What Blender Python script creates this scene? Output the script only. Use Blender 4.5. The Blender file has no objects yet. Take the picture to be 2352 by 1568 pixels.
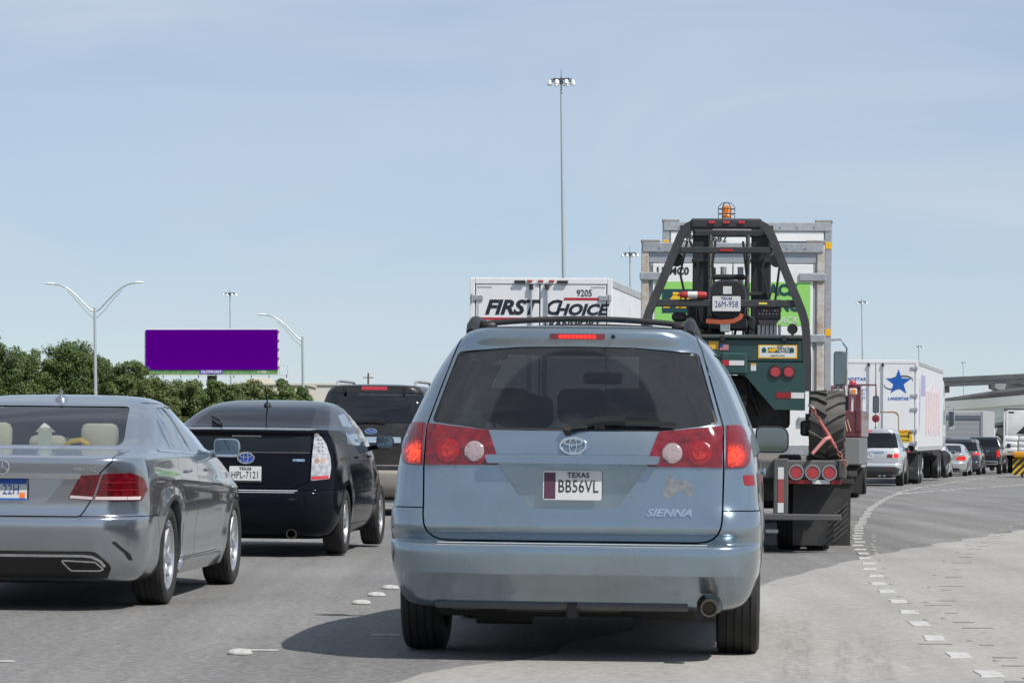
import bpy, bmesh, math, random
import numpy as np
from mathutils import Vector, Matrix
from mathutils.bvhtree import BVHTree
from mathutils.geometry import tessellate_polygon
R = math.radians
random.seed(7)
SC = bpy.context.scene
COL = SC.collection
# ------------------------------------------------------------------ camera
F_PX, CX, CY = 7200.0, 1176.0, 784.0          # pixels of a 2352 x 1568 frame
cam_d = bpy.data.cameras.new('camera')
cam = bpy.data.objects.new('camera', cam_d)
COL.objects.link(cam)
cam_d.sensor_width = 36.0
cam_d.lens = 36.0 * F_PX / 2352.0
cam_d.clip_start, cam_d.clip_end = 0.5, 20000
CAM_ROT = Matrix.Rotation(R(90 + 1.639), 3, 'X') @ Matrix.Rotation(R(0.6), 3, 'Z')
CAM_LOC = Vector((0, 0, 1.2))
cam.matrix_world = Matrix.Translation(CAM_LOC) @ CAM_ROT.to_4x4()
SC.camera = cam
# ------------------------------------------------------------------ sky and sun
SUN = Vector((0.58, -0.52, 1.0)).normalized()   # towards the sun
world = bpy.data.worlds.new('World'); SC.world = world; world.use_nodes = True
nt = world.node_tree; nt.nodes.clear()
def N(nt, t, **kw):
    n = nt.nodes.new(t)
    for k, v in kw.items():
        setattr(n, k, v)
    return n
sky = N(nt, 'ShaderNodeTexSky', sky_type='NISHITA', sun_disc=False)
sky.sun_elevation = math.asin(SUN.z); sky.sun_rotation = math.atan2(SUN.x, SUN.y)
sky.altitude = 0; sky.air_density = .8; sky.dust_density = 0; sky.ozone_density = 6
tc = N(nt, 'ShaderNodeTexCoord')
mp = N(nt, 'ShaderNodeMapping'); mp.inputs['Scale'].default_value = (2.6, 2.6, 10.0); mp.inputs['Rotation'].default_value = (0, R(16), 0)
n1 = N(nt, 'ShaderNodeTexNoise'); n1.inputs['Scale'].default_value = 1.7; n1.inputs['Detail'].default_value = 6; n1.inputs['Roughness'].default_value = .52; n1.inputs['Distortion'].default_value = .9
cr = N(nt, 'ShaderNodeMapRange'); cr.inputs[1].default_value = .36; cr.inputs[2].default_value = .66; cr.inputs[3].default_value = .40; cr.inputs[4].default_value = .80
mx = N(nt, 'ShaderNodeMix', data_type='RGBA')           # thin high cloud whitening the blue
mx.inputs['B'].default_value = (5.92, 6.68, 7.62, 1)
bg = N(nt, 'ShaderNodeBackground'); bg.inputs['Strength'].default_value = 0.10
wo = N(nt, 'ShaderNodeOutputWorld')
L = nt.links.new
L(tc.outputs['Generated'], mp.inputs['Vector']); L(mp.outputs[0], n1.inputs['Vector']); L(n1.outputs['Fac'], cr.inputs[0])
L(cr.outputs[0], mx.inputs['Factor']); L(sky.outputs[0], mx.inputs['A'])
L(mx.outputs['Result'], bg.inputs['Color']); L(bg.outputs[0], wo.inputs['Surface'])
sd = bpy.data.lights.new('sun', 'SUN'); sd.energy = 5.0; sd.angle = R(0.53); sd.color = (1, .955, .89)
so = bpy.data.objects.new('sun', sd); COL.objects.link(so)
so.rotation_euler = (-SUN).to_track_quat('-Z', 'Y').to_euler()
vs = SC.view_settings
vs.view_transform = 'Standard'; vs.look = 'None'; vs.exposure = 0.0; vs.gamma = 1.0; vs.use_curve_mapping = False
SC.render.engine = 'CYCLES'
SC.cycles.use_denoising = True
SC.cycles.max_bounces = 8; SC.cycles.transparent_max_bounces = 16
SC.cycles.sample_clamp_indirect = 6.0
SC.cycles.use_adaptive_sampling = True; SC.cycles.adaptive_threshold = 0.02
SC.render.film_transparent = False

def at(x, y, Y):
    """world point seen at pixel x, y of the 2352 frame, at depth Y"""
    d = CAM_ROT @ Vector(((x - CX) / F_PX, -(y - CY) / F_PX, -1))
    return CAM_LOC + d * (Y / d.y)
def gz(Y):
    """height of the ground: level up to 30 m, then falling gently"""
    t = max(0.0, min(Y, 240.0) - 26.0)
    return -0.0056 * t * t / (t + 6.0) if t > 0 else 0.0
def lane(Y):
    return -0.85 + 0.07 * Y + 0.00053 * Y * Y
def lane_yaw(Y):
    return -math.atan(0.07 + 0.00106 * Y)
# ------------------------------------------------------------------ materials
MATS = {}
def lin(c):
    """sRGB 0-255 triple to linear rgba"""
    return tuple(((v / 255.0) / 12.92 if v <= 10 else ((v / 255.0 + .055) / 1.055) ** 2.4) for v in c) + (1,)
def base_mat(name):
    m = bpy.data.materials.new(name); m.use_nodes = True
    t = m.node_tree; b = t.nodes['Principled BSDF']
    MATS[name] = m
    return m, t, b
def pm(name, col, rough=.5, metal=0., coat=0., spec=.5, noise=0., nscale=8., bump=0., bscale=200., emit=None, estr=0., dirt=0., dcol=(.16, .14, .12, 1), dscale=3.):
    """plain principled material; noise varies the colour, dirt lays patches of dust on it"""
    if name in MATS: return MATS[name]
    m, t, b = base_mat(name)
    c = col if len(col) == 4 else tuple(col) + (1,)
    b.inputs['Base Color'].default_value = c
    b.inputs['Roughness'].default_value = rough; b.inputs['Metallic'].default_value = metal
    b.inputs['Coat Weight'].default_value = coat; b.inputs['Coat Roughness'].default_value = .04
    b.inputs['Specular IOR Level'].default_value = spec
    if emit:
        b.inputs['Emission Color'].default_value = emit if len(emit) == 4 else tuple(emit) + (1,); b.inputs['Emission Strength'].default_value = estr
    if noise or dirt or bump:
        co = N(t, 'ShaderNodeTexCoord')
    last = None
    if noise:
        nz = N(t, 'ShaderNodeTexNoise'); nz.inputs['Scale'].default_value = nscale; nz.inputs['Detail'].default_value = 6
        rp = N(t, 'ShaderNodeMapRange'); rp.inputs[1].default_value = .3; rp.inputs[2].default_value = .7; rp.inputs[3].default_value = 1 - noise; rp.inputs[4].default_value = 1 + noise
        ml = N(t, 'ShaderNodeMix', data_type='RGBA', blend_type='MULTIPLY'); ml.inputs['Factor'].default_value = 1; ml.inputs['A'].default_value = c
        t.links.new(co.outputs['Object'], nz.inputs['Vector']); t.links.new(nz.outputs['Fac'], rp.inputs[0]); t.links.new(rp.outputs[0], ml.inputs['B'])
        t.links.new(ml.outputs['Result'], b.inputs['Base Color']); last = ml.outputs['Result']
    if dirt:
        nz = N(t, 'ShaderNodeTexNoise'); nz.inputs['Scale'].default_value = dscale; nz.inputs['Detail'].default_value = 8; nz.inputs['Roughness'].default_value = .65
        rp = N(t, 'ShaderNodeMapRange'); rp.inputs[1].default_value = .42; rp.inputs[2].default_value = .78; rp.inputs[3].default_value = 0; rp.inputs[4].default_value = dirt
        ml = N(t, 'ShaderNodeMix', data_type='RGBA'); ml.inputs['A'].default_value = c; ml.inputs['B'].default_value = dcol
        if last: t.links.new(last, ml.inputs['A'])
        t.links.new(co.outputs['Object'], nz.inputs['Vector']); t.links.new(nz.outputs['Fac'], rp.inputs[0]); t.links.new(rp.outputs[0], ml.inputs['Factor'])
        t.links.new(ml.outputs['Result'], b.inputs['Base Color'])
        r2 = N(t, 'ShaderNodeMapRange'); r2.inputs[3].default_value = rough; r2.inputs[4].default_value = min(1, rough + .4)
        t.links.new(rp.outputs[0], r2.inputs[0]); t.links.new(r2.outputs[0], b.inputs['Roughness'])
        if coat:
            r3 = N(t, 'ShaderNodeMapRange'); r3.inputs[3].default_value = coat; r3.inputs[4].default_value = coat * .3
            t.links.new(rp.outputs[0], r3.inputs[0]); t.links.new(r3.outputs[0], b.inputs['Coat Weight'])
    if bump:
        nz = N(t, 'ShaderNodeTexNoise'); nz.inputs['Scale'].default_value = bscale; nz.inputs['Detail'].default_value = 3
        bp = N(t, 'ShaderNodeBump'); bp.inputs['Strength'].default_value = bump; bp.inputs['Distance'].default_value = .01
        t.links.new(co.outputs['Object'], nz.inputs['Vector']); t.links.new(nz.outputs['Fac'], bp.inputs['Height']); t.links.new(bp.outputs[0], b.inputs['Normal'])
    return m
def glass(name, tint, gloss=.05, dust=0., dustcol=(.22, .23, .24, 1), wipe=None):
    """window glass: coloured transmission under a fresnel reflection, with an optional film of dust (wiped clean in an arc)"""
    if name in MATS: return MATS[name]
    m = bpy.data.materials.new(name); m.use_nodes = True; MATS[name] = m
    t = m.node_tree; t.nodes.clear()
    tr = N(t, 'ShaderNodeBsdfTransparent'); tr.inputs[0].default_value = tuple(tint) + (1,)
    gl = N(t, 'ShaderNodeBsdfGlossy'); gl.inputs['Roughness'].default_value = .02; gl.inputs['Color'].default_value = (1, 1, 1, 1)
    fr = N(t, 'ShaderNodeFresnel'); fr.inputs[0].default_value = 1.52
    ad = N(t, 'ShaderNodeMath', operation='ADD', use_clamp=True); ad.inputs[1].default_value = gloss - .04
    mxs = N(t, 'ShaderNodeMixShader'); out = N(t, 'ShaderNodeOutputMaterial')
    t.links.new(fr.outputs[0], ad.inputs[0]); t.links.new(ad.outputs[0], mxs.inputs[0]); t.links.new(tr.outputs[0], mxs.inputs[1]); t.links.new(gl.outputs[0], mxs.inputs[2])
    last = mxs.outputs[0]
    if dust:
        df = N(t, 'ShaderNodeBsdfDiffuse'); df.inputs[0].default_value = dustcol
        co = N(t, 'ShaderNodeTexCoord')
        nz = N(t, 'ShaderNodeTexNoise'); nz.inputs['Scale'].default_value = 2.2; nz.inputs['Detail'].default_value = 7
        rp = N(t, 'ShaderNodeMapRange'); rp.inputs[1].default_value = .25; rp.inputs[2].default_value = .75; rp.inputs[3].default_value = dust * .7; rp.inputs[4].default_value = dust * 1.3
        t.links.new(co.outputs['Object'], nz.inputs['Vector']); t.links.new(nz.outputs['Fac'], rp.inputs[0])
        fac = rp.outputs[0]
        if wipe:
            px, pz, r0, r1 = wipe
            sp = N(t, 'ShaderNodeSeparateXYZ'); t.links.new(co.outputs['Object'], sp.inputs[0])
            cb = N(t, 'ShaderNodeCombineXYZ'); t.links.new(sp.outputs[0], cb.inputs[0]); t.links.new(sp.outputs[2], cb.inputs[1])
            ds = N(t, 'ShaderNodeVectorMath', operation='DISTANCE'); ds.inputs[1].default_value = (px, pz, 0)
            t.links.new(cb.outputs[0], ds.inputs[0])
            n2 = N(t, 'ShaderNodeTexNoise'); n2.inputs['Scale'].default_value = 60; t.links.new(co.outputs['Object'], n2.inputs['Vector'])
            a2 = N(t, 'ShaderNodeMath', operation='MULTIPLY_ADD'); a2.inputs[1].default_value = .02; t.links.new(n2.outputs['Fac'], a2.inputs[0]); t.links.new(ds.outputs['Value'], a2.inputs[2])
            g1 = N(t, 'ShaderNodeMapRange'); g1.inputs[1].default_value = r1 - .008; g1.inputs[2].default_value = r1 + .012; t.links.new(a2.outputs[0], g1.inputs[0])
            g2 = N(t, 'ShaderNodeMapRange'); g2.inputs[1].default_value = r0 + .03; g2.inputs[2].default_value = r0 - .03; t.links.new(a2.outputs[0], g2.inputs[0])
            mxx = N(t, 'ShaderNodeMath', operation='MAXIMUM'); t.links.new(g1.outputs[0], mxx.inputs[0]); t.links.new(g2.outputs[0], mxx.inputs[1])
            m3 = N(t, 'ShaderNodeMapRange'); m3.inputs[3].default_value = .22; m3.inputs[4].default_value = 1; t.links.new(mxx.outputs[0], m3.inputs[0])
            mu = N(t, 'ShaderNodeMath', operation='MULTIPLY'); t.links.new(fac, mu.inputs[0]); t.links.new(m3.outputs[0], mu.inputs[1])
            fac = mu.outputs[0]
        m2 = N(t, 'ShaderNodeMixShader')
        t.links.new(fac, m2.inputs[0]); t.links.new(last, m2.inputs[1]); t.links.new(df.outputs[0], m2.inputs[2]); last = m2.outputs[0]
    t.links.new(last, out.inputs[0])
    return m
def paint(name, col, rough=.35, metal=.55, coat=1., dirt=.35, flake=0.):
    return pm(name, col, rough, metal, coat, dirt=dirt, dcol=(.20, .185, .165, 1), dscale=2.3)
BLACK = pm('black plastic', (.012, .012, .013), .45, dirt=.25, dcol=(.06, .055, .05, 1))
RUBBER = pm('tyre rubber', (.016, .016, .016), .75, dirt=.6, dcol=(.055, .05, .046, 1), dscale=5)
TRIMDK = pm('dark cabin trim', (.02, .02, .022), .8)
CHROME = pm('chrome', (.75, .76, .78), .08, 1.)
ALLOY = pm('alloy wheel', (.50, .51, .53), .3, .8, dirt=.3)
STEELDK = pm('dark steel', (.05, .05, .052), .45, .5, dirt=.4)
GALV = pm('galvanised steel', (.42, .44, .46), .45, .6, noise=.14, nscale=14)
PLATEW = pm('plate white', (.60, .61, .61), .4, dirt=.3, dcol=(.4, .39, .37, 1), dscale=9)
REDGL = pm('red lamp plastic', (.150, .003, .006), .06, 0, 1., spec=.6, noise=.45, nscale=22)
REDLIT = pm('lit brake lamp', (.4, .008, .008), .2, coat=1., emit=(1, .018, .008), estr=.55, noise=.4, nscale=18)
REDDK = pm('dark red reflector', (.24, .012, .016), .3)
WHITEP = pm('white paint', (.76, .77, .78), .4, dirt=.12)
AMBER = pm('amber lens', (.75, .22, .015), .25, coat=.5)
INKK = pm('black lettering', (.015, .016, .02), .5)
INKB = pm('blue lettering', (.01, .09, .42), .45)
INKR = pm('red stripe paint', (.42, .015, .025), .45)
REFW = pm('white reflector tape', (.62, .62, .62), .5, dirt=.35)
# ------------------------------------------------------------------ mesh builder
class MB:
    def __init__(s): s.v, s.f, s.m = [], [], []
    def add(s, vs, fs, mi=0):
        o = len(s.v); s.v += [tuple(p) for p in vs]; s.f += [tuple(i + o for i in f) for f in fs]; s.m += [mi] * len(fs)
        return s
    def box(s, c, d, b=0.0, rot=None, mi=0):
        hx, hy, hz = d[0] / 2, d[1] / 2, d[2] / 2
        b = min(b, hx * .95, hy * .95, hz * .95)
        if b <= 0:
            vs = [Vector((x * hx, y * hy, z * hz)) for x in (-1, 1) for y in (-1, 1) for z in (-1, 1)]
            fs = [(0, 1, 3, 2), (4, 6, 7, 5), (0, 4, 5, 1), (2, 3, 7, 6), (0, 2, 6, 4), (1, 5, 7, 3)]
        else:
            bm = bmesh.new(); bmesh.ops.create_cube(bm, size=1.0)
            for v in bm.verts: v.co = Vector((v.co.x * 2 * hx, v.co.y * 2 * hy, v.co.z * 2 * hz))
            bmesh.ops.bevel(bm, geom=list(bm.edges), offset=b, segments=2 if b > .03 else 1, affect='EDGES', profile=.5)
            bm.verts.index_update()
            vs = [v.co.copy() for v in bm.verts]; fs = [tuple(v.index for v in f.verts) for f in bm.faces]; bm.free()
        if rot is not None: vs = [rot @ v for v in vs]
        c = Vector(c)
        return s.add([v + c for v in vs], fs, mi)
    def cyl(s, p0, p1, r0, r1=None, n=12, caps=True, mi=0):
        p0, p1 = Vector(p0), Vector(p1); r1 = r0 if r1 is None else r1
        q = (p1 - p0).to_track_quat('Z', 'Y'); vs = []
        for k in range(n):
            a = 2 * math.pi * k / n; d = q @ Vector((math.cos(a), math.sin(a), 0))
            vs += [p0 + d * r0, p1 + d * r1]
        fs = [(2 * k, 2 * ((k + 1) % n), 2 * ((k + 1) % n) + 1, 2 * k + 1) for k in range(n)]
        if caps: fs += [tuple(2 * k for k in reversed(range(n))), tuple(2 * k + 1 for k in range(n))]
        return s.add(vs, fs, mi)
    def tube(s, pts, r, n=8, rect=None, mi=0, up=(0, 0, 1)):
        """swept tube along pts; r number or list; rect=(a,b) sweeps a rectangle instead"""
        pts = [Vector(p) for p in pts]; m = len(pts); rs = r if isinstance(r, (list, tuple)) else [r] * m
        vs = []; k = 4 if rect else n; prev = None
        for i, p in enumerate(pts):
            t = (pts[min(i + 1, m - 1)] - pts[max(i - 1, 0)]).normalized()
            u = Vector(up) if prev is None else prev
            a = (u - t * u.dot(t))
            if a.length < 1e-4: a = t.orthogonal()
            a.normalize(); bb = t.cross(a); prev = a
            if rect:
                w, h = rect
                for sx, sy in ((-1, -1), (1, -1), (1, 1), (-1, 1)): vs.append(p + bb * (w / 2 * sx) + a * (h / 2 * sy))
            else:
                for j in range(n):
                    an = 2 * math.pi * j / n; vs.append(p + a * (math.cos(an) * rs[i]) + bb * (math.sin(an) * rs[i]))
        fs = [(i * k + j, i * k + (j + 1) % k, (i + 1) * k + (j + 1) % k, (i + 1) * k + j) for i in range(m - 1) for j in range(k)]
        fs += [tuple(range(k - 1, -1, -1)), tuple((m - 1) * k + j for j in range(k))]
        return s.add(vs, fs, mi)
    def lathe(s, prof, c=(0, 0, 0), axis='X', n=40, mi=0, closed=False):
        """prof: (radius, along axis)"""
        c = Vector(c); vs = []; m = len(prof)
        for k in range(n):
            a = 2 * math.pi * k / n; ca, sa = math.cos(a), math.sin(a)
            for r, h in prof:
                vs.append(c + (Vector((h, r * ca, r * sa)) if axis == 'X' else Vector((r * ca, h, r * sa)) if axis == 'Y' else Vector((r * ca, r * sa, h))))
        fs = []
        for k in range(n):
            k2 = (k + 1) % n
            for j in range(m if closed else m - 1):
                j2 = (j + 1) % m
                fs.append((k * m + j, k * m + j2, k2 * m + j2, k2 * m + j))
        return s.add(vs, fs, mi)
    def prism(s, poly, axis, d0, d1, mi=0):
        """poly of 2-d points extruded along axis: x:(y,z) y:(x,z) z:(x,y)"""
        if sum(poly[i][0] * poly[(i + 1) % len(poly)][1] - poly[(i + 1) % len(poly)][0] * poly[i][1] for i in range(len(poly))) < 0: poly = poly[::-1]
        def P(p, d): return (d, p[0], p[1]) if axis == 'x' else (p[0], d, p[1]) if axis == 'y' else (p[0], p[1], d)
        n = len(poly); vs = [P(p, d0) for p in poly] + [P(p, d1) for p in poly]
        fs = [(i, (i + 1) % n, n + (i + 1) % n, n + i) for i in range(n)]
        tris = tessellate_polygon([[Vector((p[0], p[1], 0)) for p in poly]])
        fs += [t for t in tris] + [tuple(n + i for i in t) for t in tris]
        return s.add(vs, fs, mi)
    def grid(s, rows, mi=0, wrap=False):
        n = len(rows[0]); fs = []
        for i in range(len(rows) - 1):
            for j in range(n if wrap else n - 1):
                fs.append((i * n + j, i * n + (j + 1) % n, (i + 1) * n + (j + 1) % n, (i + 1) * n + j))
        return s.add([p for r in rows for p in r], fs, mi)
    def mesh(s, name='m', fix=True):
        me = bpy.data.meshes.new(name); me.from_pydata(s.v, [], s.f); me.polygons.foreach_set('material_index', s.m)
        if fix:
            bm = bmesh.new(); bm.from_mesh(me); bmesh.ops.recalc_face_normals(bm, faces=bm.faces); bm.to_mesh(me); bm.free()
        me.update(); return me
    def build(s, name, mat, parent=None, smooth=35, fix=True):
        return link(name, s.mesh(name, fix), mat, parent, smooth)
def link(name, me, mat, parent=None, smooth=35):
    o = bpy.data.objects.new(name, me); COL.objects.link(o)
    if not me.materials:
        for m in (mat if isinstance(mat, (list, tuple)) else [mat]): me.materials.append(m)
    if smooth:
        me.polygons.foreach_set('use_smooth', [True] * len(me.polygons)); me.set_sharp_from_angle(angle=R(smooth))
    if parent is not None: o.parent = parent
    return o
def thing(name, label, cat, loc=(0, 0, 0), rz=0, group=None):
    o = bpy.data.objects.new(name, None); COL.objects.link(o); o.empty_display_size = .2
    o.location = loc; o.rotation_euler = (0, 0, rz); o['label'] = label; o['category'] = cat
    if group: o['group'] = group
    return o
def tag(o, label, cat, group=None):
    o['label'] = label; o['category'] = cat
    if group: o['group'] = group
    return o
def struct(o, kind='structure'): o['kind'] = kind; return o
def copy_tree(o, parent=None):
    c = o.copy(); COL.objects.link(c); c.parent = parent
    for ch in list(o.children): copy_tree(ch, c)
    return c
def rpoly(pts, seg=5):
    """polygon from (x, y[, radius]) with rounded corners"""
    out = []; n = len(pts)
    for i in range(n):
        p = Vector(pts[i][:2]); r = pts[i][2] if len(pts[i]) > 2 else 0
        if r <= 0: out.append(tuple(p)); continue
        a = (Vector(pts[i - 1][:2]) - p); b = (Vector(pts[(i + 1) % n][:2]) - p)
        la, lb = a.length, b.length; a.normalize(); b.normalize()
        ang = a.angle(b); t = min(r / math.tan(ang / 2), la * .49, lb * .49)
        p0, p1 = p + a * t, p + b * t
        for k in range(seg + 1):
            u = k / seg; out.append(tuple((1 - u) ** 2 * p0 + 2 * u * (1 - u) * p + u * u * p1))
    return out
def opoly(poly, d):
    """polygon grown by d"""
    n = len(poly)
    ar = sum(poly[i][0] * poly[(i + 1) % n][1] - poly[(i + 1) % n][0] * poly[i][1] for i in range(n))
    sg = 1 if ar > 0 else -1; out = []
    for i in range(n):
        p0, p, p1 = Vector(poly[i - 1]), Vector(poly[i]), Vector(poly[(i + 1) % n])
        e0, e1 = (p - p0), (p1 - p)
        if e0.length < 1e-7 or e1.length < 1e-7: out.append(tuple(p)); continue
        n0 = Vector((e0.y, -e0.x)).normalized() * sg; n1 = Vector((e1.y, -e1.x)).normalized() * sg
        m = n0 + n1
        if m.length < 1e-6: out.append(tuple(p)); continue
        m.normalize(); out.append(tuple(p + m * (d / max(.4, m.dot(n0)))))
    return out
def mir(poly): return [(-p[0],) + tuple(p[1:]) for p in poly]
def text_mesh(txt, size, extrude=.0, shear=0., bold=0., align='CENTER', sx=1., space=1.):
    cu = bpy.data.curves.new('t', 'FONT'); cu.body = txt; cu.size = size; cu.extrude = extrude; cu.shear = shear; cu.offset = bold
    cu.align_x = align; cu.align_y = 'CENTER'; cu.resolution_u = 3; cu.space_character = space
    o = bpy.data.objects.new('t', cu); COL.objects.link(o)
    me = bpy.data.meshes.new_from_object(o.evaluated_get(bpy.context.evaluated_depsgraph_get()))
    bpy.data.objects.remove(o); bpy.data.curves.remove(cu)
    if sx != 1.: me.transform(Matrix.Diagonal((sx, 1, 1, 1)))
    me.materials.clear()
    return me
def lettering(name, txt, size, loc, mat, parent, extrude=.002, face='rear', **kw):
    """flat lettering on a face that looks back (rear, towards -y) or right (+x)"""
    me = text_mesh(txt, size, extrude, **kw)
    rot = Matrix.Rotation(R(90), 4, 'X') if face == 'rear' else Matrix.Rotation(R(90), 4, 'Z') @ Matrix.Rotation(R(90), 4, 'X')
    me.transform(Matrix.Translation(loc) @ rot)
    return link(name, me, mat, parent, 0)
# ------------------------------------------------------------------ boolean work on car shells
def boolean(me, cut, op):
    a = bpy.data.objects.new('a', me); b = bpy.data.objects.new('b', cut)
    COL.objects.link(a); COL.objects.link(b)
    md = a.modifiers.new('x', 'BOOLEAN'); md.operation = op; md.object = b; md.solver = SOLVER
    dg = bpy.context.evaluated_depsgraph_get(); dg.update()
    out = bpy.data.meshes.new_from_object(a.evaluated_get(dg))
    bpy.data.objects.remove(a); bpy.data.objects.remove(b)
    return out
SOLVER = 'MANIFOLD'
def pchip(x, y, q):
    x, y = np.asarray(x, float), np.asarray(y, float); h = np.diff(x); d = np.diff(y) / h
    m = np.zeros_like(y); m[0], m[-1] = d[0], d[-1]
    for i in range(1, len(y) - 1):
        if d[i - 1] * d[i] > 0:
            w1, w2 = 2 * h[i] + h[i - 1], h[i] + 2 * h[i - 1]
            m[i] = (w1 + w2) / (w1 / d[i - 1] + w2 / d[i])
    k = np.clip(np.searchsorted(x, q, side='right') - 1, 0, len(x) - 2); t = (q - x[k]) / h[k]
    return ((1 + 2 * t) * (1 - t) ** 2 * y[k] + t * (1 - t) ** 2 * h[k] * m[k] + t * t * (3 - 2 * t) * y[k + 1] + t * t * (t - 1) * h[k] * m[k + 1])
def outline(p, NR=12, NC=9, NSD=44):
    z, yr, yf, w, rr, rf, br, bf, wr, wf = p
    rr = min(rr, w * .9); rf = min(rf, w * .9)
    pts = [(x, yr) for x in np.linspace(0, w - rr, NR, endpoint=False)]
    pts += [(w - rr + rr * math.sin(a), yr + rr * (1 - math.cos(a))) for a in np.linspace(0, math.pi / 2, NC, endpoint=False)]
    pts += [(w, y) for y in np.linspace(yr + rr, yf - rf, NSD, endpoint=False)]
    pts += [(w - rf + rf * math.cos(a), yf - rf + rf * math.sin(a)) for a in np.linspace(0, math.pi / 2, NC, endpoint=False)]
    pts += [(x, yf) for x in np.linspace(w - rf, 0, NR)]
    P = np.array(pts); Ln = max(yf - yr, 1e-3); t = (P[:, 1] - yr) / Ln; xr = P[:, 0] / w
    P[:, 1] += br * xr ** 2 * np.clip(1 - t * 3, 0, 1) - bf * xr ** 2 * np.clip(1 - (1 - t) * 3, 0, 1)
    P[:, 0] *= 1 - (1 - wr) * np.clip(1 - t / .45, 0, 1) ** 1.7 - (1 - wf) * np.clip(1 - (1 - t) / .45, 0, 1) ** 1.7
    return np.column_stack([P, np.full(len(P), z)])
def level_rows(levels, nsub, warp=None):
    A = np.array(levels, float); n = len(A)
    q = np.linspace(0, n - 1, (n - 1) * nsub + 1)
    Q = np.column_stack([pchip(np.arange(n), A[:, k], q) for k in range(A.shape[1])])
    rows = []
    for p in Q:
        H = outline(p)
        if warp: H = warp(H)
        full = np.vstack([H, (H[1:-1] * np.array([-1, 1, 1]))[::-1]])
        rows.append(full)
    return rows, len(H)
def stack_mesh(levels, nsub=4, warp=None, mi=0):
    rows, nh = level_rows(levels, nsub, warp); n = len(rows[0]); m = len(rows)
    mb = MB(); mb.grid([[tuple(p) for p in r] for r in rows], wrap=True, mi=mi)
    def cap(base):
        fs = []
        for i in range(nh - 1):
            a, b = i, i + 1; la, lb = (n - a) % n, (n - b) % n
            f = [a, b] + ([lb] if lb != b else []) + ([la] if la != a else [])
            if len(f) > 2: fs.append(tuple(base + k for k in f))
        return fs
    c0 = cap(0); c1 = cap((m - 1) * n)
    mb.f += [f[::-1] for f in c0] + c1; mb.m += [mi] * (len(c0) + len(c1))
    return mb.mesh('shell')
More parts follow.
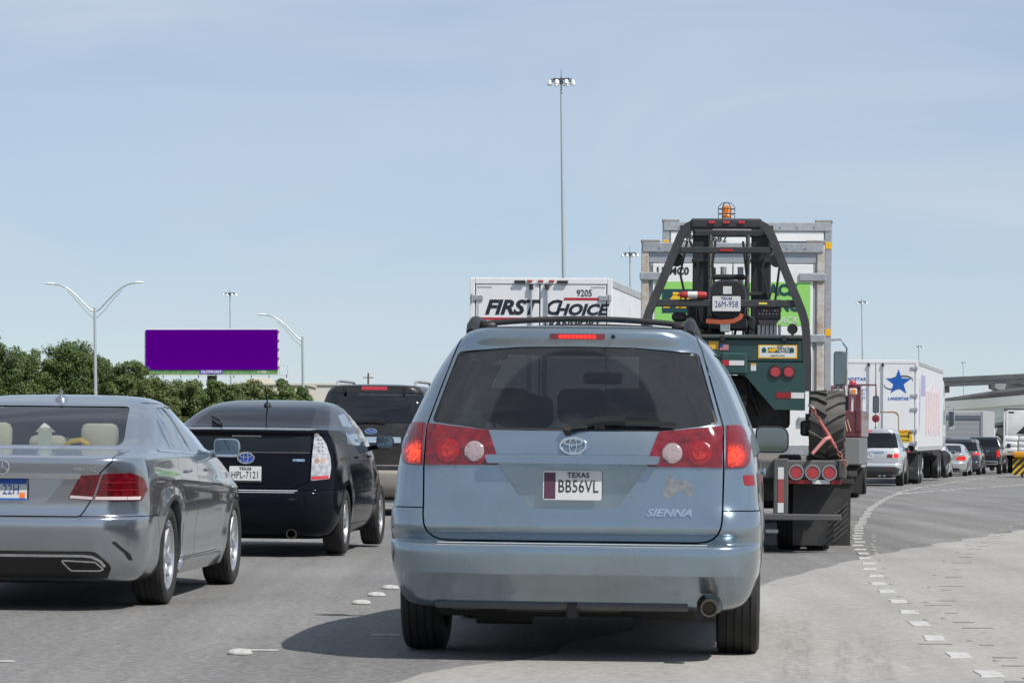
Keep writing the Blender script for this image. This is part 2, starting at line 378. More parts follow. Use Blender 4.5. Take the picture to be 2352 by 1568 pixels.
class Shell:
    """a car body under construction: keeps the original surface for projecting parts on and for smooth normals"""
    def __init__(s, levels, nsub=4, warp=None):
        s.levels = levels
        me = stack_mesh(levels, nsub, warp); s.me = me
        me.calc_loop_triangles()
        s.V = [v.co.copy() for v in me.vertices]; s.NV = [v.normal.copy() for v in me.vertices]
        s.T = [tuple(t.vertices) for t in me.loop_triangles]
        s.bvh = BVHTree.FromPolygons(s.V, s.T)
    def cut(s, mb, op='DIFFERENCE'): s.me = boolean(s.me, mb if isinstance(mb, bpy.types.Mesh) else mb.mesh('c'), op)
    def split(s, poly, axis, d0, d1, gap=.006):
        """take the panel inside poly out of the shell, leaving a gap"""
        a = boolean(s.me.copy(), MB().prism(opoly(poly, -gap / 2), axis, d0, d1).mesh('c'), 'INTERSECT')
        s.cut(MB().prism(opoly(poly, gap / 2), axis, d0, d1))
        return a
    def nrm(s, co):
        loc, n, i, d = s.bvh.find_nearest(co)
        a, b, c = s.T[i]; A, B, C = s.V[a], s.V[b], s.V[c]
        v0, v1, v2 = B - A, C - A, loc - A
        d00, d01, d11, d20, d21 = v0.dot(v0), v0.dot(v1), v1.dot(v1), v2.dot(v0), v2.dot(v1)
        den = d00 * d11 - d01 * d01
        if abs(den) < 1e-14: return n, d, n
        v = (d11 * d20 - d01 * d21) / den; w = (d00 * d21 - d01 * d20) / den
        return (s.NV[a] * (1 - v - w) + s.NV[b] * v + s.NV[c] * w).normalized(), d, n
    def finish(s, name, mats, parent, me=None):
        me = me or s.me
        me.polygons.foreach_set('use_smooth', [True] * len(me.polygons))
        nl = [None] * len(me.loops); cache = {}
        for p in me.polygons:
            fn = p.normal
            for li in p.loop_indices:
                vi = me.loops[li].vertex_index
                if vi not in cache: cache[vi] = s.nrm(me.vertices[vi].co)
                sn, d, gn = cache[vi]
                nl[li] = tuple(sn) if (p.material_index == 0 and d < 4e-4 and sn.dot(fn) > .55) else tuple(fn)
        me.normals_split_custom_set(nl)
        me.materials.clear()
        for m in mats: me.materials.append(m)
        return link(name, me, None, parent, 0)
    def hit(s, a, b, axis):
        if axis == 'y': o, d = Vector((a, -3, b)), Vector((0, 1, 0))
        elif axis == 'f': o, d = Vector((a, 9, b)), Vector((0, -1, 0))
        elif axis == 'x': o, d = Vector((3, a, b)), Vector((-1, 0, 0))
        elif axis == '-x': o, d = Vector((-3, a, b)), Vector((1, 0, 0))
        else: o, d = Vector((a, b, 4)), Vector((0, 0, -1))
        loc, n, i, t = s.bvh.ray_cast(o, d)
        if loc is None:
            lo, n, i, t = s.bvh.find_nearest(o + d * 2.2); loc = lo
        return loc, s.nrm(loc)[0]
    def patch(s, name, poly, axis, mat, parent, off=.003, thick=.006, step=.05, smooth=40, dome=0.):
        """a piece that follows the surface inside poly, standing off by off and thick deep"""
        bm = bmesh.new(); vs = [bm.verts.new((p[0], p[1], 0)) for p in poly]; bm.faces.new(vs)
        xs = [p[0] for p in poly]; ys = [p[1] for p in poly]
        for k, (lo, hi) in enumerate(((min(xs), max(xs)), (min(ys), max(ys)))):
            n = int((hi - lo) / step)
            for i in range(1, n + 1):
                c = lo + (hi - lo) * i / (n + 1); co = Vector((c, 0, 0)) if k == 0 else Vector((0, c, 0)); no = Vector((1, 0, 0)) if k == 0 else Vector((0, 1, 0))
                bmesh.ops.bisect_plane(bm, geom=bm.verts[:] + bm.edges[:] + bm.faces[:], plane_co=co, plane_no=no, dist=1e-5)
        if any(len(f.verts) > 4 for f in bm.faces): bmesh.ops.triangulate(bm, faces=[f for f in bm.faces if len(f.verts) > 4])
        bm.verts.index_update()
        hits = [s.hit(v.co.x, v.co.y, axis) for v in bm.verts]
        bd = {v.index for e in bm.edges if e.is_boundary for v in e.verts}
        top = [h[0] + h[1] * (off + (dome if i not in bd else 0)) for i, h in enumerate(hits)]; n = len(top)
        fs = [tuple(v.index for v in f.verts) for f in bm.faces]; mb = MB()
        if thick:
            vs = top + [h[0] + h[1] * (off - thick) for h in hits]
            be = [(e.verts[0].index, e.verts[1].index) for e in bm.edges if e.is_boundary]
            fs = fs + [tuple(n + i for i in f[::-1]) for f in fs] + [(a, b, b + n, a + n) for a, b in be]
        else: vs = top
        bm.free(); mb.add(vs, fs)
        if not thick:
            o = mb.build(name, mat, parent, smooth, fix=True)
            me = o.data
            if me.polygons[0].normal.dot(hits[0][1]) < 0: me.flip_normals()
            return o
        return mb.build(name, mat, parent, smooth)
    def strip(s, name, pts, axis, w, mat, parent, off=.002, thick=.004, closed=False):
        """ribbon along a polyline drawn on the surface"""
        q = [Vector(p) for p in pts]; out = []
        m = len(q); L_, R_ = [], []
        for i in range(m):
            t = (q[(i + 1) % m if closed else min(i + 1, m - 1)] - q[i - 1 if (closed or i) else 0]).normalized(); nn = Vector((-t.y, t.x)) * w / 2
            L_.append(q[i] + nn); R_.append(q[i] - nn)
        rows = []
        for l, r in zip(L_, R_):
            hl, hr = s.hit(l.x, l.y, axis), s.hit(r.x, r.y, axis)
            rows.append([hl[0] + hl[1] * (off - thick), hl[0] + hl[1] * off, hr[0] + hr[1] * off, hr[0] + hr[1] * (off - thick)])
        if closed: rows.append(rows[0])
        return MB().grid(rows).build(name, mat, parent, 30)
    def letters(s, name, me, a, b, axis, mat, parent, off=.002):
        for v in me.vertices:
            h = s.hit(a + (v.co.x if axis in 'yx' else -v.co.x), b + v.co.y, axis); v.co = h[0] + h[1] * (off + v.co.z)
        return link(name, me, mat, parent, 0)
# ------------------------------------------------------------------ wheels and seats
WHEELS = {}
def wheel_meshes(r, w, rim, style, key=None):
    k = (r, w, rim, style)
    if k in WHEELS: return WHEELS[k]
    h = w / 2; g = .007
    prof = [(rim + .004, -h * .80), (rim + .02, -h * .93), ((r + rim) / 2, -h), (r - .03, -h * .97), (r - .008, -h * .86)]
    for c in (-.55, -.18, .18, .55):
        prof += [(r - .001, h * c - .007), (r - g, h * c - .004), (r - g, h * c + .004), (r - .001, h * c + .007)]
    prof += [(r - .008, h * .86), (r - .03, h * .97), ((r + rim) / 2, h), (rim + .02, h * .93), (rim + .004, h * .80)]
    ty = MB().lathe(prof, n=56, closed=True).mesh('tyre')
    rb = MB()
    rb.lathe([(rim + .006, h * .84), (rim - .006, h * .86), (rim - .014, h * .80), (rim - .03, h * .2), (rim - .03, -h * .8)], n=48)
    if style == 'steel':
        rb.lathe([(rim - .02, h * .45), (rim * .8, h * .25), (rim * .55, h * .5), (rim * .35, h * .55), (0.001, h * .5)], n=32)
        for j in range(10):
            a = 2 * math.pi * j / 10; rb.cyl((h * .4, math.cos(a) * rim * .42, math.sin(a) * rim * .42), (h * .66, math.cos(a) * rim * .42, math.sin(a) * rim * .42), .014, n=6)
    else:
        ns, dbl = style
        for j in range(ns):
            a = 2 * math.pi * j / ns
            for o in ((-dbl, dbl) if dbl else (0,)):
                M = Matrix.Rotation(a, 3, 'X'); wd = (.026 if dbl else .06) * rim / .2
                ri, ro = rim * .18, rim - .01
                vs = []
                for (rad, x, ww, off) in ((ri, h * .62, wd * 1.25, o * .35), (ro, h * .72, wd * .8, o)):
                    for dx, dw in ((-.03, 1.0), (0, .7)):
                        for sg in (-1, 1): vs.append(M @ Vector((x + dx, off * rim + sg * ww * dw / 2 * 1.5, rad)))
                rb.add(vs, [(0, 1, 5, 4), (2, 6, 7, 3), (0, 4, 6, 2), (1, 3, 7, 5), (4, 5, 7, 6), (0, 2, 3, 1)])
        rb.lathe([(.001, h * .72), (rim * .17, h * .70), (rim * .25, h * .6), (rim * .25, h * .3)], n=20)
    bk = MB().lathe([(.001, h * .12), (rim * .55, h * .14), (rim * .57, h * .1), (rim - .028, h * .02), (rim - .03, -h * .6)], n=32)
    WHEELS[k] = (ty, rb.mesh('rim'), bk.mesh('brake'))
    return WHEELS[k]
def wheel(parent, x, y, z, r, w, rim, style, side=1, mat=None, name='wheel'):
    ty, rb, bk = wheel_meshes(r, w, rim, style)
    o = link(name, ty, RUBBER, parent, 30); o.location = (x, y, z); o.rotation_euler = (random.uniform(0, 6) if True else 0, 0, 0)
    if side < 0: o.rotation_euler = (random.uniform(0, 6), 0, math.pi)
    a = link('rim', rb, mat or ALLOY, o, 30); b = link('brake_disc', bk, STEELDK, o, 30)
    return o
def seat(parent, x, y, z, mat, hr=True, w=.48, h=.62, hrm=None):
    s_ = MB().box((x, y, z + h / 2), (w, .14, h), .06, Matrix.Rotation(R(-10), 3, 'X')).build('seat', mat, parent)
    if hr: MB().box((x, y - .07, z + h + .12), (.27, .10, .19), .045).cyl((x - .06, y - .05, z + h - .05), (x - .06, y - .06, z + h + .08), .008, n=6).cyl((x + .06, y - .05, z + h - .05), (x + .06, y - .06, z + h + .08), .008, n=6).build('headrest', hrm or mat, s_)
    return s_
# ================================================================== GROUND AND ROAD
def sheet(name, rows, mat, smooth=0):
    return MB().grid(rows).build(name, mat, None, smooth)
def up_normals(o):
    if o.data.polygons[0].normal.z < 0: o.data.flip_normals()
    return o
def road_mat(name, c0, c1, coarse, fine, contrast, streak, warm=(1, 1, 1)):
    m, t, b = base_mat(name)
    co = N(t, 'ShaderNodeTexCoord')
    def noise(scale, detail, rough, vec=None, dist=0):
        n = N(t, 'ShaderNodeTexNoise'); n.inputs['Scale'].default_value = scale; n.inputs['Detail'].default_value = detail; n.inputs['Roughness'].default_value = rough; n.inputs['Distortion'].default_value = dist
        t.links.new(vec or co.outputs['Object'], n.inputs['Vector']); return n.outputs['Fac']
    def rng(x, a, b_, lo, hi):
        r = N(t, 'ShaderNodeMapRange'); r.inputs[1].default_value = a; r.inputs[2].default_value = b_; r.inputs[3].default_value = lo; r.inputs[4].default_value = hi
        t.links.new(x, r.inputs[0]); return r.outputs[0]
    def mul(a, b_):
        n = N(t, 'ShaderNodeMath', operation='MULTIPLY'); t.links.new(a, n.inputs[0]); t.links.new(b_, n.inputs[1]); return n.outputs[0]
    big = rng(noise(.35, 4, .55), .3, .7, 0, 1)
    mixc = N(t, 'ShaderNodeMix', data_type='RGBA'); mixc.inputs['A'].default_value = c0 + (1,); mixc.inputs['B'].default_value = c1 + (1,)
    t.links.new(big, mixc.inputs['Factor'])
    mp = N(t, 'ShaderNodeMapping'); mp.inputs['Rotation'].default_value = (0, 0, R(6)); mp.inputs['Scale'].default_value = (1.6, .05, 1); t.links.new(co.outputs['Object'], mp.inputs['Vector'])
    st = rng(noise(1.0, 5, .6, mp.outputs[0]), .35, .7, 1 + streak * .4, 1 - streak)
    g1 = rng(noise(coarse, 3, .7), .3, .7, 1 - contrast, 1 + contrast)
    vo = N(t, 'ShaderNodeTexVoronoi'); vo.inputs['Scale'].default_value = fine; t.links.new(co.outputs['Object'], vo.inputs['Vector'])
    g2 = rng(vo.outputs['Color'], 0, 1, 1 - contrast * .8, 1 + contrast * .8)
    stain = rng(noise(2.1, 7, .7, None, .8), .60, .80, 1, .84)
    val = mul(mul(mul(st, g1), g2), stain)
    ml = N(t, 'ShaderNodeMix', data_type='RGBA', blend_type='MULTIPLY'); ml.inputs['Factor'].default_value = 1
    t.links.new(mixc.outputs['Result'], ml.inputs['A']); t.links.new(val, ml.inputs['B']); t.links.new(ml.outputs['Result'], b.inputs['Base Color'])
    b.inputs['Roughness'].default_value = .85; b.inputs['Specular IOR Level'].default_value = .3
    bp = N(t, 'ShaderNodeBump'); bp.inputs['Strength'].default_value = .35; bp.inputs['Distance'].default_value = .01
    t.links.new(noise(coarse * 1.3, 4, .7), bp.inputs['Height']); t.links.new(bp.outputs[0], b.inputs['Normal'])
    return m
ASPHALT = road_mat('aged asphalt', (.166, .163, .159), (.204, .200, .195), 16, 42, .28, .26)
CONCRETE = road_mat('pale concrete paving', (.285, .273, .250), (.340, .327, .302), 12, 34, .15, .14)
GRASS = pm('dry verge grass', (.11, .12, .05), .9, noise=.35, nscale=1.2)
YS = [-300, -60, -20, 0, 10, 18, 24, 26, 28, 30, 33, 36, 40, 45, 50, 60, 70, 80, 90, 100, 115, 130, 145, 160, 180, 200, 220, 240]
far = YS + [300, 420, 800, 1600, 3000]
ground = struct(up_normals(sheet('ground', [[(x, y, gz(y) - .03) for x in (-2400, -400, -60, 0, 60, 400, 2400)] for y in far], GRASS)))
ry = [y for y in far if -60 <= y <= 800]
road = struct(up_normals(sheet('road', [[(lane(min(y, 300)) + d, y, gz(y)) for d in (-15, -8, 0, 8, 16, 30)] for y in ry], ASPHALT)))
def joint_x(Y):
    return float(np.interp(Y, [-60, 5, 13.4, 15, 16.8, 20.5, 25, 32, 42.6, 58, 75], [-34, -4.6, -1.2, -.57, .15, 1.05, 2.0, 3.75, 6.95, 12.2, 18.5])) + .05 * math.sin(Y * 3.1) + .03 * math.sin(Y * 9.7)
cy = [-60, -20, 0, 5] + [8 + .5 * k for k in range(135)]
pav = struct(up_normals(sheet('concrete_pavement', [[(joint_x(y), y, gz(y) + .004)] + [(joint_x(y) + (lane(y) + 27 - joint_x(y)) * u, y, gz(y) + .004) for u in (.15, .4, .7, 1)] for y in cy], CONCRETE)))
# ---- lane marks: short white bars along the right edge of the lane, each its own piece
MARKW = pm('white road marking', (.50, .495, .475), .7, dirt=.9, dcol=(.20, .195, .185, 1), dscale=9)
MARKK = pm('black road marking', (.15, .148, .143), .8, dirt=.8, dcol=(.25, .24, .22, 1), dscale=6)
def put_mark(name, me, X, Y, yaw, mat, h=.0065, parent=None):
    o = link(name, me, mat, parent or road, 0); o.location = (X, Y, gz(Y) + h); o.rotation_euler = (math.atan((gz(Y + .5) - gz(Y - .5))) , 0, yaw); return o
bar_me = MB().box((0, 0, 0), (.115, .46, .012), .004).mesh('bar')
bar_far = MB().box((0, 0, 0), (.12, .62, .012), .004).mesh('bar_far')
def worn_bar():
    n = 9; L_, R_ = [], []
    for i in range(n):
        y = -.23 + .46 * i / (n - 1); e = .02 if i in (0, n - 1) else .008
        L_.append((-.0575 + random.uniform(-e, e) * .6, y)); R_.append((.0575 + random.uniform(-e, e) * .6, y + random.uniform(-.01, .01)))
    return MB().prism(L_ + R_[::-1], 'z', -.006, .002).mesh('bar')
bar_vs = [worn_bar() for _ in range(4)]
def dome(r, h):
    return MB().lathe([(r, 0), (r * .97, h * .35), (r * .75, h * .8), (r * .35, h), (.001, h)], axis='Z', n=16).mesh('dome')
dome_me, dome_big = dome(.032, .012), dome(.068, .026)
MARKG = pm('grubby button', (.34, .335, .32), .7, dirt=.9, dcol=(.17, .165, .155, 1), dscale=12)
edge = [(13, 2.30), (15.7, 2.42), (18.6, 2.53), (21.3, 2.70), (24.7, 2.93), (28.8, 3.30), (35.9, 3.98), (41, 4.55), (48, 5.4), (60, 6.95), (76, 9.3), (90, 11.6), (104, 14.3), (130, 19.5), (148, 23.6), (165, 27.6)]
EY, EX = [e[0] for e in edge], [e[1] for e in edge]
def edge_x(Y): return float(pchip(EY, EX, np.array([Y]))[0])
Y = 13.1
while Y < 78:
    yw = -math.atan((edge_x(Y + .4) - edge_x(Y - .4)) / .8)
    b_ = put_mark('lane_marking_bar', bar_vs[random.randrange(4)], edge_x(Y) + random.uniform(-.02, .02), Y + random.uniform(-.06, .06), yw + random.uniform(-.06, .06), MARKW) if Y < 26 or random.random() > .05 else None
    Y += 1.36 if Y < 33 else 1.3 if Y < 50 else 1.35
while Y < 160:
    yw = -math.atan((edge_x(Y + .4) - edge_x(Y - .4)) / .8)
    put_mark('lane_marking_bar', bar_far, edge_x(Y) + random.uniform(-.05, .05), Y, yw, MARKW); Y += random.choice((2.2, 2.8, 3.4))
split_ = [(77, 9.4), (83, 11.0), (90, 12.9), (104, 17.0), (112, 19.6)]
for k in range(24):
    Y = 78 + k * 1.45; X = float(np.interp(Y, [p[0] for p in split_], [p[1] for p in split_]))
    if k % 7 != 5: put_mark('lane_marking_bar', bar_far, X, Y, -.28, MARKW)
Y = 20.4
while Y < 40:
    put_mark('road_button', dome_me, edge_x(Y) + .07 + .006 * (Y - 20) + random.uniform(-.015, .015), Y, 0, MARKG, .004); Y += random.choice((.9, 1.1, 1.9))
# raised buttons between the two lanes
for X, Y_ in ((-1.43, 16.72), (-1.02, 21.65), (-.96, 22.7), (-.90, 23.75), (.6, 37.2), (.7, 38.2)):
    put_mark('lane_button', dome_big, X, Y_, 0, MARKW, .004)
thin_me = MB().box((0, 0, 0), (.17, .05, .006), .002).mesh('thin')
for X, Y_, yw in ((-1.33, 17.0, .02), (-.72, 18.35, .02), (-2.6, 16.0, .02), (-3.55, 15.6, 0)):
    put_mark('worn_marking', thin_me, X, Y_, yw, MARKW, .004)
# shoulder row: dark transverse scars of an old line with small buttons
scar_me = [MB().box((0, 0, 0), (w, d, .0016)).mesh('scar') for w, d in ((.13, .06), (.08, .05), (.19, .05))]
shoulder = [(14.5, 2.62), (17, 2.72), (19, 2.85), (21.6, 2.98), (24, 3.32), (27.1, 3.80), (30.5, 4.40), (34.4, 5.12), (39, 6.05), (45, 7.35), (52, 9.1)]
SY, SX = [p[0] for p in shoulder], [p[1] for p in shoulder]
Y = 15.2; k = 0
while Y < 50:
    X = float(np.interp(Y, SY, SX))
    put_mark('worn_marking', scar_me[k % 3], X + random.uniform(-.05, .05), Y, random.uniform(-.03, .03), MARKK, .0055)
    if k % 2 == 0: put_mark('road_button', dome_me, X - .07 + random.uniform(-.02, .02), Y + .35, 0, MARKG, .004)
    Y += random.choice((.6, 1.0, 1.6)); k += 1
for X, Y_ in ((2.36, 14.25), (2.52, 15.35), (2.45, 18.05)):
    put_mark('worn_marking', scar_me[2], X, Y_, .05, MARKK, .0055)
# rubber scuffs on the concrete
def scuff_mat():
    m = bpy.data.materials.new('rubber scuff'); m.use_nodes = True; t = m.node_tree; b = t.nodes['Principled BSDF']
    b.inputs['Base Color'].default_value = (.09, .088, .085, 1); b.inputs['Roughness'].default_value = .9
    co = N(t, 'ShaderNodeTexCoord'); mp = N(t, 'ShaderNodeMapping'); mp.inputs['Scale'].default_value = (22, 1.3, 1)
    nz = N(t, 'ShaderNodeTexNoise'); nz.inputs['Scale'].default_value = 1; nz.inputs['Detail'].default_value = 8; nz.inputs['Roughness'].default_value = .7
    rp = N(t, 'ShaderNodeMapRange'); rp.inputs[1].default_value = .42; rp.inputs[2].default_value = .85; rp.inputs[4].default_value = .32
    gr = N(t, 'ShaderNodeSeparateXYZ'); t.links.new(co.outputs['Generated'], gr.inputs[0])
    def hump(o):
        a = N(t, 'ShaderNodeMath', operation='PINGPONG'); a.inputs[1].default_value = .5; t.links.new(o, a.inputs[0])
        r = N(t, 'ShaderNodeMapRange'); r.inputs[2].default_value = .25; t.links.new(a.outputs[0], r.inputs[0]); return r.outputs[0]
    m1 = N(t, 'ShaderNodeMath', operation='MULTIPLY'); t.links.new(hump(gr.outputs[0]), m1.inputs[0]); t.links.new(hump(gr.outputs[1]), m1.inputs[1])
    m2 = N(t, 'ShaderNodeMath', operation='MULTIPLY'); t.links.new(m1.outputs[0], m2.inputs[0])
    t.links.new(co.outputs['Object'], mp.inputs[0]); t.links.new(mp.outputs[0], nz.inputs['Vector']); t.links.new(nz.outputs['Fac'], rp.inputs[0]); t.links.new(rp.outputs[0], m2.inputs[1])
    t.links.new(m2.outputs[0], b.inputs['Alpha']); return m
SCUFF = scuff_mat()
for (X, Y_, w, l, yw) in ((1.92, 16.4, .20, 6.5, -.10), (1.80, 16.9, .12, 6.0, -.11), (1.60, 17.5, .25, 7.0, -.09), (.9, 12, .4, 6, -.08), (-2.6, 20.9, .22, 3.2, -.62), (-2.0, 22.2, .18, 3.2, -.6), (-3.6, 18.2, .5, 4, -.2)):
    me = MB().add([(-w / 2, -l / 2, 0), (w / 2, -l / 2, 0), (w / 2, l / 2, 0), (-w / 2, l / 2, 0)], [(0, 1, 2, 3)]).mesh('scuff', False)
    put_mark('tyre_scuff', me, X, Y_, yw, SCUFF, .008)
# ================================================================== LICENCE PLATE (shared by the cars)
def plate(parent, x, y, z, txt, state='', tint=None, tilt=0, w=.305, h=.152, face=None, ink=None, rz=0, lx=0.):
    me = MB().prism(rpoly([(-w / 2, -h / 2, .012), (w / 2, -h / 2, .012), (w / 2, h / 2, .012), (-w / 2, h / 2, .012)], 3), 'y', 0, .006).mesh('plate')
    p = link('licence_plate', me, face or PLATEW, parent, 0); p.location = (x, y, z); p.rotation_euler = (R(tilt), 0, rz)
    lettering('plate_lettering', txt, h * .60, (lx, -.0015, -h * .05), ink or INKK, p, extrude=.001, sx=.70, space=1.04)
    if state: lettering('state_lettering', state, h * .24, (lx, -.0015, h * .345), ink or INKK, p, extrude=.001, bold=.001, space=1.1)
    return p
def ring(mb, a, b, r, c=(0, 0, 0), n=40, depth=None):
    """flat elliptical ring in the rear plane"""
    pts = [(c[0] + a * math.cos(t), c[1], c[2] + b * math.sin(t)) for t in np.linspace(0, 2 * math.pi, n, endpoint=False)]
    rows = []
    for i, p in enumerate(pts):
        p = Vector(p); t = (Vector(pts[(i + 1) % n]) - Vector(pts[i - 1])).normalized(); o = Vector((t.z, 0, -t.x))
        rows.append([p + o * (r * math.cos(q)) + Vector((0, -1, 0)) * (r * .8 * math.sin(q)) for q in np.linspace(0, 2 * math.pi, 6, endpoint=False)])
    rows.append(rows[0]); mb.grid(rows, wrap=True); return mb
def oval_emblem(parent, x, y, z, k=1., fill=None, tilt=0):
    mb = MB(); ring(mb, .066 * k, .046 * k, .0085 * k); ring(mb, .019 * k, .041 * k, .0055 * k, (0, -.002, 0)); ring(mb, .046 * k, .018 * k, .0055 * k, (0, -.003, .02 * k))
    e = mb.build('emblem', CHROME, parent, 50); e.location = (x, y, z); e.rotation_euler = (R(tilt), 0, 0)
    if fill: MB().prism([(.062 * k * math.cos(a), .042 * k * math.sin(a)) for a in np.linspace(0, 2 * math.pi, 28, endpoint=False)], 'y', .001, .004).build('emblem_field', fill, e, 0)
    return e
def car_mirror(parent, x, y, z, w, h, mat, side, frame=None, arm=.1):
    pol = rpoly([(-w / 2, -h / 2, h * .3), (w / 2, -h / 2, h * .32), (w / 2, h / 2, h * .42), (-w / 2, h / 2, h * .25)], 5)
    mb = MB(); rows = []
    for yy, sc in ((0, 1.0), (.03, 1.02), (.08, .9), (.13, .62), (.16, .25)):
        rows.append([(p[0] * sc, yy, p[1] * sc) for p in pol])
    mb.grid(rows, wrap=True); mb.add(rows[-1], [tuple(range(len(pol)))]); mb.add(rows[0], [tuple(range(len(pol)))])
    mb.tube([(-side * w * .35, .06, -h * .3), (-side * (w * .5 + arm), .1, -h * .42)], .028, 8)
    m = mb.build('side_mirror', mat, parent, 50); m.location = (x, y, z)
    MB().prism(opoly(pol, -.008), 'y', -.004, 0).build('mirror_glass', MIRROR, m, 0)
    return m
MIRROR = pm('mirror glass', (.20, .23, .25), .03, 1.)
GLASS_DK = glass('tinted privacy glass', (.16, .18, .19), .08)
GLASS_LT = glass('clear car glass', (.62, .68, .66), .07)
GLASS_MD = glass('tinted car glass', (.33, .37, .38), .07)
def cabin(levels, d, z0, z1, y0, y1, mi=1):
    """hollow for the cabin: the level stack shrunk by d between z0 and z1"""
    A = np.array(levels, float); zz = np.unique(np.clip(np.linspace(z0, z1, 9), z0, z1)); out = []
    idx = np.argsort(A[:, 0]); zs = A[idx, 0] + np.arange(len(A)) * 1e-7
    for z in zz:
        r = [np.interp(z, zs, A[idx, k]) for k in range(A.shape[1])]; r[0] = z
        r[1] = max(r[1] + d * 1.3, y0); r[2] = min(r[2] - d * 1.6, y1); r[3] -= d
        out.append(r)
    return stack_mesh(out, 2, None, mi)
def arches(ys, zc, r, w_in, mi=1, n=40):
    mb = MB()
    for y in ys:
        for s_ in (-1, 1):
            mb.cyl((s_ * w_in, y, zc), (s_ * 1.6, y, zc), r, n=n, mi=mi)
    return mb
def flare_warp(ys, zc, amp, rad, extra=None):
    def f(H):
        x, y, z = H[:, 0], H[:, 1], H[:, 2]
        for yw in ys:
            d = np.sqrt((y - yw) ** 2 + (z - zc) ** 2)
            H[:, 0] = H[:, 0] + np.where(x > .5, amp * np.exp(-((d - rad) / .09) ** 2), 0)
        if extra: H = extra(H)
        return H
    return f
# ================================================================== BLUE MINIVAN (nearest)
def build_van():
    VB = paint('silver blue paint', lin((141, 157, 169)), .20, .80, 1., dirt=.48)
    root = thing('minivan', 'silver blue minivan with roof rack and glowing brake lights, nearest to the camera', 'minivan', (.315, 16.2, 0), R(-4.6))
    lv = [  # z, yr, yf, w, rr, rf, br, bf, wr, wf
        (.25, .30, 4.85, .80, .18, .3, .03, .15, .93, .85),
        (.285, .10, 4.95, .895, .22, .4, .04, .18, .94, .86),
        (.34, .035, 5.04, .935, .25, .45, .05, .2, .955, .86),
        (.455, .012, 5.08, .972, .28, .5, .055, .22, .962, .86),
        (.468, .010, 5.08, .975, .28, .5, .055, .22, .962, .86),
        (.565, .0, 5.09, .985, .28, .5, .055, .22, .965, .86),
        (.606, .006, 5.09, .985, .28, .5, .055, .22, .966, .86),
        (.620, .03, 5.09, .986, .27, .5, .055, .22, .966, .86),
        (.628, .085, 5.09, .988, .24, .5, .05, .22, .966, .86),
        (.66, .070, 5.08, .989, .24, .5, .05, .22, .966, .86),
        (.70, .040, 5.07, .99, .24, .5, .05, .22, .965, .86),
        (.82, .062, 5.03, .99, .24, .5, .05, .22, .963, .85),
        (.95, .078, 4.95, .983, .24, .5, .05, .22, .960, .84),
        (1.04, .084, 4.80, .972, .24, .5, .05, .25, .955, .83),
        (1.12, .102, 4.40, .958, .24, .5, .055, .3, .952, .83),
        (1.20, .128, 3.95, .936, .24, .45, .06, .3, .948, .85),
        (1.30, .182, 3.74, .898, .24, .4, .06, .25, .942, .88),
        (1.42, .255, 3.47, .848, .23, .35, .06, .2, .936, .9),
        (1.54, .33, 3.20, .790, .22, .3, .06, .18, .93, .9),
        (1.64, .385, 2.98, .725, .20, .3, .06, .15, .925, .9),
        (1.70, .375, 2.83, .672, .17, .3, .055, .15, .92, .9),
        (1.738, .385, 2.68, .62, .16, .3, .055, .15, .92, .9),
        (1.756, .45, 2.5, .54, .16, .3, .05, .15, .94, .9),
        (1.772, .75, 2.3, .34, .12, .2, .04, .1, .95, .9),
        (1.777, 1.1, 2.0, .1, .05, .05, 0, 0, 1, 1)]
    def corner(H):
        z, y = H[:, 2], H[:, 1]
        k = np.clip((.80 - z) / .018, 0, 1) * np.clip((.66 - y) / .1, 0, 1) * np.clip((H[:, 0] - .70) / .1, 0, 1)
        H[:, 0] += .013 * k; H[:, 1] -= .02 * k * np.clip((.3 - y) / .2, 0, 1)
        d = np.clip((.99 - np.abs(H[:, 0])) / .30, 0, 1) * np.clip((.5 - y) / .1, 0, 1)
        H[:, 1] += d * np.clip((.462 - z) * .85, 0, .10)
        return H
    sh = Shell(lv, 4, flare_warp((1.06, 4.09), .36, .014, .42, corner))
    INSIDE = [VB, TRIMDK, BLACK]
    sh.cut(cabin(lv, .055, .62, 1.69, .12, 3.9))
    sh.cut(arches((1.06, 4.09), .345, .405, .60))
    # windows
    rw = rpoly([(-.752, 1.247, .02), (-.44, 1.206), (0, 1.203), (.44, 1.206), (.752, 1.247, .02), (.640, 1.622, .04), (.3, 1.648), (0, 1.652), (-.3, 1.648), (-.640, 1.622, .04)])
    ws = rpoly([(-.80, 1.22, .04), (.80, 1.22, .04), (.60, 1.66, .06), (-.60, 1.66, .06)])
    sw = [rpoly([(.62, 1.25, .05), (1.62, 1.22, .04), (1.62, 1.62, .04), (.85, 1.63, .12)]),
          rpoly([(1.70, 1.22, .04), (2.55, 1.21, .04), (2.50, 1.62, .04), (1.70, 1.62, .04)]),
          rpoly([(2.63, 1.21, .04), (3.55, 1.20, .05), (2.85, 1.61, .06), (2.60, 1.62, .04)])]
    sh.cut(MB().prism(rw, 'y', -.5, .9, 2)); sh.cut(MB().prism(ws, 'y', 2.6, 5.5, 2))
    mb = MB()
    for p in sw: mb.prism(p, 'x', .4, 1.5, 2); mb.prism(p, 'x', -1.5, -.4, 2)
    sh.cut(mb)
    # panels
    tg = rpoly([(-.775, .632, .13), (.775, .632, .13), (.782, 1.0), (.776, 1.235), (.655, 1.645), (.622, 1.715), (.56, 1.752, .03), (-.56, 1.752, .03), (-.622, 1.715), (-.655, 1.645), (-.776, 1.235), (-.782, 1.0)])
    gate = sh.split(tg, 'y', -1, .74, .009)
    rec = MB().prism(rpoly([(-.385, 1.018), (.385, 1.018), (.23, .80, .06), (-.23, .80, .06)]), 'y', -1, .112)
    gate = boolean(gate, rec.mesh('c'), 'DIFFERENCE')
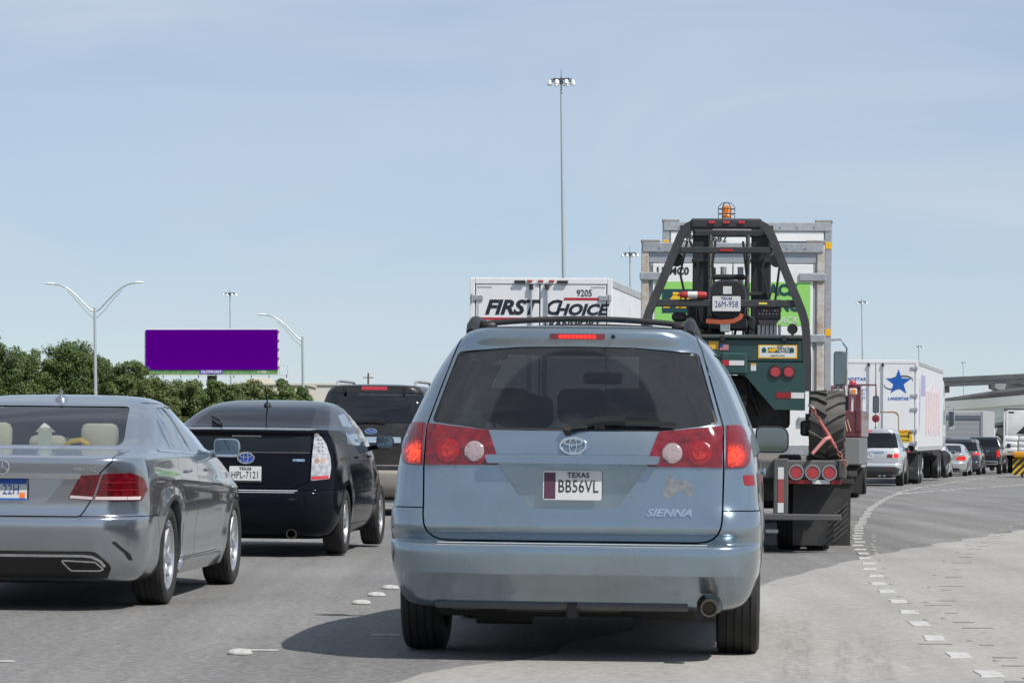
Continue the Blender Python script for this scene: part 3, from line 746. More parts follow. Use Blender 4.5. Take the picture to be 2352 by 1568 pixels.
    bump = sh.split([(-.6, -.1), (.60, -.1), (.66, .5), (.56, .797), (-.6, .803)], 'x', -2, 2, .006)
    bump = boolean(bump, MB().cyl((.715, -1, .305), (.715, .5, .305), .068, n=28, mi=1).mesh('c'), 'DIFFERENCE')
    doors = []
    for s_ in (1, -1):
        for p in ([(1.66, .33), (2.58, .33), (2.60, 1.66), (1.66, 1.67)], [(2.60, .33), (3.62, .33), (3.62, 1.15), (2.9, 1.66), (2.61, 1.66)]):
            if p[0][0] < 2: p = [(1.66, .33), (2.585, .33), (2.585, 1.66), (1.66, 1.67)]
            doors.append(sh.split(p, 'x', min(.4 * s_, 1.5 * s_), max(.4 * s_, 1.5 * s_), .006))
    sh.finish('body', INSIDE, root)
    tgo = sh.finish('tailgate', INSIDE, root, gate)
    bo = sh.finish('rear_bumper', INSIDE, root, bump)
    for d in doors: sh.finish('door', INSIDE, root, d)
    rg = glass('dusty rear window', (.055, .062, .067), .05, dust=.085, dustcol=(.235, .25, .265, 1), wipe=(.0, 1.19, .10, .455))
    sh.patch('rear_window', opoly(rw, -.001), 'y', rg, tgo, off=-.006, thick=0, step=.06)
    sh.strip('window_seal', opoly(rw, -.006), 'y', .016, BLACK, tgo, off=-.003, closed=True)
    sh.patch('windscreen', opoly(ws, -.001), 'f', GLASS_LT, root, off=-.006, thick=0, step=.1)
    for p in sw:
        for ax in ('x', '-x'): sh.patch('side_window', opoly(p, -.001), ax, GLASS_DK, root, off=-.006, thick=0, step=.12)
    # lamps
    for s_ in (1, -1):
        inn = rpoly([(.770, 1.236), (.443, 1.203, .012), (.378, 1.024, .012), (.772, 1.020)], 3); out = rpoly([(.790, 1.240), (.872, 1.242, .04), (.915, 1.13, .05), (.908, 1.02, .05), (.792, 1.018)], 4)
        if s_ < 0: inn, out = mir(inn), mir(out)
        li = sh.patch('tail_lamp', inn, 'y', REDGL, tgo, off=.008, thick=.03, step=.03)
        lo = sh.patch('tail_lamp', out, 'y', REDGL, root, off=.008, thick=.03, step=.025)
        def disc(cx, cz, r, n=26): return [(s_ * cx + r * math.cos(a), cz + r * math.sin(a)) for a in np.linspace(0, 2 * math.pi, n, endpoint=False)]
        sh.patch('reversing_lens', disc(.515, 1.093, .052), 'y', pm('clear lens', (.30, .235, .245), .15, coat=1, noise=.3, nscale=120), li, off=.0115, thick=.006, step=.02, dome=.004)
        RB = pm('red lens ring', (.24, .003, .006), .12, coat=1., noise=.35, nscale=60)
        sh.patch('lens_ring', disc(.655, 1.095, .062), 'y', RB, li, off=.0112, thick=.006, step=.02, dome=.003)
        sh.patch('lens_core', disc(.655, 1.095, .036), 'y', INNERV, li, off=.0162, thick=.005, step=.02, dome=.002)
        sh.patch('brake_lens', opoly(out, -.006), 'y', BRAKEV, lo, off=.0105, thick=.005, step=.02, dome=.002)
    hb = sh.patch('high_brake_lamp', rpoly([(-.145, 1.688, .012), (.145, 1.688, .012), (.15, 1.718, .014), (-.15, 1.718, .014)], 3), 'y', REDGL, tgo, off=.004, thick=.02, step=.04)
    for k in range(9):
        cx = -.088 + k * .022
        sh.patch('brake_diode', [(cx + .0115 * math.cos(a), 1.703 + .0105 * math.sin(a)) for a in np.linspace(0, 6.283, 10, endpoint=False)], 'y', REDLIT2, hb, off=.006, thick=.004, step=.05)
    h0 = sh.hit(.19, 1.705, 'y')[0]; MB().cyl(h0, h0 + Vector((0, -.03, .004)), .012, .008, 10).build('washer_nozzle', BLACK, tgo)
    # grip rail over the plate, plate, badges
    sh.patch('grip_rail', rpoly([(-.44, 1.030, .01), (.44, 1.030, .01), (.455, 1.068, .01), (-.455, 1.068, .01)], 3), 'y', VB, tgo, off=.052, thick=.07, step=.05, smooth=50)
    sh.strip('grip_crease', [(x, 1.086) for x in np.linspace(-.46, .46, 24)], 'y', .006, VB, tgo, off=.002)
    pl = plate(root, 0, .075, .923, 'BB56VL', 'TEXAS', tilt=-4, lx=.03)
    MB().prism([(-.147, -.07), (-.088, -.07), (-.088, .066), (-.147, .066)], 'y', -.0012, 0).build('plate_band', pm('plate maroon band', (.085, .03, .06), .5), pl, 0)
    ho = sh.hit(0, 1.128, 'y')[0]; oval_emblem(tgo, 0, ho.y - .008, 1.128, 1., tilt=-22)
    me = text_mesh('SIENNA', .053, .004, shear=.35, bold=.0016, sx=1.25, space=1.05); sh.letters('model_lettering', me, .50, .785, 'y', CHROME, tgo, .003)
    ghost = pm('sticker residue', (.225, .24, .25), .45, .5, noise=.25, nscale=40); sh.patch('sticker_ghost', rpoly([(.46, .88, .01), (.49, .92), (.485, .965), (.505, .985, .005), (.525, .955), (.58, .955, .02), (.625, .935, .02), (.62, .88, .02), (.59, .85, .02), (.585, .895, .02), (.545, .905, .02), (.53, .87, .02), (.50, .86, .02)], 3), 'y', ghost, tgo, off=.0006, thick=.001, step=.03)
    # wiper
    pts = [sh.hit(x, z, 'y') for x, z in ((.02, 1.232), (.15, 1.238), (.30, 1.240), (.42, 1.238), (.53, 1.234))]
    wp = MB().tube([h[0] + h[1] * .022 for h in pts], .009, 6, rect=(.012, .022)).build('wiper_blade', BLACK, tgo)
    pts = [sh.hit(x, z, 'y') for x, z in ((-.03, 1.205), (.02, 1.225), (.14, 1.25), (.27, 1.252))]
    MB().tube([h[0] + h[1] * .038 for h in pts], .009, 6, rect=(.02, .03)).cyl(pts[0][0], pts[0][0] + pts[0][1] * .05, .024, .02, 12).build('wiper_arm', BLACK, wp)
    # bumper details
    sh.patch('step_pad', rpoly([(-.70, .6085), (.70, .6085), (.70, .622), (-.70, .622)]), 'y', pm('bumper top film', (.40, .43, .46), .5), bo, off=.002, thick=.004, step=.05)
    sh.patch('lower_lip', rpoly([(-.72, .290), (.60, .289), (.60, .306), (-.72, .307)]), 'y', pm('grimy grey plastic', (.10, .105, .108), .6, dirt=.7), bo, off=.019, thick=.02, step=.05)
    MB().lathe([(.046, 0), (.046, -.10), (.036, -.10), (.034, -.02), (.001, -.02)], (.715, .14, .30), 'Y', 20).build('exhaust_pipe', pm('exhaust steel', (.12, .10, .08), .4, .9, dirt=.5), root)
    ub = MB().box((0, 2.6, .26), (1.5, 4.0, .10), .03).cyl((-.55, .75, .26), (-.25, .75, .26), .10, n=14).cyl((.3, .55, .28), (.66, .35, .29), .07, n=12).cyl((-.85, 1.06, .30), (.85, 1.06, .30), .05, n=10).box((-.05, .35, .285), (.62, .3, .05), .01).box((0, .2, .27), (.06, .1, .08), .01)
    ub.build('underbody', pm('underbody grime', (.03, .028, .026), .8), root)
    # roof rack
    for s_ in (-1, 1):
        pts = []
        for y, dz in ((.62, -.015), (.70, .025), (.82, .052), (1.0, .06), (2.4, .06), (2.6, .045), (2.75, .0)):
            h = sh.hit(s_ * .585, y, 'z')[0]; pts.append((s_ * .585, y, h.z + dz))
        MB().tube(pts, [.03, .034, .03, .024, .024, .026, .026], 10).build('roof_rail', BLACK, root, 60)
    for yb in (1.0, 2.2):
        hz = sh.hit(0, yb, 'z')[0].z
        MB().tube([(x, yb, hz + .044 - .035 * (x / .58) ** 2) for x in np.linspace(-.575, .575, 15)], .016, 8).box((-.53, yb, hz + .0), (.10, .07, .05), .015).box((.53, yb, hz + .0), (.10, .07, .05), .015).build('roof_cross_bar', BLACK, root, 60)
    for s_ in (1, -1):
        car_mirror(root, s_ * 1.04, 3.42, 1.165, .205, .165, VB if False else BLACK, s_)
        for y in (1.82, 2.72):
            h = sh.hit(y, .98, 'x')[0]; MB().box((s_ * (h.x + .012), y + .08, .98), (.025, .18, .03), .01).build('door_handle', VB, root)
    sh.patch('side_marker', rpoly([(.20, .93, .01), (.30, .93, .01), (.30, .985, .01), (.2, .985, .01)], 2), 'x', REDDK, root, off=.002, thick=.005)
    for y in (1.06, 4.09):
        for s_ in (1, -1): wheel(root, s_ * .855, y, .345, .345, .235, .215, (7, 0), s_)
    # cabin
    SEATM = pm('grey cloth seat', (.10, .10, .105), .9)
    for y, z, xs in ((.95, .60, (-.42, .0, .42)), (1.9, .58, (-.42, .42)), (2.85, .58, (-.42, .42))):
        for x in xs: seat(root, x, y, z, SEATM)
    MB().box((0, 3.55, .95), (1.5, .35, .3), .08).build('dashboard', TRIMDK, root)
    MB().box((0, 3.05, 1.53), (.24, .03, .07), .02).build('rear_view_mirror', TRIMDK, root)
    MB().tube([(.36, 2.62, 1.33), (.38, 2.6, 1.55), (.41, 2.58, 1.62)], .02, 8).build('belt_strap', pm('pale belt', (.3, .3, .3), .8), root)
    MB().box((-.33, .42, 1.14), (.70, .25, .16), .05).build('cargo_cover', pm('folded cloth', (.16, .16, .17), .9, noise=.3, nscale=18), root)
    MB().tube([(.08, .30, 1.21), (.082, .31, 1.30), (.075, .32, 1.335)], [.017, .018, .008], 8).build('white_ornament', pm('white ornament', (.75, .75, .75), .5), root)
    return root
def lamp_glow(name, cx, cz, r, peak):
    """red lamp plastic with the lit bulb showing through round (cx, cz)"""
    m, t, b = base_mat(name)
    b.inputs['Base Color'].default_value = (.150, .003, .006, 1); b.inputs['Roughness'].default_value = .08; b.inputs['Coat Weight'].default_value = 1; b.inputs['Coat Roughness'].default_value = .03
    co = N(t, 'ShaderNodeTexCoord'); sp = N(t, 'ShaderNodeSeparateXYZ'); t.links.new(co.outputs['Object'], sp.inputs[0])
    ab = N(t, 'ShaderNodeMath', operation='ABSOLUTE'); t.links.new(sp.outputs[0], ab.inputs[0]); cb = N(t, 'ShaderNodeCombineXYZ'); t.links.new(ab.outputs[0], cb.inputs[0]); t.links.new(sp.outputs[2], cb.inputs[1])
    ds = N(t, 'ShaderNodeVectorMath', operation='DISTANCE'); ds.inputs[1].default_value = (cx, cz, 0); t.links.new(cb.outputs[0], ds.inputs[0])
    g1 = N(t, 'ShaderNodeMapRange', interpolation_type='SMOOTHERSTEP'); g1.inputs[1].default_value = r; g1.inputs[2].default_value = r * .15; t.links.new(ds.outputs['Value'], g1.inputs[0])
    vo = N(t, 'ShaderNodeTexVoronoi'); vo.inputs['Scale'].default_value = 75; t.links.new(co.outputs['Object'], vo.inputs['Vector'])
    g2 = N(t, 'ShaderNodeMapRange'); g2.inputs[1].default_value = .1; g2.inputs[2].default_value = .9; g2.inputs[3].default_value = .15; g2.inputs[4].default_value = 1.6; t.links.new(vo.outputs['Color'], g2.inputs[0])
    mu = N(t, 'ShaderNodeMath', operation='MULTIPLY'); t.links.new(g1.outputs[0], mu.inputs[0]); t.links.new(g2.outputs[0], mu.inputs[1])
    m2 = N(t, 'ShaderNodeMath', operation='MULTIPLY'); m2.inputs[1].default_value = peak; t.links.new(mu.outputs[0], m2.inputs[0])
    b.inputs['Emission Color'].default_value = (1, .06, .01, 1); t.links.new(m2.outputs[0], b.inputs['Emission Strength']); return m
BRAKEV = lamp_glow('lit brake lens', .835, 1.085, .085, 1.3); INNERV = lamp_glow('inner lamp lens', .655, 1.085, .075, .28)
REDLIT2 = pm('lit diode', (.5, .01, .01), .2, emit=(1, .02, .012), estr=1.6)
build_van()
# ================================================================== OTHER CARS
DARKWIN = pm('dark window glass', (.008, .010, .012), .03, 0, 0., spec=.42)
def scale_levels(lv, L0, L1, kw=1., kz=1.):
    out = []
    for l in lv:
        l = list(l); l[0] *= kz; l[1] *= L1 / L0; l[2] *= L1 / L0; l[3] *= kw; out.append(tuple(l))
    return out
def wheels4(root, xs, ys, r, w, rim, style, mat=None):
    for y in ys:
        for s_ in (1, -1): wheel(root, s_ * xs, y, r, r, w, rim, style, s_, mat)
def side_panes(sh, root, polys, mat, off=.002, thick=.004, name='side_window', step=.12):
    for p in polys:
        for ax in ('x', '-x'): sh.patch(name, p, ax, mat, root, off=off, thick=thick, step=step)
def disc2(cx, cz, r, n=18): return [(cx + r * math.cos(a), cz + r * math.sin(a)) for a in np.linspace(0, 2 * math.pi, n, endpoint=False)]
SEDAN = [(.17, .40, 4.60, .76, .2, .3, .03, .15, .93, 0.93), (.20, .20, 4.72, .85, .24, .4, .05, .2, .94, 0.93), (.30, .06, 4.80, .895, .30, .5, .07, .22, .95, 0.93), (.42, .02, 4.85, .915, .32, .5, .08, .24, .955, 0.93), (.55, .0, 4.87, .924, .32, .5, .08, .24, .957, 0.93), (.605, .006, 4.87, .926, .32, .5, .08, .24, .957, 0.93), (.625, .045, 4.87, .927, .30, .5, .08, .24, .957, 0.93), (.70, .052, 4.84, .928, .30, .5, .08, .26, .956, 0.92), (.80, .04, 4.74, .926, .30, .5, .08, .3, .954, 0.91), (.90, .022, 4.40, .918, .29, .5, .08, .32, .952, 0.92), (.965, .012, 4.0, .908, .28, .45, .08, .3, .95, 0.94), (.992, .022, 3.75, .902, .26, .4, .08, .3, .948, 0.96), (1.005, .07, 3.62, .896, .25, .4, .07, .3, .946, 0.97), (1.03, .35, 3.48, .882, .22, .35, .05, .28, .95, 0.98), (1.06, .70, 3.36, .862, .20, .3, .04, .25, .95, 0.98), (1.12, .90, 3.22, .832, .20, .3, .05, .22, .94, 0.98), (1.22, 1.16, 3.0, .778, .2, .28, .05, .2, .93, 0.98), (1.32, 1.44, 2.76, .718, .18, .25, .05, .18, .93, 0.98), (1.40, 1.70, 2.54, .645, .16, .22, .05, .15, .94, 1), (1.435, 1.86, 2.42, .575, .14, .2, .05, .12, .95, 1), (1.458, 1.98, 2.36, .42, .12, .16, .03, .08, .97, 1), (1.466, 2.08, 2.28, .15, .05, .06, .01, .01, 1, 1)]
# ------------------------------------------------------------------ grey sedan, cut by the left edge
def build_sedan():
    P = paint('dark silver paint', lin((168, 173, 180)), .20, .88, 1., dirt=.06)
    root = thing('sedan', 'grey sedan with chrome strip and red wraparound lamps, cut off by the left edge', 'sedan', (-3.29, 20.3, 0), R(-3.8))
    lv = [(l[0] - max(0, l[0] - 1.02) * .085,) + l[1:] for l in SEDAN]; AX = (1.15, 4.02)
    def crease(H):
        x, y, z = H[:, 0], H[:, 1], H[:, 2]; side = (x > .6) & (y > .5) & (y < 4.4)
        zc = .86 - .035 * (y - 1.0)
        H[:, 0] = H[:, 0] + np.where(side, .012 * np.exp(-((z - zc) / .035) ** 2) - .014 * np.exp(-((z - .46) / .12) ** 2), 0)
        return H
    sh = Shell(lv, 5, flare_warp(AX, .34, .018, .39, crease))
    sh.cut(cabin(lv, .05, .55, 1.365, .75, 3.3)); sh.cut(arches(AX, .335, .375, .58))
    rw = rpoly([(-.63, 1.075, .04), (.63, 1.075, .04), (.52, 1.345, .05), (-.52, 1.345, .05)])
    ws = rpoly([(-.70, 1.08, .04), (.70, 1.08, .04), (.50, 1.365, .05), (-.50, 1.365, .05)])
    sw = [rpoly([(1.24, 1.058, .02), (1.40, 1.052), (1.62, 1.275, .02), (1.50, 1.22, .03)], 3), rpoly([(1.44, 1.05, .02), (2.10, 1.03, .03), (2.04, 1.345, .05), (1.84, 1.335, .06), (1.68, 1.27)]), rpoly([(2.17, 1.03, .03), (3.15, 1.03, .04), (2.55, 1.33, .10), (2.10, 1.355, .04)])]
    sh.cut(MB().prism(rw, 'y', -.5, 1.9, 2)); sh.cut(MB().prism(ws, 'y', 2.3, 5, 2))
    mb = MB()
    for p in sw: mb.prism(p, 'x', .3, 1.5, 2); mb.prism(p, 'x', -1.5, -.3, 2)
    sh.cut(mb)
    lid = sh.split(rpoly([(-.50, .618, .05), (.50, .618, .05), (.565, .72), (.63, .905), (.70, .975), (.71, 1.05), (-.71, 1.05), (-.70, .975), (-.63, .905), (-.565, .72)]), 'y', -.6, .66, .008)
    lid = boolean(lid, MB().prism(rpoly([(-.40, .862), (.40, .862), (.27, .70, .04), (-.27, .70, .04)]), 'y', -1, .085).mesh('c'), 'DIFFERENCE')
    bump = sh.split([(-.6, 0), (.82, 0), (.78, .45), (.66, .62), (-.6, .622)], 'x', -2, 2, .005)
    doors = []
    for s_ in (1, -1):
        for p in ([(1.42, .30), (2.135, .30), (2.135, 1.0), (2.08, 1.37), (1.80, 1.37), (1.40, 1.02), (1.42, .72)], [(2.145, .30), (3.22, .30), (3.28, .98), (2.6, 1.35), (2.09, 1.37), (2.145, 1.0)]):
            doors.append(sh.split(p, 'x', min(.35 * s_, 1.5 * s_), max(.35 * s_, 1.5 * s_), .005))
    M3 = [P, TRIMDK, BLACK]
    body = sh.finish('body', M3, root); lido = sh.finish('boot_lid', M3, root, lid); bo = sh.finish('rear_bumper', M3, root, bump)
    for d in doors:
        d_ = sh.finish('door', M3, root, d)
    sh.patch('rear_window', opoly(rw, -.001), 'y', glass('sedan rear glass', (.60, .655, .635), .06), root, off=-.005, thick=0, step=.08)
    sh.patch('windscreen', opoly(ws, -.001), 'f', GLASS_LT, root, off=-.005, thick=0, step=.1)
    for p in sw:
        for ax in ('x', '-x'): sh.patch('side_window', opoly(p, -.001), ax, glass('sedan side glass', (.30, .34, .33), .34), root, off=-.004, thick=0, step=.12)
    for ax in ('x', '-x'): sh.strip('window_trim', [(.96, 1.045), (1.2, 1.038), (1.7, 1.028), (2.2, 1.018), (2.8, 1.012), (3.2, 1.012)], ax, .014, CHROME, root, off=.003)
    LAMP = pm('sedan lamp red', (.115, .003, .008), .05, coat=1., noise=.5, nscale=28); WST = pm('lamp white strip', (.7, .6, .6), .2, coat=1.)
    for s_ in (1, -1):
        f = (lambda q: q) if s_ > 0 else mir
        a = sh.patch('tail_lamp', f(rpoly([(.418, .735, .01), (.575, .725), (.632, .893), (.50, .885, .02)], 3)), 'y', LAMP, lido, off=.006, thick=.02, step=.03)
        sh.patch('lamp_strip', f([(.43, .738), (.573, .730), (.579, .748), (.437, .757)]), 'y', WST, a, off=.008, thick=.004, step=.05)
        b = sh.patch('tail_lamp', f(rpoly([(.588, .724), (.86, .722, .02), (.885, .79, .03), (.868, .875, .05), (.80, .905, .03), (.645, .897)], 4)), 'y', LAMP, root, off=.006, thick=.02, step=.025)
        sh.patch('lamp_strip', f([(.592, .729), (.85, .729), (.855, .750), (.598, .750)]), 'y', WST, b, off=.008, thick=.004, step=.05)
        for k in range(2): sh.strip('lamp_rib', [(s_ * x, .79 + k * .05 + .012 * (x - .6)) for x in np.linspace(.62, .84, 8)], 'y', .006, REDDK, b, off=.009)
        # bumper corner vent, exhaust
        sh.patch('bumper_vent', f(rpoly([(.70, .455, .01), (.725, .46, .01), (.805, .375, .02), (.815, .335), (.795, .335), (.77, .385, .02)], 3)), 'y', BLACK, bo, off=.003, thick=.006, step=.03)
        ex = f(rpoly([(.37, .345, .015), (.60, .335, .03), (.655, .285, .015), (.62, .272, .02), (.44, .272, .03)], 4))
        e = sh.patch('exhaust_tip', ex, 'y', CHROME, bo, off=.014, thick=.05, step=.05); sh.patch('exhaust_hole', opoly(ex, -.011), 'y', BLACK, e, off=.018, thick=.004, step=.06)
    df = sh.patch('diffuser', rpoly([(-.64, .185), (.64, .185), (.70, .30, .05), (.60, .395, .08), (-.60, .395, .08), (-.70, .30, .05)]), 'y', BLACK, bo, off=.006, thick=.012, step=.05)
    sh.strip('diffuser_trim', [(-.655, .30), (-.63, .335), (-.58, .362)] + [(x, .368) for x in np.linspace(-.52, .52, 16)] + [(.58, .362), (.63, .335), (.655, .30)], 'y', .016, CHROME, df, off=.012, thick=.012)
    sh.patch('chrome_strip', rpoly([(-.50, .865, .01), (.50, .865, .01), (.505, .892, .01), (-.505, .892, .01)], 2), 'y', CHROME, lido, off=.014, thick=.03, step=.05)
    pl = plate(root, 0, .055, .795, '8K 22H', '', tilt=-6, ink=pm('plate blue ink', (.03, .07, .25), .5))
    MB().prism([(-.15, .03), (.15, .03), (.15, .072), (-.15, .072)], 'y', -.0012, 0).build('plate_band', pm('plate blue band', (.02, .10, .42), .5), pl, 0)
    MB().prism([(.105, -.06), (.14, -.06), (.14, -.025), (.105, -.025)], 'y', -.0016, 0).build('plate_sticker', pm('orange sticker', (.8, .2, .03), .5), pl, 0)
    MB().prism([(-.15, -.074), (.15, -.074), (.15, -.062), (-.15, -.062)], 'y', -.0012, 0).build('plate_band', MATS['plate blue band'], pl, 0)
    h = sh.hit(0, .935, 'y')[0]; mb = MB(); ring(mb, .042, .042, .005)
    for a in (90, 210, 330): mb.tube([(0, 0, 0), (.041 * math.cos(R(a)), 0, .041 * math.sin(R(a)))], [.007, .0025], 6)
    e = mb.build('emblem', CHROME, lido, 50); e.location = (0, h.y - .008, .935)
    sh.letters('badge_lettering', text_mesh('4MATIC', .034, .002, bold=.0008, sx=1.15, space=1.1), .53, .925, 'y', CHROME, lido, .002)
    h = sh.hit(0, 1.75, 'z')[0]
    MB().lathe([(.05, 0), (.045, .02), (.02, .045), (.001, .05)], (0, 1.8, h.z - .002), 'Z', 16).tube([(0, 1.80, h.z + .03), (0, 1.78, h.z + .085)], [.014, .007], 8).build('roof_aerial', P, root, 50)
    for s_ in (1, -1):
        m = car_mirror(root, s_ * .985, 3.02, 1.055, .19, .135, P, s_); MB().box((0, -.004, -.058), (.16, .012, .018), .005).build('mirror_trim', CHROME, m)
        for y in (1.78, 2.62):
            h = sh.hit(y, .90, 'x')[0]; MB().box((s_ * (h.x + .01), y - .05, .90), (.022, .19, .024), .01).build('door_handle', P, root)
        sh.patch('sill', rpoly([(1.58, .20, .02), (3.55, .20, .02), (3.5, .275, .02), (1.62, .285, .02)]), 'x' if s_ > 0 else '-x', P, root, off=.022, thick=.03, step=.12)
    wheels4(root, .795, AX, .335, .225, .232, (5, .20), pm('bright alloy', (.60, .61, .63), .25, .85))
    MB().box((0, 2.5, .22), (1.45, 3.8, .08), .03).cyl((-.85, 1.15, .26), (.85, 1.15, .26), .05).box((-.3, .5, .23), (.5, .3, .08), .02).build('underbody', MATS['underbody grime'], root)
    CREAM = pm('cream leather', (.62, .57, .49), .6)
    MB().box((0, 1.05, 1.03), (1.35, .55, .05), .02).build('parcel_shelf', CREAM, root)
    for x in (-.36, .02, .38):
        MB().box((x, 1.28, 1.135 if x != .02 else 1.09), (.26, .10, .18 if x != .02 else .10), .045).build('headrest', CREAM, root)
    for x in (-.38, .38): seat(root, x, 2.35, .55, pm('dark leather', (.03, .03, .032), .6), hrm=MATS['dark leather'])
    MB().box((0, 3.1, .9), (1.4, .4, .25), .08).build('dashboard', TRIMDK, root)
    MB().prism([(-.02, 1.06), (.07, 1.06), (.075, 1.16), (.10, 1.165), (.045, 1.21), (.02, 1.225), (-.04, 1.165), (-.02, 1.16)], 'y', 1.15, 1.154).build('painted_reflection', pm('painted pale reflection', (.5, .55, .53), .7), root, 0)  # pale house-shaped sheet painted in for a reflection on the rear glass
    MB().tube([(.16, 1.2, 1.07), (.2, 1.18, 1.10), (.27, 1.17, 1.11), (.32, 1.2, 1.08)], .018, 6).build('yellow_cloth', pm('yellow cloth', (.7, .45, .03), .8), root)
build_sedan()
# ------------------------------------------------------------------ black hatchback
def build_hatch():
    P = pm('black car paint', (.006, .007, .011), .08, 0., .0, spec=.10, dirt=.03, dcol=(.04, .038, .035, 1))
    root = thing('hatchback', 'black hatchback with tall clear tail lamps, behind the grey sedan', 'hatchback', (-2.50, 29.45, 0), R(-4.8))
    AX = (.83, 3.53)
    lv = [(.16, .34, 4.2, .70, .2, .3, .03, .15, .93, .85), (.20, .13, 4.3, .79, .24, .4, .05, .2, .94, .85), (.32, .03, 4.38, .845, .28, .5, .06, .22, .955, .85), (.48, .0, 4.43, .866, .30, .5, .06, .24, .96, .85),
          (.58, .003, 4.43, .870, .30, .5, .06, .24, .96, .85), (.612, .02, 4.43, .872, .30, .5, .06, .24, .96, .85), (.63, .055, 4.42, .872, .28, .5, .06, .24, .96, .85), (.72, .062, 4.38, .873, .28, .5, .06, .26, .958, .85),
          (.86, .07, 4.25, .868, .27, .5, .06, .3, .955, .84), (.97, .085, 4.0, .856, .26, .45, .06, .3, .95, .86), (1.05, .105, 3.72, .838, .25, .4, .06, .3, .945, .88), (1.12, .115, 3.52, .815, .24, .4, .06, .28, .94, .88),
          (1.165, .085, 3.4, .795, .22, .35, .06, .26, .935, .89), (1.192, .09, 3.33, .782, .2, .35, .06, .25, .935, .89), (1.205, .20, 3.29, .773, .2, .35, .05, .25, .935, .9), (1.25, .46, 3.16, .742, .2, .3, .05, .22, .935, .9),
          (1.33, .80, 2.92, .692, .18, .28, .05, .2, .935, .9), (1.40, 1.15, 2.68, .635, .16, .25, .05, .18, .94, .92), (1.45, 1.52, 2.46, .555, .14, .2, .04, .14, .95, .94), (1.478, 1.82, 2.3, .40, .12, .16, .03, .1, .97, .96), (1.487, 2.0, 2.2, .15, .05, .05, .01, .01, 1, 1)]
    sh = Shell(lv, 4, flare_warp(AX, .32, .016, .37)); sh.cut(arches(AX, .315, .36, .56))
    gate = sh.split(rpoly([(-.60, .640, .03), (.46, .640, .03), (.60, .715), (.60, .735), (.625, 1.16), (.66, 1.193), (-.66, 1.193), (-.625, 1.16), (-.60, .735)]), 'y', -.5, .16, .007)
    bump = sh.split([(-.6, 0), (.58, 0), (.54, .45), (.40, .625), (-.6, .627)], 'x', -2, 2, .005)
    doors = []
    for s_ in (1, -1):
        for p in ([(1.22, .28), (2.02, .28), (2.02, 1.02), (1.95, 1.43), (1.25, 1.36), (1.02, 1.02), (1.2, .72)], [(2.03, .28), (3.05, .28), (3.1, .98), (2.5, 1.40), (1.96, 1.43), (2.03, 1.02)]):
            doors.append(sh.split(p, 'x', min(.5 * s_, 1.5 * s_), max(.5 * s_, 1.5 * s_), .006))
    M3 = [P, BLACK, BLACK]
    sh.finish('body', M3, root); go = sh.finish('tailgate', M3, root, gate); bo = sh.finish('rear_bumper', M3, root, bump)
    for d in doors: sh.finish('door', M3, root, d)
    sh.patch('rear_window', rpoly([(-.58, .30, .05), (.58, .30, .05), (.50, 1.22, .08), (-.50, 1.22, .08)]), 'z', pm('hatch rear glass', (.006, .007, .010), .04, 0, 0, spec=.05), root, off=.002, thick=.004, step=.1)
    sh.patch('lower_window', rpoly([(-.60, .985, .03), (.60, .985, .03), (.61, 1.135, .03), (-.61, 1.135, .03)]), 'y', DARKWIN, go, off=.002, thick=.004, step=.06)
    sh.patch('high_brake_lamp', rpoly([(-.14, 1.122), (.14, 1.122), (.14, 1.137), (-.14, 1.137)]), 'y', pm('pale lens', (.35, .34, .33), .2, coat=1.), go, off=.006, thick=.006, step=.06)
    side_panes(sh, root, [rpoly([(1.06, 1.06, .02), (1.98, 1.03, .03), (1.93, 1.36, .05), (1.40, 1.335, .12)]), rpoly([(2.06, 1.03, .03), (3.02, 1.03, .04), (2.5, 1.34, .1), (2.0, 1.365, .04)])], glass('hatch side glass', (.05, .055, .06), .30))
    CL = pm('clear lamp plastic', (.50, .50, .51), .10, .35, coat=1., noise=.38, nscale=22)
    for s_ in (1, -1):
        f = (lambda q: q) if s_ > 0 else mir
        a = sh.patch('tail_lamp', f(rpoly([(.632, 1.155, .01), (.665, 1.165, .015), (.735, 1.06, .06), (.775, .94, .06), (.785, .84, .04), (.775, .735, .02), (.615, .715, .015), (.622, .95)], 4)), 'y', CL, root, off=.006, thick=.02, step=.025)
        sh.patch('red_reflector', f([(.62, .722), (.765, .736), (.768, .765), (.62, .757)]), 'y', pm('clear red', (.5, .03, .04), .2, coat=1.), a, off=.008, thick=.004, step=.04)
        for (x, z) in ((.665, 1.10), (.69, 1.10), (.67, 1.065), (.70, 1.065), (.672, 1.03), (.705, 1.03), (.675, .995), (.71, .995)):
            sh.patch('lamp_diode', f(disc2(x, z, .008, 8)), 'y', pm('dark lamp cell', (.10, .10, .11), .3), a, off=.0078, thick=.003, step=.05)
        for x, c in ((.665, (.35, .2, .15, 1)), (.715, (.5, .3, .2, 1))): sh.patch('lamp_bulb', f(disc2(x, .905, .022, 12)), 'y', pm('bulb %.2f' % x, c, .2, coat=1.), a, off=.0078, thick=.003, step=.05)
    sh.strip('spoiler_highlight', [(x, 1.192 + .004 * (1 - (x / .66) ** 2)) for x in np.linspace(-.64, .64, 20)], 'y', .014, pm('painted spoiler highlight', (.30, .31, .33), .3, coat=1.), root, off=.004)  # highlight along the spoiler lip, painted as a thin pale strip
    sh.strip('glass_divider', [(x, .977) for x in np.linspace(-.60, .60, 16)], 'y', .010, pm('dull black strip', (.05, .052, .055), .6), go, off=.004)
    pl = plate(root, 0, .052, .77, 'HPL-7121', 'TEXAS', tilt=-3)
    MB().prism([(-.15, -.076), (.15, -.076), (.15, -.058), (-.15, -.058)], 'y', -.0012, 0).build('plate_frame', BLACK, pl, 0)
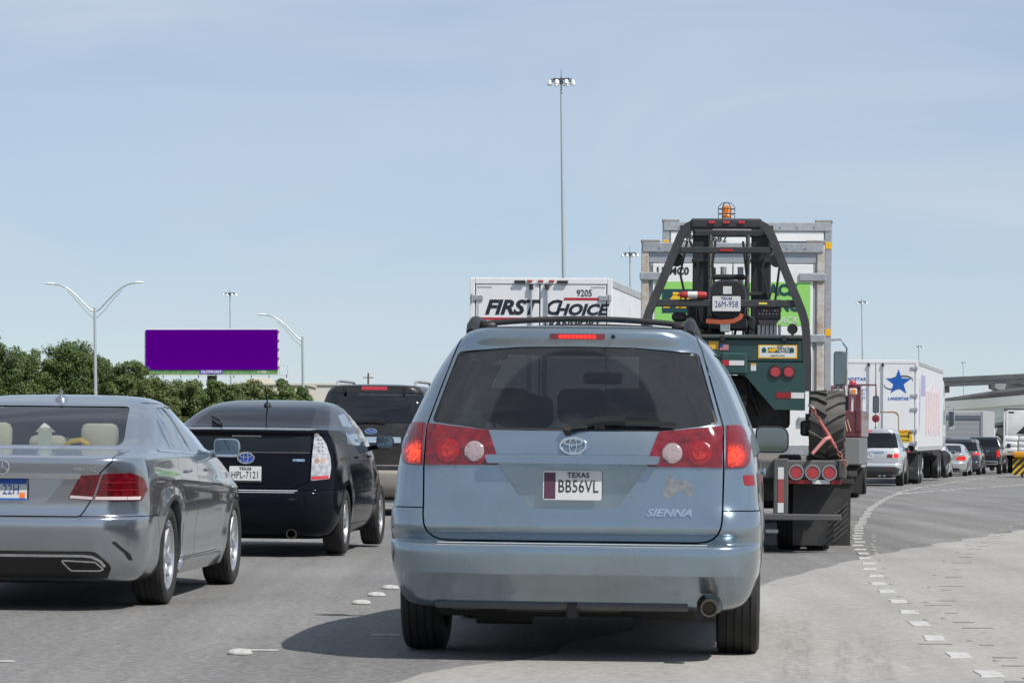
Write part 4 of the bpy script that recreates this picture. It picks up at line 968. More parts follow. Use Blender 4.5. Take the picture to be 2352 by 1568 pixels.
    h = sh.hit(0, .925, 'y')[0]; oval_emblem(go, 0, h.y - .006, .925, 1.15, fill=pm('blue emblem field', (.01, .08, .45), .2, coat=1.))
    sh.letters('badge_lettering', text_mesh('HYBRID', .032, .002, bold=.001), .50, .905, 'y', pm('pale blue badge', (.4, .6, .75), .3, .4), go, .002)
    sh.patch('bumper_film', rpoly([(-.45, .600), (.47, .600), (.50, .622), (-.45, .622)]), 'y', pm('bumper top film', (.40, .43, .46), .5), bo, off=.003, thick=.005, step=.06)
    MB().lathe([(.05, 0), (.05, -.12), (.04, -.12), (.035, -.02), (.001, -.02)], (.44, .20, .215), 'Y', 20).build('exhaust_pipe', MATS['exhaust steel'], root)
    h = sh.hit(0, 1.30, 'z')[0]
    MB().lathe([(.038, 0), (.03, .025), (.001, .04)], (0, 1.30, h.z), 'Z', 14).tube([(0, 1.30, h.z + .02), (-.005, 1.17, h.z + .20)], [.008, .004], 6).build('roof_aerial', BLACK, root)
    pts = [sh.hit(x, y, 'z') for x, y in ((-.26, .22), (-.30, .42), (-.42, .62))]
    MB().tube([q[0] + q[1] * .03 for q in pts], .012, 6, rect=(.02, .03)).build('wiper_arm', BLACK, root)
    for s_ in (1, -1):
        car_mirror(root, s_ * .955, 2.98, 1.07, .18, .135, P, s_)
        for y in (1.62, 2.5):
            q = sh.hit(y, .93, 'x')[0]; MB().box((s_ * (q.x + .01), y - .05, .93), (.022, .19, .024), .01).build('door_handle', P, root)
    wheels4(root, .762, AX, .317, .205, .205, (5, .16))
    MB().box((0, 2.3, .22), (1.35, 3.5, .08), .03).box((0, .45, .20), (.9, .3, .08), .03).build('underbody', MATS['underbody grime'], root)
build_hatch()
# ------------------------------------------------------------------ boxy wagons: sport utility cars and a minivan
def wagon_levels(L_, W, H, zb, zbelt, yb=.12, slope=.35, nose=1.25):
    h = W / 2; zr = H
    return [(zb, .25, L_ - .25, h * .84, .2, .3, .03, .15, .93, .86), (zb + .05, .08, L_ - .12, h * .93, .22, .4, .04, .18, .95, .86), (zb + .17, .015, L_ - .03, h * .975, .22, .45, .05, .2, .965, .87),
            (zb + .32, .0, L_, h * .99, .22, .45, .05, .2, .97, .87), (zb + .38, .01, L_, h * .992, .22, .45, .05, .2, .97, .87), (zb + .40, .06, L_ - .01, h * .994, .2, .45, .045, .2, .97, .87),
            (zbelt - .30, .055, L_ - .04, h, .2, .45, .045, .22, .968, .86), (zbelt - .16, .06, L_ - .14, h * .995, .2, .45, .045, .25, .965, .85), (zbelt - .07, .075, L_ - .5, h * .985, .2, .45, .045, .28, .96, .85),
            (zbelt, yb, L_ - nose, h * .965, .2, .4, .05, .28, .955, .87), (zbelt + .12, yb + slope * .28, L_ - nose - .22, h * .925, .2, .35, .05, .25, .95, .89), (zbelt + .28, yb + slope * .62, L_ - nose - .52, h * .865, .19, .3, .05, .2, .945, .9),
            (zr - .14, yb + slope * .95, L_ - nose - .80, h * .795, .18, .28, .05, .17, .94, .9), (zr - .07, yb + slope * .95, L_ - nose - .95, h * .735, .16, .25, .05, .15, .94, .9), (zr - .03, yb + slope * 1.05, L_ - nose - 1.1, h * .65, .15, .25, .05, .14, .94, .9),
            (zr - .008, yb + slope * 1.6, L_ - nose - 1.3, h * .4, .12, .2, .03, .1, .96, .92), (zr, yb + slope * 2.4, L_ - nose - 1.6, h * .12, .05, .06, .01, .02, 1, 1)]
def wagon(root, P, L_, W, H, zb, zbelt, AX, r, rimmat=None, yb=.12, slope=.35, nose=1.25, lower=None, glassm=None, win_top=None, style=(6, 0), rear_glass=None, hollow=False):
    h = W / 2; lv = wagon_levels(L_, W, H, zb, zbelt, yb, slope, nose)
    sh = Shell(lv, 3, flare_warp(AX, r + .03, .015, r + .07))
    wt = win_top or H - .16
    rw = rpoly([(-h * .86, zbelt + .03, .04), (h * .86, zbelt + .03, .04), (h * .74, wt, .06), (-h * .74, wt, .06)])
    if hollow:
        ws = rpoly([(-h * .80, zbelt + .05, .04), (h * .80, zbelt + .05, .04), (h * .66, H - .13, .06), (-h * .66, H - .13, .06)])
        sh.cut(cabin(lv, .06, zbelt - .35, H - .09, .2, L_ - nose)); sh.cut(MB().prism(rw, 'y', -.5, 1.0, 2)); sh.cut(MB().prism(ws, 'y', L_ - nose - 1.6, L_ + .5, 2))
    sh.cut(arches(AX, r, r + .055, h * .62))
    gate = sh.split(rpoly([(-h * .82, zb + .42, .08), (h * .82, zb + .42, .08), (h * .86, zbelt - .1), (h * .77, wt + .02), (h * .68, H - .05), (-h * .68, H - .05), (-h * .77, wt + .02), (-h * .86, zbelt - .1)]), 'y', -.6, yb + slope + .25, .008)
    bump = sh.split([(-.6, 0), (.50, 0), (.50, zb + .30), (.42, zb + .41), (-.6, zb + .412)], 'x', -2, 2, .006)
    sh.finish('body', [P, TRIMDK, BLACK], root); go = sh.finish('tailgate', [P, TRIMDK, BLACK], root, gate); bo = sh.finish('rear_bumper', [lower or P, TRIMDK, BLACK], root, bump)
    if hollow:
        sh.patch('rear_window', opoly(rw, -.001), 'y', rear_glass or GLASS_DK, go, off=-.005, thick=0, step=.1); sh.patch('windscreen', opoly(ws, -.001), 'f', GLASS_LT, root, off=-.005, thick=0, step=.12)
        for x in (-.4, .4): seat(root, x, L_ - nose - 1.35, zbelt - .5, MATS['grey cloth seat'])
        for x in (-.4, 0, .4): seat(root, x, 1.3, zbelt - .5, MATS['grey cloth seat'])
        MB().box((0, L_ - nose - .75, H - .30), (.22, .03, .06), .02).build('rear_view_mirror', TRIMDK, root)
    else: sh.patch('rear_window', rw, 'y', DARKWIN, go, off=.008, thick=.012, step=.045)
    m = L_ * .47; e = L_ - nose - .35
    side_panes(sh, root, [rpoly([(.42, zbelt + .05, .04), (1.25, zbelt + .04, .03), (1.25, wt - .02, .03), (.62, wt - .03, .08)]), rpoly([(1.32, zbelt + .04, .03), (m - .03, zbelt + .03, .03), (m - .03, wt, .03), (1.32, wt - .01, .03)]), rpoly([(m + .04, zbelt + .03, .03), (e, zbelt + .03, .04), (e - .55, wt - .03, .08), (m + .04, wt, .03)])], glassm or DARKWIN)
    for s_ in (1, -1):
        car_mirror(root, s_ * (h + .10), e - .15, zbelt + .02, .20, .17, BLACK, s_)
    wheels4(root, h - .13, AX, r, .24, r * .62, style, rimmat)
    MB().box((0, L_ / 2, zb + .04), (W * .76, L_ * .8, .1), .03).box((0, .5, zb), (W * .5, .3, .1), .03).build('underbody', MATS['underbody grime'], root)
    return sh, go, bo
def roof_rails(root, sh, x, y0, y1, mat, dz=.05):
    for s_ in (-1, 1):
        pts = []
        for y, d in ((y0, -.01), (y0 + .10, dz * .8), (y0 + .25, dz), (y1 - .25, dz), (y1 - .1, dz * .8), (y1, -.01)):
            pts.append((s_ * x, y, sh.hit(s_ * x, y, 'z')[0].z + d))
        MB().tube(pts, .022, 8).build('roof_rail', mat, root, 60)
# dark SUV with chrome tailgate bar, tan bumper
def build_suv():
    P = pm('dark brown paint', (.020, .018, .017), .3, .3, .5, dirt=.5, dcol=(.085, .078, .07, 1)); TAN = pm('tan bumper', (.27, .25, .22), .5, dirt=.4)
    root = thing('sport_utility_car', 'dark brown sport utility car with tan bumper, between hatchback and minivan', 'SUV', (-2.12, 47.2, gz(47.2)), R(-6.2))
    sh, go, bo = wagon(root, P, 5.2, 1.98, 1.99, .28, 1.36, (1.1, 4.15), .40, yb=.09, slope=.26, lower=TAN, win_top=1.86, hollow=True, glassm=DARKWIN)
    sh.patch('high_brake_lamp', rpoly([(-.19, 1.895, .01), (.20, 1.895, .01), (.20, 1.945, .01), (-.19, 1.945, .01)], 2), 'y', pm('unlit brake lens', (.45, .02, .03), .2, coat=1), go, off=.004, thick=.02, step=.05)
    sh.patch('chrome_bar', rpoly([(-.46, 1.10, .015), (.46, 1.10, .015), (.46, 1.185, .015), (-.46, 1.185, .015)], 3), 'y', CHROME, go, off=.025, thick=.04, step=.06)
    sh.patch('emblem', [(.085 * math.cos(a), 1.27 + .034 * math.sin(a)) for a in np.linspace(0, 6.283, 24, endpoint=False)], 'y', pm('blue oval badge', (.01, .05, .25), .2, coat=1.), go, off=.012, thick=.01, step=.05)
    e = sh.patch('emblem_rim', [(.094 * math.cos(a), 1.27 + .042 * math.sin(a)) for a in np.linspace(0, 6.283, 24, endpoint=False)], 'y', CHROME, go, off=.009, thick=.01, step=.05)
    sh.letters('emblem_lettering', text_mesh('Ford', .055, .001, shear=.3, sx=1.1), 0, 1.27, 'y', CHROME, go, .013)
    for s_ in (1, -1):
        f = (lambda q: q) if s_ > 0 else mir
        sh.patch('tail_lamp', f(rpoly([(.84, 1.30, .01), (.92, 1.30, .03), (.95, .92, .03), (.85, .92, .01)], 3)), 'y', REDGL, root, off=.006, thick=.02, step=.04)
        MB().box((s_ * .46, .30, 1.895), (.035, .04, .11), .006).build('window_hinge', BLACK, go)
    pts = [sh.hit(x, z, 'y') for x, z in ((-.25, 1.40), (0, 1.408), (.22, 1.395))]; MB().tube([q[0] + q[1] * .03 for q in pts], .015, 6, rect=(.02, .035)).build('wiper_blade', BLACK, go)
    sh.strip('tailgate_line', [(x, .76) for x in np.linspace(-.7, .7, 12)], 'y', .016, CHROME, go, off=.003)
    roof_rails(root, sh, .60, .50, 2.3, GALV, .07)
build_suv()
# silver SUV in front of the white semi-trailer
def build_silver_suv():
    P = paint('bright silver paint', lin((205, 208, 212)), .32, .55, 1., dirt=.1); GR = pm('charcoal bumper plastic', (.045, .047, .05), .6)
    Y = 96.2; root = thing('sport_utility_car', 'bright silver sport utility car with charcoal lower bumper, behind the star-logo trailer', 'SUV', (lane(Y) + .22, Y, gz(Y)), lane_yaw(Y))
    sh, go, bo = wagon(root, P, 5.1, 2.0, 1.78, .30, 1.14, (1.08, 4.1), .37, yb=.11, slope=.36, win_top=1.63, hollow=False)
    sh.patch('bumper_plastic', rpoly([(-.97, .30), (.97, .30), (.99, .52, .03), (.75, .60, .05), (-.75, .60, .05), (-.99, .52, .03)]), 'y', GR, bo, off=.004, thick=.01, step=.06)
    sh.patch('high_brake_lamp', rpoly([(-.33, 1.665), (.05, 1.665), (.05, 1.70), (-.33, 1.70)]), 'y', REDLIT, go, off=.006, thick=.01, step=.06)
    for s_ in (1, -1):
        f = (lambda q: q) if s_ > 0 else mir
        a = sh.patch('tail_lamp', f(rpoly([(.50, .85, .02), (.86, .85, .02), (.89, 1.06, .04), (.52, 1.06, .03)], 3)), 'y', CHROME if False else pm('pale lamp', (.6, .58, .58), .15, coat=1.), root, off=.006, thick=.02, step=.04)
        sh.patch('brake_lens', f(rpoly([(.72, .865, .02), (.86, .865, .02), (.875, 1.0, .03), (.73, 1.0, .02)], 3)), 'y', pm('far brake lens', (.5, .02, .02), .2, emit=(1, .05, .02), estr=.5), a, off=.009, thick=.004, step=.05)
        sh.patch('side_lens', f(rpoly([(.51, .865, .01), (.69, .865, .01), (.69, .985, .02), (.53, .985, .02)], 3)), 'y', REDGL, a, off=.009, thick=.004, step=.05)
        sh.patch('bumper_reflector', f([(.50, .485), (.72, .485), (.72, .50), (.50, .50)]), 'y', REDDK, bo, off=.008, thick=.006, step=.06)
    sh.patch('plate_garnish', rpoly([(-.42, 1.02, .01), (.42, 1.02, .01), (.42, 1.07, .01), (-.42, 1.07, .01)], 2), 'y', CHROME, go, off=.02, thick=.03, step=.06)
    plate(root, -.05, .04, .93, 'FKD 418', 'TEXAS', tilt=-3)
    pts = [sh.hit(x, z, 'y') for x, z in ((-.1, 1.17), (.1, 1.19), (.4, 1.20))]; MB().tube([q[0] + q[1] * .025 for q in pts], .012, 6, rect=(.02, .03)).build('wiper_blade', BLACK, go)
    for x in (.30, .44): MB().cyl((x, .35, .33), (x, .10, .33), .05, n=14).build('exhaust_pipe', CHROME, root)
    h = sh.hit(.1, 1.3, 'z')[0]; MB().tube([(.1, 1.3, h.z), (.1, 1.22, h.z + .05), (.1, 1.18, h.z + .055)], [.03, .02, .004], 8).build('roof_aerial', STEELDK, root)
build_silver_suv()
# far queue
def build_far_minivan():
    P = paint('dark grey paint', lin((84, 86, 92)), .32, .7, 1., dirt=.1); Y = 150.0
    root = thing('minivan', 'dark grey minivan with lit brake lamps, in the far queue behind the pickup', 'minivan', (lane(Y) - .15, Y, gz(Y)), lane_yaw(Y))
    sh, go, bo = wagon(root, P, 5.15, 2.0, 1.74, .26, 1.12, (1.05, 4.0), .34, yb=.11, slope=.36)
    for s_ in (1, -1):
        f = (lambda q: q) if s_ > 0 else mir
        sh.patch('tail_lamp', f(rpoly([(.42, .99, .02), (.93, .95, .02), (.93, 1.10, .03), (.50, 1.05, .02)], 3)), 'y', REDLIT, root, off=.006, thick=.02, step=.05)
    sh.patch('chrome_bar', rpoly([(-.5, 1.02), (.45, 1.02), (.45, 1.06), (-.5, 1.06)]), 'y', CHROME, go, off=.02, thick=.03, step=.08)
    sh.patch('plate_recess', rpoly([(-.36, .72, .03), (.36, .72, .03), (.42, .97, .03), (-.42, .97, .03)]), 'y', BLACK, go, off=.002, thick=.004, step=.1)
    plate(root, 0, .02, .86, 'JBX 260'); roof_rails(root, sh, .64, .55, 2.8, STEELDK)
build_far_minivan()
def far_sedan(Y, dx, P, label, wing=False, kz=1., wz=1.):
    root = thing('sedan', label, 'sedan', (lane(Y) + dx, Y, gz(Y)), lane_yaw(Y))
    lv = scale_levels(SEDAN, 4.88, 4.75, wz, kz); AX = (1.08, 3.85); sh = Shell(lv, 3, flare_warp(AX, .33, .014, .38)); sh.cut(arches(AX, .325, .37, .58))
    lid = sh.split(rpoly([(-.50, .62 * kz, .05), (.50, .62 * kz, .05), (.63, .90 * kz), (.70, .975 * kz), (.71, 1.05 * kz), (-.71, 1.05 * kz), (-.70, .975 * kz), (-.63, .90 * kz)]), 'y', -.6, .64, .008)
    sh.finish('body', [P, BLACK, BLACK], root); lo = sh.finish('boot_lid', [P, BLACK, BLACK], root, lid)
    sh.patch('rear_window', rpoly([(-.66, 1.075 * kz, .04), (.66, 1.075 * kz, .04), (.54, 1.38 * kz, .05), (-.54, 1.38 * kz, .05)]), 'y', DARKWIN, root, off=.002, thick=.004, step=.1)
    side_panes(sh, root, [rpoly([(1.06, 1.05 * kz, .02), (2.05, 1.03 * kz, .03), (1.98, 1.37 * kz, .05), (1.42, 1.35 * kz, .1)]), rpoly([(2.12, 1.03 * kz, .03), (3.05, 1.03 * kz, .04), (2.5, 1.34 * kz, .1), (2.05, 1.375 * kz, .04)])], DARKWIN)
    for s_ in (1, -1):
        f = (lambda q: q) if s_ > 0 else mir
        sh.patch('tail_lamp', f(rpoly([(.44, .74 * kz, .02), (.86, .72 * kz, .03), (.87, .90 * kz, .05), (.52, .88 * kz, .03)], 3)), 'y', REDLIT, root, off=.006, thick=.02, step=.05)
        car_mirror(root, s_ * .98, 2.95, 1.04, .19, .13, P, s_)
    sh.patch('bumper_plastic', rpoly([(-.66, .19), (.66, .19), (.6, .36, .06), (-.6, .36, .06)]), 'y', BLACK, root, off=.004, thick=.01, step=.08)
    plate(root, 0, .03, .78 * kz, 'DL2 607'); wheels4(root, .80, AX, .325, .215, .21, (5, .16))
    MB().box((0, 2.4, .22), (1.4, 3.6, .08), .03).build('underbody', MATS['underbody grime'], root)
    if wing: MB().tube([(-.7, .12, 1.07), (0, .09, 1.085), (.7, .12, 1.07)], .03, 6, rect=(.12, .03)).box((-.55, .14, 1.03), (.04, .08, .08)).box((.55, .14, 1.03), (.04, .08, .08)).build('boot_spoiler', P, lo)
far_sedan(130.5, -.1, paint('white pearl paint', lin((226, 228, 230)), .35, .15, 1., dirt=.1), 'white sedan just ahead of the white truck cab in the far queue')
far_sedan(141.5, -.05, paint('light silver paint', lin((196, 199, 203)), .32, .55, 1., dirt=.1), 'light silver sedan with bright brake lamps, behind the dark grey minivan', True)
def build_pickup():
    P = pm('black truck paint', (.012, .013, .016), .25, 0, 1.); Y = 157.5
    root = thing('pickup_truck', 'black pickup truck at the head of the far queue', 'pickup', (lane(Y) + .25, Y, gz(Y)), lane_yaw(Y))
    bl = [(.45, .1, 5.6, .80, .1, .3, .02, .1, .97, .9), (.50, .06, 5.7, .94, .12, .4, .03, .15, .97, .88), (.60, .05, 5.75, .985, .12, .4, .03, .18, .98, .87), (.90, .04, 5.75, 1.0, .1, .4, .03, .2, .98, .87), (1.10, .04, 5.65, .995, .1, .4, .03, .22, .98, .86), (1.22, .05, 5.2, .98, .1, .4, .03, .25, .98, .86), (1.27, .06, 4.4, .965, .1, .4, .03, .2, .98, .88)]
    AX = (1.2, 4.75); sh = Shell(bl, 3, flare_warp(AX, .40, .02, .46)); sh.cut(arches(AX, .40, .46, .62)); sh.cut(MB().box((0, 1.0, 1.3), (1.7, 1.75, 1.0)))
    sh.finish('body', [P, BLACK, BLACK], root)
    ca = [(1.24, 2.0, 4.45, .94, .1, .3, .02, .2, .98, .9), (1.34, 2.02, 4.3, .93, .12, .3, .03, .2, .98, .9), (1.55, 2.10, 3.95, .86, .14, .3, .03, .2, .97, .9), (1.76, 2.2, 3.6, .78, .14, .25, .03, .15, .97, .92), (1.85, 2.26, 3.4, .70, .14, .22, .03, .12, .97, .94), (1.88, 2.5, 3.2, .45, .1, .15, .02, .05, 1, 1), (1.885, 2.7, 3.0, .1, .04, .05, 0, 0, 1, 1)]
    s2 = Shell(ca, 3); s2.finish('cab', [P, BLACK, BLACK], root)
    s2.patch('rear_window', rpoly([(-.74, 1.36, .05), (.74, 1.36, .05), (.66, 1.74, .06), (-.66, 1.74, .06)]), 'y', DARKWIN, root, off=.002, thick=.004, step=.1)
    side_panes(s2, root, [rpoly([(2.25, 1.36, .03), (3.0, 1.36, .03), (2.98, 1.75, .03), (2.4, 1.74, .05)]), rpoly([(3.07, 1.36, .03), (3.95, 1.36, .03), (3.5, 1.70, .08), (3.05, 1.75, .03)])], DARKWIN)
    sh.strip('tailgate_seam', rpoly([(-.76, .68), (.76, .68), (.76, 1.24), (-.76, 1.24)]), 'y', .012, BLACK, root, closed=True)
    for s_ in (1, -1):
        f = (lambda q: q) if s_ > 0 else mir
        sh.patch('tail_lamp', f(rpoly([(.80, .86, .02), (.95, .86, .02), (.95, 1.20, .02), (.80, 1.20, .02)], 2)), 'y', pm('pickup lamp', (.45, .015, .02), .2, emit=(1, .03, .02), estr=.25), root, off=.006, thick=.02, step=.06)
        car_mirror(root, s_ * 1.12, 3.9, 1.42, .2, .24, BLACK, s_)
    MB().box((0, -.02, .58), (1.75, .16, .17), .03).build('rear_bumper', CHROME, root)
    plate(root, 0, -.105, .58, 'CG4 912'); wheels4(root, .86, AX, .40, .26, .23, (6, 0))
    MB().box((0, 2.8, .42), (1.3, 4.6, .16), .03).build('chassis', MATS['underbody grime'], root)
build_pickup()
# ================================================================== TRUCKS AND TRAILERS
def place(Y, X=None, yaw=None): return (lane(Y) if X is None else X, Y, gz(Y)), (lane_yaw(Y) if yaw is None else yaw)
def rearpoly(name, poly, y, d, mat, parent, smooth=0): return MB().prism(poly, 'y', y - d, y).build(name, mat, parent, smooth)
def rect(x0, z0, x1, z1): return [(x0, z0), (x1, z0), (x1, z1), (x0, z1)]
RODM = pm('lock rod steel', (.45, .47, .50), .35, .7)
TWHITE = pm('trailer white', (.76, .77, .78), .35, dirt=.22, dcol=(.42, .41, .39, 1), dscale=1.6)
TSIDE = pm('trailer side skin', (.68, .69, .71), .35, dirt=.3, dcol=(.45, .43, .42, 1), dscale=1.2)
SEAM = pm('black door seal', (.02, .02, .022), .7)
FLAP = pm('mud flap rubber', (.022, .023, .024), .65, dirt=.75, dcol=(.10, .095, .09, 1), dscale=2.5)
TRIM = pm('dark chassis', (.025, .025, .026), .6, dirt=.5)
def truck_wheels(root, ys, x=.93, r=.50, dual=True, rim=None):
    for y in ys:
        for s_ in (1, -1):
            for o in ((0, -.30) if dual else (0,)): wheel(root, s_ * (x + o), y, r, r, .255, .285, 'steel', s_, rim or ALLOY)
def van_trailer(root, L_, W, H, zf, axles, rods, top_lamps=True, hinge_z=(1.4, 2.2, 3.0, 3.7), seam=0.0, skirt=None):
    h = W / 2
    MB().box((0, L_ / 2 + .03, H - .03), (W - .02, L_ - .06, .05), .015).build('roof_skin', TWHITE, root)
    for s_ in (1, -1):
        MB().box((s_ * (h - .02), L_ / 2 + .06, (zf + H) / 2), (.04, L_ - .12, H - zf - .12), .006).build('side_wall', TSIDE, root)
        MB().box((s_ * (h - .012), L_ / 2 + .03, H - .09), (.05, L_ - .06, .14), .008).build('top_rail', pm('top rail', (.50, .49, .49), .4, .4, dirt=.5), root)
        MB().box((s_ * (h - .012), L_ / 2 + .03, zf + .05), (.055, L_ - .06, .16), .008).build('bottom_rail', pm('bottom rail', (.55, .54, .54), .4, .4, dirt=.4), root)
        for k in range(int(L_ / 1.22)): MB().box((s_ * (h + .004), .6 + 1.22 * k, (zf + H) / 2), (.006, .04, H - zf - .35)).build('side_rib', TSIDE, root)
        MB().box((s_ * (h - .04), .03, (zf + H) / 2), (.09, .07, H - zf), .008).build('rear_post', TWHITE, root)
    MB().box((0, .03, H - .05), (W - .18, .08, .11), .008).build('rear_header', TWHITE, root)
    MB().box((0, .05, zf - .02), (W - .02, .10, .17), .01).build('rear_sill', STEELDK, root)
    MB().box((0, L_ - .02, (zf + H) / 2), (W - .1, .05, H - zf - .1)).build('front_wall', TWHITE, root)
    MB().box((0, L_ / 2, zf - .02), (W - .12, L_ - .3, .12)).build('floor_frame', TRIM, root)
    z0, z1 = zf + .07, H - .115
    rearpoly('door_seal', rect(-h + .088, z0 - .005, h - .088, z1 + .012), .055, .01, SEAM, root)
    doors = []
    for a, b in ((-h + .105, seam - .012), (seam + .012, h - .105)):
        doors.append(MB().box(((a + b) / 2, .025, (z0 + z1) / 2), (b - a, .05, z1 - z0), .006).build('rear_door', TWHITE, root))
    for x in rods:
        r_ = MB().cyl((x, -.035, z0 + .05), (x, -.035, z1 + .04), .017, n=10)
        for z in (z0 + .1, z1 - .02): r_.box((x, -.028, z), (.07, .05, .11), .01)
        for k in range(3): r_.box((x, -.02, z0 + (z1 - z0) * (k + 1) / 4), (.05, .035, .05), .008)
        r_.tube([(x, -.05, zf + .55), (x + (.28 if x < seam else .28), -.06, zf + .52)], .014, 6)
        r_.build('lock_rod', RODM, doors[0] if x < seam else doors[1])
        r2 = MB().lathe([(.028, -.09), (.042, -.08), (.042, -.05), (.03, -.04), (.042, -.03), (.042, 0), (.028, .01)], (x, -.035, z1 + .0), 'Z', 10).build('rod_keeper', STEELDK, doors[0] if x < seam else doors[1])
    for s_ in (1, -1):
        for z in hinge_z: MB().box((s_ * (h - .12), -.014, z), (.24, .03, .10), .012).cyl((s_ * (h - .04), -.02, z - .07), (s_ * (h - .04), -.02, z + .07), .02, n=8).build('hinge', GALV, doors[0] if s_ < 0 else doors[1])
    if top_lamps:
        for x in (-.20, 0, .20): MB().box((x, -.03, H - .05), (.10, .03, .035), .008).build('marker_lamp', pm('marker red', (.4, .01, .02), .3, coat=1), root)
        for x in (-.38, .40): MB().box((x, -.03, H - .065), (.20, .06, .05), .008).build('door_stop', SEAM, root)
    for s_ in (1, -1):
        for k in range(2): MB().cyl((s_ * (h - .28 - k * .17), .05, zf - .02), (s_ * (h - .28 - k * .17), -.025, zf - .02), .055, n=18).build('tail_lamp', pm('trailer lamp lit', (.5, .015, .015), .25, emit=(1, .03, .02), estr=.35), root)
        MB().box((s_ * (h - .35), .12, zf - .28), (.09, .08, .42), .01).build('guard_post', TRIM, root)
        rearpoly('mud_flap', rect(s_ * .98 - .30, .16, s_ * .98 + .30, zf - .12), axles[0] - .62, .02, FLAP, root)
    MB().box((0, .10, .50), (W - .3, .09, .10), .012).build('rear_guard', TRIM, root)
    for k in range(5): rearpoly('reflector_tape', rect(-h + .12 + k * .48, zf + .025 - .07, -h + .12 + k * .48 + .24, zf + .06 - .07), -.005, .006, INKR if k % 2 else REFW, root)
    truck_wheels(root, axles, h - .16)
    for y in axles: MB().cyl((-h + .4, y, .5), (h - .4, y, .5), .07, n=10).box((0, y, .72), (1.1, .9, .3), .03).build('axle', TRIM, root)
    return doors
# ------------------------------------------------------------------ white box trailer with italic lettering, left lane
def build_trailer_a():
    loc, yw = place(57.0, .515, R(-8.2)); root = thing('box_trailer', 'white box trailer with red-striped italic lettering on its doors, behind the minivan roof', 'trailer', loc, yw)
    d0, d1 = van_trailer(root, 16.0, 2.6, 4.13, 1.2, (2.0, 3.3), (-.17, .12), hinge_z=(1.6, 2.4, 3.2, 3.77), seam=-.02)
    NAVY = pm('navy lettering', (.012, .018, .028), .5)
    kw = dict(extrude=.003, shear=.28)
    lettering('door_lettering', 'FIRST', .36, (-.56, -.003, 3.59), NAVY, d0, bold=.014, sx=1.12, space=.98, **kw)
    lettering('door_lettering', 'C', .37, (.20, -.003, 3.59), NAVY, d1, bold=.010, sx=1.1, **kw)
    lettering('door_lettering', 'HOICE', .27, (.73, -.003, 3.555), NAVY, d1, bold=.012, sx=1.15, space=1.0, **kw)
    lettering('door_lettering', 'TRANSPORT', .17, (.55, -.003, 3.30), NAVY, d1, bold=.006, sx=1.1, **kw)
    lettering('fleet_number', '9205', .17, (.80, -.003, 3.86), NAVY, d1, extrude=.003, sx=.85, bold=.002)
    rearpoly('red_stripe', [(.42, 3.735), (1.13, 3.735), (1.14, 3.78), (.43, 3.78)], -.001, .003, INKR, d1)
    rearpoly('red_stripe', [(-1.17, 3.37), (-.06, 3.37), (-.05, 3.415), (-1.16, 3.415)], -.001, .003, INKR, d0)
    for x0, x1, z0, z1, d in ((-1.17, -.9, 3.955, 3.985, d0), (.92, 1.18, 3.955, 3.985, d1), (-1.17, -1.14, 3.4, 3.66, d0)): rearpoly('reflector_tape', rect(x0, z0, x1, z1), -.001, .003, pm('grey tape', (.42, .45, .46), .5), d)
    cab_tractor(root, 16.6, pm('trailer a tractor', (.7, .71, .72), .35, coat=.6))
def cab_tractor(root, y0, P, mirror=True, kind='sleeper', w=2.35, hgt=3.55):
    """the tractor coupled to a trailer: frame, sleeper cab, hood, wheels, mirrors"""
    h = w / 2
    MB().box((0, y0 + 2.6, .88), (.9, 6.2, .28), .02).build('tractor_frame', TRIM, root)
    prof = [(y0 + .6, 1.15), (y0 + 3.9, 1.15), (y0 + 3.95, 2.0), (y0 + 3.45, 2.75), (y0 + 2.9, hgt - .1), (y0 + 2.2, hgt), (y0 + .9, hgt), (y0 + .62, hgt - .25)]
    me = MB().prism(prof, 'x', -h, h).mesh('cab'); bm = bmesh.new(); bm.from_mesh(me); bmesh.ops.dissolve_limit(bm, angle_limit=.02, verts=bm.verts, edges=bm.edges); bmesh.ops.bevel(bm, geom=list(bm.edges), offset=.09, segments=3, affect='EDGES', profile=.5); bm.to_mesh(me); bm.free()
    link('tractor_cab', me, P, root, 40)
    MB().box((0, y0 + 4.75, 1.45), (w * .82, 1.7, .95), .14).build('hood', P, root)
    for s_ in (1, -1):
        MB().box((s_ * (h + .005), y0 + 3.2, 2.3), (.02, .8, .55), .008).build('side_window', DARKWIN, root)
        MB().tube([(s_ * h, y0 + 3.7, 2.72), (s_ * (h + .22), y0 + 3.75, 2.74), (s_ * (h + .33), y0 + 3.75, 2.6), (s_ * (h + .33), y0 + 3.75, 1.85), (s_ * h, y0 + 3.7, 1.8)], .022, 8).build('mirror_bracket', CHROME, root)
        m = MB().box((s_ * (h + .22), y0 + 3.72, 2.27), (.20, .09, .56), .04).build('side_mirror', pm('mirror housing', (.10, .105, .11), .35, .4), root); MB().box((s_ * (h + .22), y0 + 3.668, 2.27), (.165, .012, .50), .005).build('mirror_glass', MIRROR, m)
        MB().lathe([(.10, 0), (.10, .05), (.06, .09), (.001, .1)], (s_ * (h + .2), y0 + 3.70, 1.90), 'Y', 16).build('round_mirror', CHROME, root)
        MB().cyl((s_ * (h - .02), y0 + 2.6, .75), (s_ * (h - .02), y0 + 3.9, .75), .30, n=20).build('fuel_tank', CHROME, root)
        wheel(root, s_ * (h - .16), y0 + 5.0, .5, .5, .29, .285, 'steel', s_)
    truck_wheels(root, (y0 - .1, y0 + 1.2), h - .16)
build_trailer_a()
